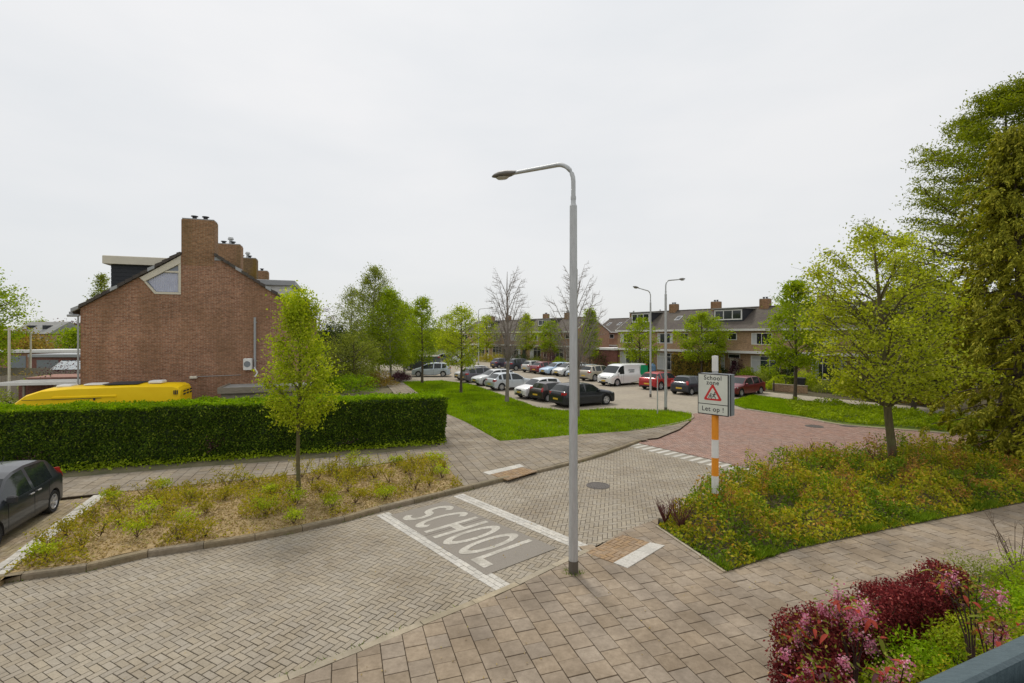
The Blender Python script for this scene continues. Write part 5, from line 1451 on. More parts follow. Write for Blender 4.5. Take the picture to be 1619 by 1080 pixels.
# ================================================================== street lamps
def lamp(px, py, h, az, arm, label, r0=.085, z=.06, name='street_lamp', tilt=.12, sections=True, group='street lamps', head=.5):
    p = at(px, py, z)
    e = empty(name, p, R(90 - az), label=label, cat='street lamp', group=group)
    m = MB().lathe([(r0 * 1.05, 0), (r0 * 1.05, .9), (r0, .95), (r0 * .82, h * .885)], 16)
    m.lathe([(r0 * .82, h * .885), (r0 * .56, h * .89), (r0 * .54, h - .78)], 16)
    m.build('pole', M_GALV, e, smooth=True, sharp=40)
    MB().lathe([(r0 * 1.09, 0), (r0 * 1.09, .24)], 16).build('pole_foot', M_POLEB, e, smooth=True)
    MB().box(-.05, .05, -r0 * 1.12, -r0 * .9, .95, 1.35).build('service_door', M_GALV, e)
    pts = [Vector((0, 0, h - .78)), Vector((0, 0, h - .45))]
    for i in range(1, 9):
        a = R(90 - 90 * i / 8 + math.degrees(tilt) * i / 8 * 1.0); pts.append(Vector((.40 - .40 * math.sin(a) if i < 8 else .40 * (1 - math.sin(tilt)), 0, h - .45 + .40 * math.cos(a))))
    pts = [Vector((0, 0, h - .78)), Vector((0, 0, h - .45))] + [Vector((.4 - .4 * math.cos(R(a)), 0, h - .45 + .4 * math.sin(R(a)))) for a in (12, 24, 36, 48, 60, 72, 82)]
    end = Vector((arm - head, 0, pts[-1].z + (arm - head - pts[-1].x) * tilt)); pts.append(end)
    MB().tube(pts, [r0 * .50] * 9 + [r0 * .42], 10).build('arm', M_GALV, e, smooth=True, sharp=60)
    MB().lathe([(r0 * .6, h - .80), (r0 * .6, h - .74)], 14).build('collar', M_GALV, e)
    # head: a flattened drop
    d = Vector((1, 0, tilt)).normalized(); up = Vector((-tilt, 0, 1)).normalized()
    V = []; Fc = []; sec = [(-.10, .045, .045), (.0, .075, .06), (.12, .125, .085), (.30, .135, .085), (.44, .10, .06), (.53, .05, .03), (.56, .01, .012)]
    n = 14
    for (x, wy, wz) in sec:
        c = end + d * x * head / .5
        for k in range(n):
            t = 2 * math.pi * k / n; zz = wz * math.sin(t); zz = zz if zz > 0 else zz * .55
            V.append(c + Vector((0, wy * math.cos(t), 0)) + up * zz)
    for i in range(len(sec) - 1):
        for k in range(n): Fc.append((i * n + k, i * n + (k + 1) % n, (i + 1) * n + (k + 1) % n, (i + 1) * n + k))
    Fc.append(tuple(reversed(range(n)))); Fc.append(tuple(range(n * (len(sec) - 1), n * len(sec))))
    hd = obj('lamp_head', mesh('lamp_head', V, Fc, M_LAMPH, True, 50), e)
    c = end + d * .27 * head / .5 - up * .05
    V = []; Fc = []
    for ring, dz in ((1, 0), (.7, -.035), (0.01, -.045)):
        for k in range(n):
            t = 2 * math.pi * k / n; V.append(c + Vector((0, .10 * ring * math.sin(t), 0)) + d * (.17 * ring * math.cos(t)) + up * dz)
    for i in range(2):
        for k in range(n): Fc.append((i * n + k, i * n + (k + 1) % n, (i + 1) * n + (k + 1) % n, (i + 1) * n + k))
    obj('lens', mesh('lens', V, Fc, M_LENS, True), hd)
    return e
lamp(907, 905, 8.05, -53, 1.98, 'tall grey steel street lamp at the sidewalk corner, arm over the SCHOOL marking', r0=.087, z=HS, tilt=.05)
lamp(1053, 650, 8.05, 52, 2.0, 'steel street lamp on the lawn tip, arm pointing over the junction', r0=.085)
lamp(1029, 628, 8.0, 232, 2.0, 'slim steel street lamp behind the lawn, arm turned towards the parking lot', r0=.075)
lamp(757, 578, 8.8, 80, 2.3, 'thin street lamp among the trees at the back of the parking lot', r0=.09)
e = empty('sign_post', at(1040, 655, .06), label='thin bare steel sign post on the lawn tip', cat='post')
MB().tube([(0, 0, 0), (0, 0, 2.25)], .035, 8).build('shaft', M_GALV, e); MB().lathe([(.04, 2.25), (.04, 2.29), (0, 2.3)], 8).build('cap', M_TRIM, e)

# ================================================================== school zone sign
sp = (5.16, 12.5)
e = empty('school_sign', (*sp, 0.04), R(-49), label='school zone warning sign on an orange and white banded post in the shrubs', cat='sign')
r0 = .085
zz = 0.0
bandz = [(0, .42, M_ORANGE), (.42, .47, M_BLACK), (.47, .62, M_ORANGE), (.62, 1.06, M_WHITE), (1.06, 1.52, M_ORANGE), (1.52, 1.98, M_WHITE), (1.98, 2.72, M_ORANGE)]
for a, b, mt in bandz:
    MB().lathe([(r0, a), (r0, b)], 20).build('post_band', mt, e, smooth=True)
MB().lathe([(r0 * .86, 2.72), (r0 * .86, 4.10), (0, 4.11)], 20).build('post_top', M_GALV, e, smooth=True, sharp=40)
for i in range(14): MB().lathe([(r0 * .88, 3.72 + i * .027), (r0 * .90, 3.733 + i * .027), (r0 * .88, 3.746 + i * .027)], 16).build('fin', M_WHITE, e)
X0, X1, Z0, Z1 = -.395, .395, 2.62, 3.64
MB().bbox(X0, X1, -.10, .14, Z0, Z1, .012).build('box', M_SIGNL, e)
# housing behind: dark band then blue-grey cover
MB().box(X0 - .004, X1 + .004, -.035, .02, Z0 - .004, Z1 + .004).build('housing_gasket', M_TRIM, e)
MB().box(X0 - .006, X1 + .006, .0201, .20, Z0 - .006, Z1 + .006).build('housing', M_SIGNG, e)
MB().bbox(X0 - .01, X1 + .01, -.125, -.10, Z0 - .01, Z1 + .01, .01).build('rim', M_BLACK, e)
fy = -.126
def face(name, x0, x1, z0, z1, y, mat, par=e): return obj(name, mesh(name, [(x0, y, z0), (x1, y, z0), (x1, y, z1), (x0, y, z1)], [(0, 1, 2, 3)], mat), par)
face('face', X0 + .015, X1 - .015, Z0 + .27, Z1 - .015, fy - .001, M_SIGNW)
face('lower_face', X0 + .015, X1 - .015, Z0 + .015, Z0 + .25, fy - .001, M_SIGNW)
def tri_ring(name, cx, cz, s, y, mat):
    V = [(cx + s * math.sin(R(a)), y, cz + s * math.cos(R(a))) for a in (0, 120, 240)]
    return obj(name, mesh(name, V, [(0, 2, 1)], mat), e)
def tri_plate(name, cx, cz, s, y, mat, rc=.06):
    V = []
    for a in (0, 240, 120):
        vx, vz = cx + (s - rc) * math.sin(R(a)), cz + (s - rc) * math.cos(R(a))
        for b in (40, 0, -40) if False else (a + 55, a + 20, a - 20, a - 55): V.append((vx + rc * .55 * math.sin(R(b)), y, vz + rc * .55 * math.cos(R(b))))
    f = tuple(range(len(V)))
    return obj(name, mesh(name, V, [f], mat), e)
tcx, tcz = 0.0, Z0 + .27 + .235
tri_plate('triangle_border', tcx, tcz, .285, fy - .003, M_SIGNR); tri_plate('triangle_field', tcx, tcz - .005, .185, fy - .005, M_SIGNW, .03)
# two running children in the triangle
def limb(V, Fc, a, b, w_):
    a, b = Vector(a), Vector(b); d = (b - a).normalized(); n = Vector((-d.y, d.x)) * w_ / 2; k = len(V)
    for p in (a - n, b - n, b + n, a + n): V.append((p.x, p.y))
    Fc.append((k, k + 1, k + 2, k + 3))
for (ox, oz, s) in ((-.055, -.055, .92), (.045, -.035, 1.05)):
    V = []; Fc = []
    for a, b, w_ in (((0, .06), (-.015, 0), .030), ((-.015, 0), (-.055, -.03), .017), ((-.055, -.03), (-.075, .0), .013), ((-.012, 0), (.03, -.035), .017), ((.03, -.035), (.022, -.075), .014), ((0, .055), (.045, .035), .012), ((0, .055), (-.04, .03), .012), ((-.04, .03), (-.06, .055), .01)):
        limb(V, Fc, a, b, w_)
    k = len(V); hc = (.012, .082)
    for t in range(8): V.append((hc[0] + .017 * math.cos(t * math.pi / 4), hc[1] + .017 * math.sin(t * math.pi / 4)))
    Fc.append(tuple(range(k, k + 8)))
    VV = []
    FF = []
    for fi_, f in enumerate(Fc):
        kk = len(VV)
        for i in f: VV.append((tcx + ox + V[i][0] * s, fy - .0065 - .0003 * fi_, tcz + oz + V[i][1] * s))
        FF.append(tuple(range(kk, kk + len(f))))
    obj('child_pictogram', mesh('child_pictogram', VV, FF, M_BLACK), e)
def text(body, size, cx, cz, y, mat, par, space=1.0, name='lettering'):
    c = bpy.data.curves.new(name, 'FONT'); c.body = body; c.size = size; c.align_x = 'CENTER'; c.space_character = space; c.offset = .0022
    o = bpy.data.objects.new('tmp', c); COL.objects.link(o)
    dg = bpy.context.evaluated_depsgraph_get(); me = bpy.data.meshes.new_from_object(o.evaluated_get(dg)); me.name = name
    bpy.data.objects.remove(o); bpy.data.curves.remove(c)
    me.materials.clear(); me.materials.append(mat)
    t = obj(name, me, par, (cx, y, cz)); t.rotation_euler = (R(90), 0, 0); return t
text('School', .155, 0, Z1 - .145, fy - .003, M_BLACK, e, 1.12); text('zone', .155, 0, Z1 - .265, fy - .003, M_BLACK, e, 1.12)
text('Let op !', .165, 0, Z0 + .085, fy - .003, M_BLACK, e, 1.1)

# ================================================================== cars
G_A = 'cars parked along the lawn'; G_B = 'cars parked on the garden side'
DK = (.022, .026, .030)
# the near hatchback in the bay
hd = R(159); hv = Vector((math.sin(hd), math.cos(hd))); lv = Vector((-hv.y, hv.x))
rw = Vector(xy(87, 812)) - lv * .70 + Vector((-.16, 0))
cc = rw + hv * (0.345 * 3.75)
car('hatch', 0, 0, 159, (.018, .022, .027), 'dark grey five-door hatchback parked in the bay by the hedge', doors=True, wpos=(cc.x, cc.y), L=3.75, tail='high', z=.02, H=1.47)
# along the lawn
car('suv', 921, 640, 60, (.016, .018, .024), 'black compact crossover with red tail lamps nearest the lamp post, parked at the lawn edge', G_A, cladding=True, H=1.52)
car('hatch', 877, 632, 56, (.04, .03, .028), 'small dark brown car squeezed between white hatchback and black crossover', G_A, tail='high', H=1.34, L=3.5)
def kia(e_, L_, W_, H_, p_): MB().bbox(L_ / 2 - .01, L_ / 2 + .02, -.35, .35, .62, .70, .02).build('upper_grille', M_TRIM, e_)
car('hatch', 853, 628, 240, (.74, .74, .73), 'small white hatchback with its nose to the lawn', G_A, L=3.6, extras=kia)
car('compact', 808, 615, 60, (.50, .54, .58), 'silver-white hatchback seen from behind, second from the white hatchback', G_A)
car('compact', 782, 608, 240, (.55, .56, .56), 'pale silver car with only its bonnet showing beside the silver hatchback', G_A)
car('wagon', 765, 603, 60, (.12, .11, .135), 'purple-grey estate car with roof rails at the lawn edge', G_A, roofrails=True)
car('hatch', 748, 600, 240, (.48, .48, .47), 'small light car half hidden by the purple-grey estate', G_A)
# garden side
car('compact', 1172, 624, 235, (.16, .008, .012), 'dark red hatchback behind the school sign, nose hidden', G_B, L=4.4)
car('hatch', 1093, 622, 52, (.03, .035, .045), 'small dark blue-grey hatchback between the two red cars', G_B, tail='high', L=3.4)
car('suv', 1047, 614, 52, (.42, .018, .022), 'bright red car with roof rails beside the lamp post', G_B, H=1.5, roofrails=True)
def van_x(e_, L_, W_, H_, p_):
    g = flat('van_green', (.0, .30, .12))
    for s in (1, -1):
        y = s * (W_ / 2 + .004)
        V = [(-2.44, y * .975, .62), (-1.75, y, .62), (-1.35, y, 1.08), (-1.45, y * .99, 1.85), (-2.44, y * .94, 1.85)]
        if s > 0: V = list(reversed(V))
        obj('green_panel', mesh('green_panel', V, [tuple(range(5))], g), e_)
        for i, (x0, x1, z0_, z1_) in enumerate(((-.55, .25, 1.42, 1.50), (-.55, .05, 1.31, 1.36), (-.55, .15, 1.22, 1.27))):
            V = [(x0, y * 1.002, z0_), (x1, y * 1.002, z0_), (x1, y * 1.002, z1_), (x0, y * 1.002, z1_)]
            if s > 0: V = list(reversed(V))
            obj('side_print', mesh('side_print', V, [(0, 1, 2, 3)], M_SIGNG), e_)
    V = [(-L_ / 2 - .006, -.85, .62), (-L_ / 2 - .006, .85, .62), (-L_ / 2 - .006, .80, 1.85), (-L_ / 2 - .006, -.80, 1.85)]
    obj('rear_green_panel', mesh('rear_green_panel', V, [(0, 3, 2, 1)], g), e_)
car('van', 985, 608, 237, (.74, .75, .74), 'white delivery van with a green rear end', G_B, extras=van_x, name='delivery_van', cat='van')
car('suv', 947, 601, 55, (.40, .36, .29), 'beige SUV parked beside the white van', G_B)
car('compact', 925, 597, 238, (.36, .42, .47), 'grey-blue car peeking out behind the tall lamp post', G_B)
car('mpv', 903, 594, 238, (.66, .67, .66), 'white car partly behind the tall lamp post on the garden side', G_B)
car('compact', 881, 592, 238, (.40, .53, .68), 'light blue hatchback with its nose out on the garden side', G_B)
car('compact', 866, 590, 56, (.20, .03, .04), 'dark red car between the light blue and the beige-silver one', G_B)
car('hatch', 848, 588, 56, (.45, .45, .42), 'silver-beige hatchback with dark windows on the garden side', G_B)
car('suv', 824, 585, 56, (.03, .035, .05), 'dark blue SUV next to the silver-beige hatchback', G_B)
car('hatch', 797, 582, 56, (.05, .04, .065), 'dark purple car at the far end of the garden side', G_B)
car('mpv', 683, 595, 268, (.46, .52, .57), 'silver-blue people carrier standing side-on at the far lawn corner', cat='car')
car('van', 668, 585, 268, (.05, .06, .06), 'dark green van behind the silver-blue people carrier', H=1.9, name='parked_van', cat='van')
car('mpv', 731, 575, 250, (.50, .52, .52), 'pale grey van-like car far back among the trees', cat='car')
car('compact', 632, 575, 262, (.52, .56, .60), 'light car behind the birches, farthest left of the street', cat='car')
car('compact', 700, 572, 255, (.10, .10, .12), 'dark car far back in the street behind the young trees', cat='car')
# yellow high-roofed camper behind the hedge: body along the gable wall
cx_, cy_ = local(GO, 1.55, -2.35)
M_YEL = pbr('camper_yellow', (.90, .58, .0), (.95, .64, .004), rough=.45, scale=2, spec=.25)
e = empty('camper_van', (cx_, cy_, 0.10), GRZ + math.pi, label='yellow high-roofed camper van parked behind the hedge', cat='van')
# local +x is the nose; profile stations: x, half width, zlow, zbelt, ztop
st = [(-3.15, .86, .5, 1.5, 2.28), (-3.08, .93, .4, 1.5, 2.42), (-2.9, .97, .35, 1.5, 2.50), (-1.5, .98, .35, 1.5, 2.54), (.6, .98, .35, 1.5, 2.52), (1.45, .97, .35, 1.5, 2.46), (1.95, .95, .35, 1.45, 2.28), (2.35, .93, .35, 1.35, 1.95), (2.75, .90, .35, 1.15, 1.35), (3.05, .84, .4, .9, 1.1), (3.12, .76, .5, .8, .95)]
V = []; n = 12
for x, w_, zl, zb, zt in st:
    ring = [(0, zl), (w_ * .9, zl), (w_, zl + .15), (w_, zb), (w_ * .96, zb + (zt - zb) * .55), (w_ * .90, zt - .07), (w_ * .80, zt - .015), (0, zt + .02)]
    V += [(x, y, z) for y, z in ring] + [(x, -y, z) for y, z in reversed(ring[1:-1])]
m_ = 14; Fc = []
for i in range(len(st) - 1):
    for k in range(m_):
        Fc.append((i * m_ + k, i * m_ + (k + 1) % m_, (i + 1) * m_ + (k + 1) % m_, (i + 1) * m_ + k))
Fc.append(tuple(reversed(range(m_)))[::-1]); Fc.append(tuple(reversed(range((len(st) - 1) * m_, len(st) * m_))))
obj('body', mesh('body', V, Fc, M_YEL, True, 30), e)
MB().bbox(-1.0, 1.1, -.96, .96, 2.10, 2.19, .03).build('roof_seam_rail', M_YEL, e)
for s in (1, -1):
    MB().box(-.5, 2.0, s * .972 - .006, s * .972 + .006, 2.08, 2.10).build('roof_joint', M_TRIM, e)
    MB().box(-.3, -.24, s * .972 - .006, s * .972 + .006, 2.0, 2.10).build('joint_clip', M_TRIM, e)
MB().bbox(-.3, .35, -.33, .33, 2.55, 2.60, .03).build('roof_hatch', M_WHITE, e); MB().bbox(.75, 1.25, -.3, .3, 2.50, 2.58, .03).build('roof_hatch', M_WHITE, e)
MB().bbox(-2.35, -1.85, -.3, .3, 2.56, 2.66, .03).build('roof_hatch', M_WHITE, e); MB().bbox(-1.6, -.4, -.62, .62, 2.565, 2.595, .01).build('solar_panel', M_CLAD, e)
for i, zz in enumerate((2.05, 2.17)):
    for k in range(3): MB().box(-3.17, -3.11, -.78 + .45 * k, -.5 + .45 * k, zz, zz + .06).build('rear_vent', M_TRIM, e)
for k in range(3): MB().box(-2.98 - k * .06, -2.945 - k * .06, .935, .965, 2.13, 2.30).build('side_vent', M_TRIM, e)
MB().box(-2.9, 1.6, .976, .986, 1.35, 1.85).build('side_window', M_CGLASS, e); MB().box(-2.9, 1.6, -.986, -.976, 1.35, 1.85).build('side_window', M_CGLASS, e)
tm, rm = wheel_meshes(.34, M_RIM)
for c in (-1.9, 2.0):
    for s in (1, -1):
        wv = obj('wheel', tm, e, (c, s * .90, .34), 0 if s > 0 else math.pi); obj('rim', rm, wv)

# ================================================================== hedge
A = at(-260, 790, .05); B = at(703, 705, .05)
A2 = Vector((-16.8 - 5.2, 16.15 - 1.8)); B2 = Vector((-2.85, 21.15))
hedge('hedge', (B2.x - 20.2 * .947, B2.y - 20.2 * .335), B2, 1.25, 2.12, LF_HG, LF_HT, 'tall clipped dark green hedge along the footpath, bright on top', nf=820, leaf=.078, h2=1.95)
# ivy and reddish shoots at its foot
fp = []
for i in range(3200):
    t = RS.uniform(); g = abs(RS.normal()) * .22
    base_ = Vector((B2.x - 19.5 * .947 * t, B2.y - 19.5 * .335 * t)); 
    fp.append((base_.x + g * .335, base_.y - g * .947 , .08 + abs(RS.normal()) * .13 * math.exp(-g * 3) + .02))
leaves('hedge_foot_ivy', fp, .085, LF_FR, asp=.8, kind='stuff')
tag(bpy.data.objects['hedge_foot_ivy'], 'green ivy creeping at the foot of the hedge', 'ivy')

dp = []
for t0, z0, n_ in ((.30, .45, 120), (.57, .55, 150), (.80, .3, 60)):
    for k in range(n_):
        t = t0 * 20.2 + RS.normal() * .22; b_ = Vector((B2.x - .947 * (20.2 - t), B2.y - .335 * (20.2 - t))); dp.append((b_.x + .05 * .335, b_.y - .06 * .947, z0 + .05 + RS.normal() * .12 + .3 * (t - t0 * 20.2)))
leaves('hedge_dry_twigs', dp, .075, LF_PP, asp=.35, label='reddish-brown dry spots low in the hedge face', cat='dry leaves', kind='stuff')

# ================================================================== trees
tree('street_tree', at(473, 780, .08), 5.85, 2.15, .84, prof_sap, LF_YG, M_BARK, 'slim yellow-green young tree standing in the dry planting bed', nl=15000, leaf=.075, trunk_r=.048, limbs=40, up=.85, cluster=.15, sub=6, seed=3, top_r=.3)
tree('maple_tree', at(1414, 745, .06), 8.15, 2.5, 2.15, prof_round, LF_MAP, M_BARK, 'wide yellow-green maple rising from the shrub bed', nl=20000, leaf=.088, trunk_r=.13, lean=(-.7, 0), limbs=34, up=.95, cluster=.19, sub=9, seed=9, asp=.75, gaps=.42, tube_n=7, twig=1, top_r=.6)
tree('bare_tree', at(803, 636, .06), 9.3, 3.2, 1.5, prof_vase, None, M_TWIG, 'leafless tree with upswept grey twigs standing by the white hatchback', nl=0, trunk_r=.12, limbs=40, up=2.2, sub=8, twig=4, seed=5)
tree('bare_tree', at(913, 660, .06), 8.6, 3.0, 1.45, prof_vase, None, M_TWIG, 'leafless tree with upswept twigs directly behind the tall lamp post', nl=0, trunk_r=.12, limbs=40, up=2.2, sub=8, twig=4, seed=6)
tree('lawn_tree', at(730, 622, .06), 6.9, 2.3, 1.6, prof_oval, LF_YG, M_BARKD, 'round yellow-green tree on the lawn by the purple-grey estate', nl=8000, leaf=.12, trunk_r=.10, limbs=28, cluster=.24, seed=11, gaps=.2)
tree('lawn_tree', at(668, 606, .06), 8.3, 2.4, 1.45, prof_egg, LF_FR, M_BARKD, 'narrow green tree at the far lawn corner beside the people carrier', nl=8000, leaf=.14, trunk_r=.11, limbs=28, cluster=.27, seed=12, gaps=.2)
birch = [(588, 598, 12.4, 3.3, 'tallest birch of the group with pale hanging foliage', 13), (618, 600, 9.8, 2.8, 'birch right of the tallest one, thin pale trunk', 14), (552, 592, 10.6, 2.7, 'thin-topped birch nearest the gable house, sky showing through', 15), (640, 590, 8.8, 1.7, 'small birch beside the path at the lawn corner', 16), (600, 586, 10.4, 3.0, 'birch behind the tallest one, leaning slightly', 17)]
for px, py, h, r_, lb, sd in birch:
    tree('birch_tree', at(px, py, 0), h, 2.0, r_, prof_egg, LF_BI if sd % 2 else LF_FR, M_BARKB, lb, group='birches behind the hedge', nl=19000 if sd != 15 else 9000, leaf=.15, trunk_r=.12, limbs=34, cluster=.38, seed=sd, droop=.55, up=.8, gaps=.25, lean=(RS.uniform(-.6, .6), 0), top_r=.5)
mid = [(1110, 600, 7.0, 2.45, prof_oval, LF_FR, 'round fresh green street tree behind the red and dark blue cars', 9000, 42), (1258, 634, 8.5, 2.05, prof_egg, LF_FR, 'tall pointed green tree beside the garden path and wheelie bin', 9500, 35.5),
       (1012, 598, 6.6, 1.9, prof_oval, LF_FR, 'thin young tree behind the white van', 3600, 50), (933, 588, 8.0, 1.45, prof_cone, LF_FR, 'cone-shaped light green larch before the orange gable', 6500, 60),
       (871, 577, 7.0, 2.0, prof_oval, LF_FR, 'light green tree behind the light blue car', 4200, 72), (832, 575, 8.2, 1.8, prof_egg, LF_YG, 'yellow-green tree behind the dark blue SUV', 4200, 78), (770, 570, 8.4, 2.2, prof_oval, LF_YG, 'yellow-green tree right of the thin street lamp', 4000, 82),
       (707, 575, 8.2, 2.3, prof_oval, LF_YG, 'yellow-green tree behind the two dark cars at the back', 4000, 80), (655, 574, 9.5, 3.0, prof_oval, LF_FR, 'broad green tree at the back of the street', 4500, 82)]
for i, (px, py, h, r_, pf, mt, lb, nl_, Z) in enumerate(mid):
    tree('street_tree', at(px, py, 0.03), h, h * .30, r_, pf, mt, M_BARKD, lb, nl=nl_, leaf=.13 + .0012 * Z, trunk_r=.11, limbs=30, cluster=.27, seed=30 + i, gaps=.25, up=.6)
# larch-like big tree and golden conifer at the right edge
tree('tall_conifer', (26.6, 26.5, .03), 18.0, 3.2, 7.9, lambda t: (1 - t) ** .66 * .98 + .05, LF_LA, M_BARKD, 'very tall airy conifer with layered flat branches behind the dark evergreen', nl=95000, leaf=.17, trunk_r=.26, limbs=84, up=.45, sub=11, cluster=.34, layer=.45, asp=.36, seed=41, gaps=.3, top_r=.6)
def golden(loc, H, rx, label, seed, n=46000, name='golden_conifer'):
    e = empty(name, loc, label=label, cat='tree'); rng = np.random.RandomState(seed)
    T = MB(); T.tube([(0, 0, -.05), (.1, 0, H * .4), (0, .1, H * .93)], [.22, .15, .03], 10); 
    lob = []
    nb_ = 170
    P = []; Ls = []; Nn = []
    for i in range(nb_):
        t = (i + rng.uniform()) / nb_; a = i * 2.39996 + rng.uniform(-.3, .3)
        rr = rx * ((1 - t) ** .55) * (.62 + .50 * rng.uniform()) * (1 if t > .05 else .8) + .12
        z = .35 + (H - .4) * t
        ex = np.array([rr * math.cos(a), rr * math.sin(a), z - .10 * rr]); st_ = np.array([0, 0, z + .15 * rr])
        if i % 2 == 0: T.tube([tuple(st_ * 1), tuple((st_ + ex) / 2 + np.array([0, 0, .15])), tuple(ex)], [.035, .025, .008], 4, cap=False)
        k = int(n / nb_ / 6)
        pl_, ll_, nl_ = [], [], []
        for j in range(6):        # six hanging sprays along each branch
            q = .35 + .65 * (j + rng.uniform()) / 6
            c = st_ + (ex - st_) * q + rng.normal(size=3) * np.array([.24, .24, .16])
            ax = np.array([math.cos(a) * .45 + rng.normal() * .3, math.sin(a) * .45 + rng.normal() * .3, -.55 - .5 * rng.uniform()]); ax /= np.linalg.norm(ax)
            ln = rng.uniform(.35, .75); tt = rng.uniform(0, 1, (k, 1))
            wv_ = rng.normal(size=(k, 3)) * (.085 * (1.15 - tt))
            pl_.append(c + ax * ln * tt + wv_); ll_.append(np.tile(ax, (k, 1)) + wv_ * 6)
        pp = np.concatenate(pl_); Lx = np.concatenate(ll_); k = len(pp)
        P.append(pp); Ls.append(Lx); Nn.append(np.tile(np.array([math.cos(a) * .7, math.sin(a) * .7, .5]), (k, 1)))
    T.build('trunk', M_BARKD, e, smooth=True, sharp=60)
    leaves('sprays', np.concatenate(P), .14, LF_CO, e, normal=np.concatenate(Nn), long=np.concatenate(Ls), asp=.34, spread=.7, kind='stuff')
    return e
golden((18.1, 17.6, .05), 12.0, 2.6, 'dense dark golden-green evergreen with hanging sprays at the picture edge', 3, n=90000)
golden((17.2, 14.6, .05), 9.0, 1.6, 'golden evergreen closest to the sidewalk, partly outside the picture', 5, n=30000)
tree('garden_tree', (24.5, 30.0, .03), 7.2, 1.2, 2.6, prof_round, LF_DK, M_BARKD, 'dark bushy tree between maple trunk and golden evergreen', nl=9000, leaf=.15, trunk_r=.12, limbs=26, cluster=.4, seed=44)
# left background trees
tree('broadleaf_tree', (*LB(-38, 42), 0), 10.1, 2.2, 3.0, prof_round, LF_FR, M_BARKD, 'leafy green tree at the left picture edge', nl=10000, leaf=.19, trunk_r=.2, limbs=30, cluster=.42, seed=51, gaps=.2)
tree('poplar_tree', (*LB(161, 72), 0), 13.6, 2, 1.6, prof_oval, LF_BI, M_BARKD, 'narrow poplar top showing over the roof edge', nl=7000, leaf=.22, trunk_r=.2, limbs=40, cluster=.32, seed=52, up=1.3, gaps=.2)
for i, (px, Z, h, r_, mt, lb) in enumerate(((55, 150, 9.5, 5.5, LF_FR, 'round green tree beyond the distant grey roof'), (85, 140, 8.2, 5.0, LF_OR, 'reddish-brown tree beyond the far garages'), (110, 120, 7.6, 3.5, LF_PP, 'purple-brown bush-like tree next to the gable'), (120, 90, 6.0, 3.2, LF_FR, 'yellow-green small tree close to the gable corner'),
      (18, 70, 5.2, 3.5, LF_OR, 'orange-yellow shrub-like tree behind the white post'), (45, 66, 3.6, 2.2, LF_OR, 'brownish bush behind the garages'))):
    tree('far_tree', (*LB(px, Z), 0), h, .8, r_, prof_round, mt, M_BARKD, lb, nl=3500, leaf=.4, trunk_r=.2, limbs=22, cluster=.7, seed=60 + i, top_r=1)
tree('bare_topped_tree', (*LB(505, 62), 0), 8.4, 1.5, 2.2, prof_round, LF_PP, M_BARKD, 'brownish half-bare tree between gable house and birches', nl=1800, leaf=.16, trunk_r=.12, limbs=26, cluster=.3, seed=71, twig=2)
tree('garden_tree', (*LB(530, 46), 0), 5.6, .6, 2.3, prof_round, LF_DK, M_BARKD, 'dark evergreen behind the hedge beside the slim yellow-green tree', nl=9000, leaf=.13, trunk_r=.12, limbs=26, cluster=.35, seed=72)
tree('garden_tree', (*LB(560, 44), 0), 4.6, .4, 2.4, prof_round, LF_BI, M_BARKD, 'bushy mid-green garden tree behind the hedge end', nl=8000, leaf=.13, trunk_r=.10, limbs=24, cluster=.35, seed=73)
tree('garden_tree', (*LB(497, 40), 0), 4.4, .4, 1.8, prof_round, LF_BI, M_BARKD, 'mid-green bushy tree at the right corner of the gable house', nl=6000, leaf=.12, trunk_r=.10, limbs=24, cluster=.3, seed=74)
# ================================================================== shrubs and ground cover
# behind the hedge end
for (px, py, rx, ry, h, mt, lb) in ((600, 612, 1.5, 1.2, 1.3, LF_OR, 'brownish-green bush by the path behind the hedge'), (560, 622, 2.0, 1.4, 1.6, LF_HT, 'bright green leafy bush just behind the hedge top'), (520, 622, 1.8, 1.3, 1.7, LF_HT, 'bright green bush behind the slim yellow-green tree'),
      (632, 603, 1.1, 1.0, .9, LF_PP, 'purplish low bush beside the path bend'), (575, 606, 1.8, 1.4, 2.0, LF_YG, 'yellow-green bush under the birches'), (540, 605, 2.2, 1.4, 1.8, LF_PP, 'dark purplish bush between hedge and birches')):
    shrub(at(px, py, .03), rx, ry, h, mt, lb, n=2200, leaf=.12, z0=.1)
# left back gardens
for i, (px, Z, rx, h, mt, lb) in enumerate(((95, 34, 1.7, 2.7, LF_PP, 'purple-grey shrub beside the gable corner'), (60, 33, 1.1, 2.1, LF_FR, 'bright green shrub in the back gardens'), (75, 31, 1.0, 2.2, LF_DK, 'dark shrub in front of the purple-grey one'), (30, 38, 2.2, 1.9, LF_OR, 'brownish shrubs by the board fence'),
      (10, 25.5, 1.8, 1.3, LF_DK, 'dark shrub under the lean-to roof'), (45, 25.0, 1.6, 1.2, LF_BI, 'green shrub between lean-to and hedge'), (90, 25.5, 1.2, 1.3, LF_OR, 'reddish shrub between hedge and gable corner'), (-15, 30, 2, 1.5, LF_BI, 'green shrub at the far left of the gardens'))):
    shrub((*LB(px, Z), 0), rx, rx * .8, h, mt, lb, n=1600, leaf=.12)
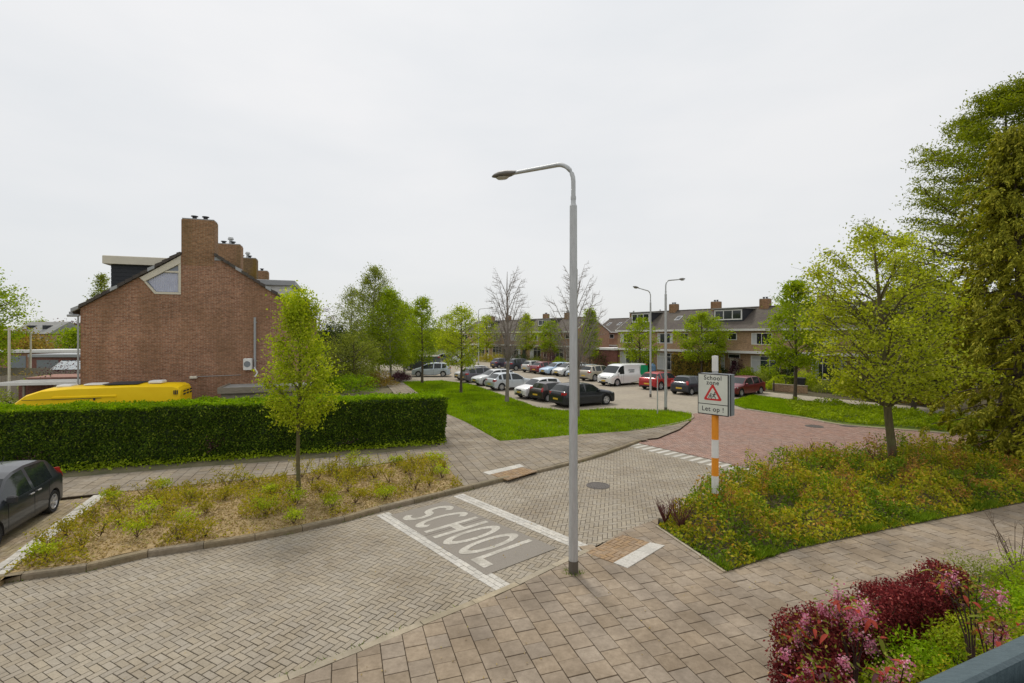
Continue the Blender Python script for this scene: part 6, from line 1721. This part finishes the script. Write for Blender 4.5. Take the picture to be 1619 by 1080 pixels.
# gardens in front of the terraces: clipped balls, hedges, loose shrubs, along the path and behind the cars
gs = [(1203, 612, 1.0, 1.0, LF_BI, 'clipped round green bush at the tail of the dark red hatchback'), (1215, 607, 1.2, 1.5, LF_FR, 'loose green bush left of the blue-curtained window'), (1228, 616, .9, .9, LF_YG, 'low yellowish bush by the garden path start'),
      (1240, 606, 1.3, 1.4, LF_DK, 'dark garden bush behind the pointed tree'), (1275, 616, 1.1, 1.3, LF_YG, 'clipped yellow-green ball right of the wheelie bin'), (1292, 608, 1.0, 2.0, LF_FR, 'upright green bush beyond the clipped ball'), (1310, 620, 1.3, .8, LF_BI, 'low spreading green bush by the path, left of the maple'),
      (1330, 612, 1.4, 1.8, LF_DK, 'dark bush in the middle garden behind the maple crown'), (1352, 626, 1.5, .9, LF_FR, 'low green bush at the path edge under the maple crown'), (1372, 618, 1.2, 1.9, LF_PP, 'purple-brown bush behind the maple'), (1392, 634, 1.3, 1.0, LF_BI, 'low green bush just left of the maple trunk'),
      (1440, 636, 1.5, 2.0, LF_FR, 'spreading green bush just right of the maple trunk'), (1462, 640, 1.3, 1.6, LF_OR, 'tan-orange bush near the golden evergreen'), (1425, 622, 1.6, 2.4, LF_DK, 'tall dark bush behind the maple trunk'), (1480, 625, 1.6, 2.6, LF_BI, 'tall green bush in front of the golden evergreen'),
      (1165, 600, 1.1, 1.7, LF_PP, 'purple-leaved small tree-like bush above the dark red hatchback'), (1182, 603, 1.0, 1.3, LF_FR, 'green bush beside the purple-leaved one'), (1135, 600, 1.0, 1.5, LF_DK, 'dark bush behind the school sign'), (1150, 596, 1.2, 1.9, LF_FR, 'leafy green bush behind the school sign, farther back'),
      (1018, 590, 1.2, 1.9, LF_DK, 'dark green bush between van and red car'), (942, 585, 1.6, 2.6, LF_DK, 'dark clipped bush at the foot of the orange gable'), (905, 583, 1.4, 1.0, LF_BI, 'green bush behind the white car'), (885, 580, 1.5, 1.2, LF_FR, 'green bush behind the light blue car'),
      (868, 579, 1.5, 2.3, LF_PP, 'dark reddish bush behind the silver-beige hatchback'), (850, 577, 1.6, 1.3, LF_BI, 'green bush behind the dark blue SUV'), (825, 576, 1.8, 2.0, LF_DK, 'dark bush behind the dark purple car'), (790, 573, 2.0, 1.4, LF_YE, 'golden-yellow low bush at the back of the lot'),
      (768, 572, 1.8, 1.2, LF_YE, 'second golden-yellow bush, beside the thin street lamp'), (748, 570, 1.6, 1.8, LF_DK, 'dark bush behind the thin street lamp'), (1000, 590, 1.3, 1.0, LF_BI, 'low green bush behind the van roof'), (975, 588, 1.2, .9, LF_FR, 'low green bush under the white window front')]
for (px, py, rx, h, mt, lb) in gs:
    shrub(at(px, py, .03), rx, rx * .85, h * 1.25, mt, lb, n=1900, leaf=.13)
hA = at(1062, 594, .03); hB = at(1128, 602, .03)
hedge('garden_hedge', (hA.x, hA.y), (hB.x, hB.y), 1.0, 2.5, LF_OR, LF_OR, 'tall tan-yellow garden hedge behind the red car', nf=260, leaf=.13)
hA = at(1200, 606, .03); hB = at(1250, 611, .03)
hedge('garden_hedge', (hA.x, hA.y), (hB.x, hB.y), .6, .8, LF_BI, LF_FR, 'low green garden hedge behind the clipped bushes', nf=400, leaf=.10)
# low brick wall and wheelie bin, white garden gate posts
e = empty('wheelie_bin', at(1266, 617, .03), R(50), label='black wheelie bin standing behind the pointed tree trunk', cat='wheelie bin')
MB().add([(-.24, -.28, .08), (.24, -.28, .08), (.24, .28, .08), (-.24, .28, .08), (-.30, -.36, 1.0), (.30, -.36, 1.0), (.30, .36, 1.0), (-.30, .36, 1.0)], [(3, 2, 1, 0), (4, 5, 6, 7), (0, 1, 5, 4), (1, 2, 6, 5), (2, 3, 7, 6), (3, 0, 4, 7)]).build('bin_body', M_TRIM, e)
MB().bbox(-.32, .32, -.40, .42, 1.001, 1.08, .03).build('lid', M_TRIM, e)
for s in (-1, 1): MB().lathe([(0, -.03), (.12, -.03), (.12, .03), (0, .03)], 12, 'y', c=(s * .2, .3, .12)).build('wheel', M_TYRE, e)
e = empty('garden_wall', at(1222, 618, .03), R(-50), label='low pale brick garden wall by the path start', cat='wall')
box('brickwork', M_RBRICK, e, 0, 2.6, 0, .22, 0, .55); box('coping', M_KERB, e, -.03, 2.63, -.03, .25, .551, .62)
for i, px in enumerate((1224, 1243)):
    e = empty('bollard', at(px, 619, .03), label=('slim dark garden post nearer the dark red hatchback' if i == 0 else 'slim dark garden post nearer the pointed tree'), cat='post')
    MB().tube([(0, 0, 0), (0, 0, .9)], .05, 8).build('shaft', M_TRIM, e)
e = empty('blue_cover', at(1033, 596, .03), label='pale blue wrapped garden object behind the red car', cat='cover')
MB().lathe([(.35, 0), (.38, .5), (.30, 1.2), (.12, 1.5), (0, 1.52)], 10).build('sheet', flat('blue_sheet', (.15, .28, .48)), e)

# ---- lawn grass
P = scatter(lawn, 90000); near = P
z = np.full((len(P), 1), .05)
blades('lawn_grass', np.hstack([P, z]), .10, .035, LF_GR, label='bright green mown grass of the lawn', cat='grass', kind='stuff')
P = scatter(lawn, 30000); P = P[[nz2(p[0] * .55, p[1] * .35, 1, 90) > .16 or (seg_dist(p, lawn_l[0], lawn_l[1]) < .8 and nz2(p[0] * 2, p[1] * 2, 1, 5) > -.1) for p in P]]
leaves('lawn_clover', np.hstack([P, .09 + RS.uniform(0, .05, (len(P), 1))]), .08, LF_GB, asp=.8, label='darker clover patches in the lawn', cat='ground cover', kind='stuff')
P = scatter(lawn, 9000)
keep = np.array([nz2(p[0] * .9, p[1] * .9, 1, 4) > .12 for p in P]); P = P[keep]
blades('grass_tufts', np.hstack([P, np.full((len(P), 1), .05)]), .16, .05, LF_HT, label='taller lush grass tufts scattered over the lawn', cat='grass', kind='stuff')
vg = [xy(1150, 636, .05), xy(1192, 625, .05), xy(1259, 634, .05), xy(1300, 638, .05), xy(1290, 660, .05), xy(1239, 655, .05), xy(1180, 646, .05)]
P = scatter(vg, 16000); blades('verge_grass', np.hstack([P, np.full((len(P), 1), .06)]), .10, .04, LF_GR, label='short green grass at the start of the verge', cat='grass', kind='stuff')
vg2 = [xy(1240, 638, .05), xy(1259, 636, .05), xy(1403, 649, .05), xy(1480, 658, .05), xy(1640, 676, .05), xy(1900, 704, .05), xy(1900, 719, .05), xy(1640, 696, .05), xy(1472, 680, .05), xy(1378, 673, .05), xy(1318, 667, .05), xy(1262, 658, .05)]
P = scatter(vg2, 26000); hh = np.array([.10 + .38 * max(0, .5 + 1.3 * nz2(p[0] * .8, p[1] * .8, 1, 9)) for p in P])
leaves('verge_ground_cover', np.hstack([P, (.05 + hh * RS.uniform(.2, 1, len(P)))[:, None]]), .12, LF_FR, asp=.6, label='low leafy green ground cover on the verge before the path', cat='ground cover', kind='stuff')

# ---- shrub bed on this side: one dense uneven mass
bd = np.array([(p[0], p[1]) for p in bedR])
def bed_h(x, y):
    d = min(seg_dist((x, y), bedR[i], bedR[(i + 1) % len(bedR)]) for i in range(0, 7))
    b = min(1, max(.0, (d - .05) / .9)) ** .7
    return b * (.52 + .45 * nz2(x * .75, y * .75, 1, 1.5) + .50 * nz2(x * 1.9, y * 1.9, 1, 6)), d
def bed_cloud(n, zlo=.35):
    P = scatter([(p[0], p[1]) for p in bedR], n); P = P[(P[:, 0] / P[:, 1]) < 1.15]
    out = []
    for x, y in P:
        h, d = bed_h(x, y); out.append((x, y, .06 + max(.03, h * RS.uniform(zlo, 1.08)) ))
    return np.array(out)
P = bed_cloud(78000)
sel = np.array([nz2(p[0] * 1.1, p[1] * 1.1, 1, 31) for p in P]) + RS.normal(size=len(P)) * .16
rst = np.array([nz2(p[0] * 1.6, p[1] * 1.6, 1, 57) for p in P]) + RS.normal(size=len(P)) * .13
hi = P[:, 2] > .30
mr = (rst > .27) & hi; mg = (sel < -.10) & ~mr; my = ~mr & ~mg
leaves('bed_shrub_mass', P[my], .085, LF_SH, asp=.55, spread=.9, label='dense yellow-green low shrubs filling the bed around sign and maple', cat='shrubs', kind='stuff')
leaves('bed_green_mass', P[mg], .085, LF_GB, asp=.55, spread=.9, label='greener leafy patches of the low shrub bed', cat='shrubs', kind='stuff')
leaves('bed_rusty_mass', P[mr], .075, LF_RU, asp=.5, spread=.9, label='rusty reddish shoot tips scattered over the low shrub bed', cat='shrubs', kind='stuff')
P = bed_cloud(9000, .0)
leaves('bed_inner_leaves', P * np.array([1, 1, .8]), .07, LF_BI, asp=.6, label='older dark leaves inside the low shrub bed', cat='shrubs', kind='stuff')
# twigs sticking out
m = MB(); rng = random.Random(4)
for i in range(900):
    q = P[rng.randrange(len(P))]; h, d = bed_h(q[0], q[1])
    if d < .25: continue
    b = Vector((q[0], q[1], .06)); t_ = b + Vector((rng.gauss(0, .12), rng.gauss(0, .12), h * rng.uniform(.9, 1.25) + .08))
    m.tube([b, b.lerp(t_, .5) + Vector((rng.gauss(0, .03), rng.gauss(0, .03), 0)), t_], [.007, .005, .002], 3, cap=False)
m.build('bed_twigs', pbr('red_brown_twig', (.16, .07, .045), (.24, .12, .08), rough=.9, scale=5), label='thin red-brown twigs sticking out of the low shrubs', cat='twigs', kind='stuff')
# grass edge of the bed
ge = []
fe = bedR[2:6]
for i in range(len(fe) - 1):
    a, b = fe[i], fe[i + 1]; L_ = math.hypot(b[0] - a[0], b[1] - a[1])
    if a[0] / a[1] > 1.2: break
    for k in range(int(L_ * 900)):
        t = RS.uniform(); nx_, ny_ = -(b[1] - a[1]) / L_, (b[0] - a[0]) / L_
        if nz2(a[0] + (b[0] - a[0]) * t, a[1] + (b[1] - a[1]) * t, 1.6, 21) < .10 and RS.uniform() < .93: continue
        g = abs(RS.normal()) * .22; ge.append((a[0] + (b[0] - a[0]) * t + nx_ * g, a[1] + (b[1] - a[1]) * t + ny_ * g, .05))
blades('bed_edge_grass', ge, .15, .018, LF_GB, lean=.5, label='uncut green grass along the edge of the shrub bed', cat='grass', kind='stuff')
# bare dark-red twiggy shrubs
def twiggy(loc, h, label, seed, mat=None, n=26):
    e = empty('twiggy_shrub', loc, label=label, cat='shrub', group=None); rng = random.Random(seed); m = MB()
    for i in range(n):
        a = rng.uniform(0, 6.28); l = h * rng.uniform(.5, 1); q = Vector((math.cos(a) * l * .45, math.sin(a) * l * .45, l))
        mid_ = q * .5 + Vector((rng.gauss(0, .04), rng.gauss(0, .04), 0)); m.tube([(0, 0, 0), mid_, q], [.012, .008, .003], 4, cap=False)
        for k in range(3):
            b = mid_.lerp(q, rng.random()); m.tube([b, b + Vector((rng.gauss(0, .08), rng.gauss(0, .08), rng.uniform(.04, .16)))], [.005, .002], 3, cap=False)
    m.build('twig', mat or pbr('dark_red_twig', (.09, .03, .03), (.16, .06, .05), rough=.9, scale=5), e); return e
twiggy(at(1392, 748, .06), 1.1, 'leafless dark red twigs just left of the maple trunk', 2)
twiggy(at(1078, 838, .06), .85, 'brown twiggy shrub at the road corner of the bed', 3)
twiggy(at(1052, 828, .06), .6, 'small brown twiggy shrub nearest the brown paver patch', 7)
twiggy(at(1300, 742, .06), 1.0, 'thin leafless twigs at the back of the bed before the red junction', 5, n=16)

# ---- dry planting bed on the far side
bl = [(p[0], p[1]) for p in bedL_poly]
P = scatter(bl, 30000)
leaves('bed_litter', np.hstack([P, (.09 + np.abs(RS.normal(size=(len(P), 1))) * .022)]), .075, LF_DRY, asp=.5, spread=.5, label='dry straw-coloured leaf litter covering the planting bed', cat='leaf litter', kind='stuff')
dens = np.array([nz2(p[0] * .7, p[1] * .7, 1, 12) for p in P]); Q = P[dens > .02][:11000]
leaves('bed_low_growth', np.hstack([Q, (.11 + RS.uniform(0, .20, (len(Q), 1)))]), .065, LF_SH2, asp=.55, label='yellow-green low growth among the litter of the planting bed', cat='ground cover', kind='stuff')
spots = []
rng = random.Random(12); tries = 0
while len(spots) < 62 and tries < 6000:
    tries += 1
    q = (rng.uniform(-13, -0.5), rng.uniform(9, 20))
    if not inside(q, bl) or min(seg_dist(q, bl[i], bl[(i + 1) % len(bl)]) for i in range(len(bl))) < .16: continue
    if any(math.hypot(q[0] - s[0], q[1] - s[1]) < .52 for s in spots): continue
    spots.append(q)
spots.sort()
_tw = pbr('brown_twig', (.10, .07, .045), (.17, .12, .08), rough=.9, scale=5)
def small_shrub(q, i):
    h = rng.uniform(.26, .50) * (1.35 if q[1] > 15.2 + .1 * q[0] and rng.random() < .35 else 1)
    desc = ['sparse yellow-green', 'leafy green', 'half-bare brownish', 'yellowish spindly'][i % 4]
    mt = [LF_SH2, LF_YG, LF_SH, LF_SH2][i % 4]; nn = [260, 330, 130, 200][i % 4]
    dk = min(seg_dist(q, LK[j], LK[j + 1]) for j in range(len(LK) - 1)); ds = seg_dist(q, tuple(sA), tuple(sB)); tp_ = at(473, 780, .08); dt = math.hypot(q[0] - tp_.x, q[1] - tp_.y)
    where = ('by the white stones' if ds < .7 else 'near the young trunk' if dt < 1.1 else 'along the raised kerb' if dk < .8 else 'on the footpath side' if dk > 1.9 else 'in mid-bed')
    side = ('towards the grey hatchback' if q[0] < -9.2 else 'between car and young tree' if q[0] < -6.6 else 'beyond the young tree' if q[0] < -3.8 else 'at the bed end near SCHOOL')
    e = empty('low_shrub', (q[0], q[1], .10), rng.uniform(0, 6), label='%s low bed shrub %s, %s' % (desc, where, side), cat='shrub', group='low shrubs of the dry planting bed')
    m = MB(); tips = []
    for k in range(9):
        a = rng.uniform(0, 6.28); l = h * rng.uniform(.6, 1.05); t_ = Vector((math.cos(a) * l * .55, math.sin(a) * l * .55, l)); md = t_ * .5 + Vector((rng.gauss(0, .03), rng.gauss(0, .03), .03))
        m.tube([(0, 0, 0), md, t_], [.009, .006, .002], 3, cap=False); tips += [md.lerp(t_, .4), t_, t_]
    m.build('stem', _tw, e)
    T = np.array([tuple(t) for t in tips]); idx = RS.randint(0, len(T), nn)
    leaves('foliage', T[idx] + RS.normal(size=(nn, 3)) * np.array([.075, .075, .05]), .06, mt, e, asp=.5, kind='stuff')
for i, q in enumerate(spots): small_shrub(q, i)

# ---- the front garden below the window
ga = [xy(1240, 1075, .05), xy(1240, 990, .05)]
Pf = Vector((3.55, 6.35)); 
def red_hedge(A, B, w_, h, label, n):
    A, B = Vector(A), Vector(B); d = (B - A); L_ = d.length; d.normalize(); nrm = Vector((-d.y, d.x))
    e = empty('barberry_hedge', (A.x, A.y, .04), math.atan2(d.y, d.x), label=label, cat='hedge')
    box('core', pbr('barberry_core', (.02, .008, .008), (.035, .015, .013), rough=1), e, .12, L_ - .1, .12, w_ - .1, 0, h - .16)
    s = RS.uniform(size=(n, 3)); side = RS.uniform(size=n)
    P = np.zeros((n, 3)); P[:, 0] = s[:, 0] * L_; P[:, 1] = s[:, 1] * w_; P[:, 2] = h
    f = side < .42; P[f, 1] = 0; P[f, 2] = s[f, 2] * h; f = (side > .9); P[f, 0] = 0; P[f, 2] = s[f, 2] * h; f = (side > .8) & (side < .9); P[f, 1] = w_; P[f, 2] = s[f, 2] * h
    P += RS.normal(size=(n, 3)) * .045
    P[:, 2] += .06 * np.sin(P[:, 0] * 4) + .03 * np.sin(P[:, 0] * 11)
    P[:, 2] = np.maximum(P[:, 2], .02)
    leaves('foliage', P, .042, LF_RED, e, asp=.55, spread=1.0, kind='stuff')
    m = MB()
    for k in range(120):
        b = Vector(P[RS.randint(0, n)]); 
        if b.z < h * .7: continue
        m.tube([b - Vector((0, 0, .1)), b + Vector((RS.normal() * .03, RS.normal() * .03, .06))], [.003, .0015], 3, cap=False)
    m.build('twig', _tw, e, kind='stuff')
hz = .88
h1 = at(1246, 985, hz); h2_ = at(1500, 900, hz)
red_hedge((h1.x - .05, h1.y - .45), (h2_.x, h2_.y - .35), .42, hz, 'dark red barberry hedge along the tiled sidewalk', 26000)
h0 = at(1250, 1150, .9)
red_hedge((h0.x + .38, h0.y - .3), (h1.x + .34, h1.y - .45), .36, hz - .06, 'dark red barberry hedge return running towards the house', 14000)
def near_bush(px, py, ht, rx, ry, h, mt, lb, n, leaf, z0=0.0, asp=.45):
    p = at(px, py, ht); return shrub((p.x, p.y, .04), rx, ry, h, mt, lb, n=n, leaf=leaf, z0=z0, asp=asp)
near_bush(1450, 1010, .75, .62, .5, .72, LF_HT, 'bright green leafy bush in the front garden behind the barberry', 3600, .052)
near_bush(1400, 1065, .65, .45, .4, .60, LF_FR, 'green leafy bush low in the picture between red hedges', 2400, .05)
near_bush(1530, 985, .8, .6, .5, .85, LF_YG, 'yellow-green bush in the middle of the front garden', 3200, .052)
near_bush(1590, 930, .9, .8, .6, 1.0, LF_HT, 'large bright green bush at the edge of the picture', 4600, .055)
near_bush(1625, 965, .9, .6, .5, 1.0, LF_YG, 'yellow-green bush by the window ledge corner', 2600, .055)
near_bush(1545, 895, .6, .8, .5, .70, LF_BI, 'low dark green conifer-like bush beside the sidewalk', 4200, .05, asp=.25)
near_bush(1480, 1045, .7, .5, .4, .60, LF_SH, 'olive-green bush with reddish tips near the ledge', 2200, .045)
near_bush(1350, 1085, .5, .4, .35, .5, LF_FR, 'small fresh green bush at the bottom of the picture', 1500, .05)
near_bush(1620, 895, .8, .6, .5, .9, LF_FR, 'fresh green bush at the picture edge by the sidewalk', 2600, .055)
twiggy((at(1610, 905, .1).x, at(1610, 905, .1).y, .04), 1.2, 'bare brown twigs standing at the garden corner by the sidewalk', 9, _tw, 14)
# crab-apple-like plants: thin stems, red young leaves, pink blossom clusters
M_STEM = pbr('dark_stem', (.05, .03, .025), (.09, .055, .045), rough=.8, scale=8)
def big_leaf(V, Fc, p, d, up, L_, w_, curl):
    """long drooping leaf with a mid rib fold"""
    d = d.normalized(); s = d.cross(up).normalized(); n = s.cross(d); k0 = len(V); ns = 5
    for i in range(ns + 1):
        t = i / ns; c = p + d * L_ * t - Vector((0, 0, 1)) * curl * L_ * t * t; ww = w_ * math.sin(math.pi * min(1, .08 + t * .9)) ** .8 * .5
        V += [c + s * ww + n * ww * .35, c, c - s * ww + n * ww * .35]
    for i in range(ns):
        a = k0 + i * 3; Fc.append((a, a + 1, a + 4, a + 3)); Fc.append((a + 1, a + 2, a + 5, a + 4))
def blossom_plant(px, py, h, label, seed, nbl=5, spread=.35, groups=None):
    p = at(px, py, h); rng = random.Random(seed)
    e = empty('blossom_shrub', (p.x, p.y, .04), label=label, cat='shrub'); S = MB(); tips = []
    for k in range(5):
        a = rng.uniform(0, 6.28); l = h * rng.uniform(.82, 1.02); t_ = Vector((math.cos(a) * spread * rng.uniform(.3, 1), math.sin(a) * spread * rng.uniform(.3, 1), l))
        md = Vector((t_.x * .3, t_.y * .3, l * .55)); S.tube([(0, 0, 0), md, t_], [.014, .01, .004], 6); tips.append(t_)
        for j in range(3):
            b = md.lerp(t_, rng.uniform(.2, .9)); c = b + Vector((rng.gauss(0, .13), rng.gauss(0, .13), rng.uniform(.02, .15))); S.tube([b, c], [.005, .0025], 4, cap=False); tips.append(c)
    S.build('stem', M_STEM, e, smooth=True)
    for i in range(26):
        t_ = rng.choice(tips); a = rng.uniform(0, 6.28); V = []; Fc = []
        big_leaf(V, Fc, t_, Vector((math.cos(a), math.sin(a), rng.uniform(-.1, .5))), Vector((0, 0, 1)), rng.uniform(.09, .17), rng.uniform(.035, .055), rng.uniform(.2, .8))
        obj('leaf', mesh('leaf', V, Fc, [LF_RB, LF_RB, LF_PP, LF_BI][rng.randrange(4)], True), e)
    rng.shuffle(tips)
    for t_ in tips[:nbl]:
        n = 110; P = RS.normal(size=(n, 3)) * np.array([.035, .035, .055]) + np.array(tuple(t_)) - np.array([0, 0, .04])
        leaves('blossom', P, .026, LF_PK, e, asp=.9, spread=1.0)
    n = 240; T = np.array([tuple(t) for t in tips]); P = T[RS.randint(0, len(T), n)] + RS.normal(size=(n, 3)) * .07
    leaves('small_leaves', P, .045, LF_OR if seed % 2 else LF_BI, e, asp=.5, kind='stuff')
blossom_plant(1275, 985, 1.18, 'pink-blossomed shrub at the sidewalk end of the barberry hedge', 1, 4, .16)
blossom_plant(1350, 960, 1.45, 'tallest pink-blossomed shrub with dense flower cluster over the red hedge', 2, 9, .26)
blossom_plant(1540, 915, 1.55, 'red-leaved blossoming shrub with drooping leaves beside the sidewalk', 3, 4, .34)
blossom_plant(1405, 1050, 1.25, 'pink-blossomed shrub low in the picture above the ledge', 4, 7, .22)
blossom_plant(1300, 1060, .95, 'small pink-blossomed shrub at the bottom of the red hedge', 6, 3, .16)
blossom_plant(1570, 975, 1.35, 'shrub with large dark red leaves and few flowers near the ledge', 5, 3, .28)

# ---- weeds in the joints along kerbs and posts
wp = []
for line, n_ in ((RK, 900), (LK, 700), (LK2, 900), ([xy(1041, 832), xy(1150, 905)], 300)):
    for i in range(len(line) - 1):
        a, b = Vector(line[i]), Vector(line[i + 1])
        for k in range(int((b - a).length * 60)):
            t = RS.uniform(); q = a.lerp(b, t)
            if nz2(q.x * 1.3, q.y * 1.3, 1, 40) < .12: continue
            wp.append((q.x + RS.normal() * .025, q.y + RS.normal() * .025, .0))
for (px, py, r_) in ((907, 905, .14), (1053, 650, .2), (803, 636, .3), (913, 660, .3), (1040, 655, .15), (730, 622, .25)):
    p = at(px, py, .05)
    for k in range(70):
        a = RS.uniform(0, 6.28); wp.append((p.x + math.cos(a) * (r_ * .75 + abs(RS.normal()) * .05), p.y + math.sin(a) * (r_ * .75 + abs(RS.normal()) * .05), .05))
blades('joint_weeds', wp, .055, .014, LF_GB, lean=.7, label='small weeds growing in kerb joints and round post feet', cat='weeds', kind='stuff')
# fallen leaves and twigs on the pavements
P = scatter([(-6, 6), (9, 6), (14, 14), (1, 14)], 900)
P = P[[nz2(p[0] * .8, p[1] * .8, 1, 70) > .05 for p in P]]
leaves('fallen_leaves', np.hstack([P, np.full((len(P), 1), .062)]), .035, LF_DRY, asp=.6, spread=.3, label='few fallen leaf bits lying on road and sidewalk', cat='leaf litter', kind='stuff')
# ---- far tree belt closing the horizon
n = 30000; a = RS.uniform(-1.15, 1.15, n); rr = 190 + RS.uniform(-25, 25, n)
hh = np.array([6.0 + 4.5 * nz2(t * 9, 0, 1, 3) + 2 * nz2(t * 30, 0, 1, 8) for t in a])
P = np.stack([rr * np.sin(a), rr * np.cos(a), hh * RS.uniform(0, 1, n) ** .7], 1)
leaves('far_woodland', P, 1.5, LF_BI, asp=.8, label='distant belt of trees closing the horizon', cat='woodland', kind='stuff')
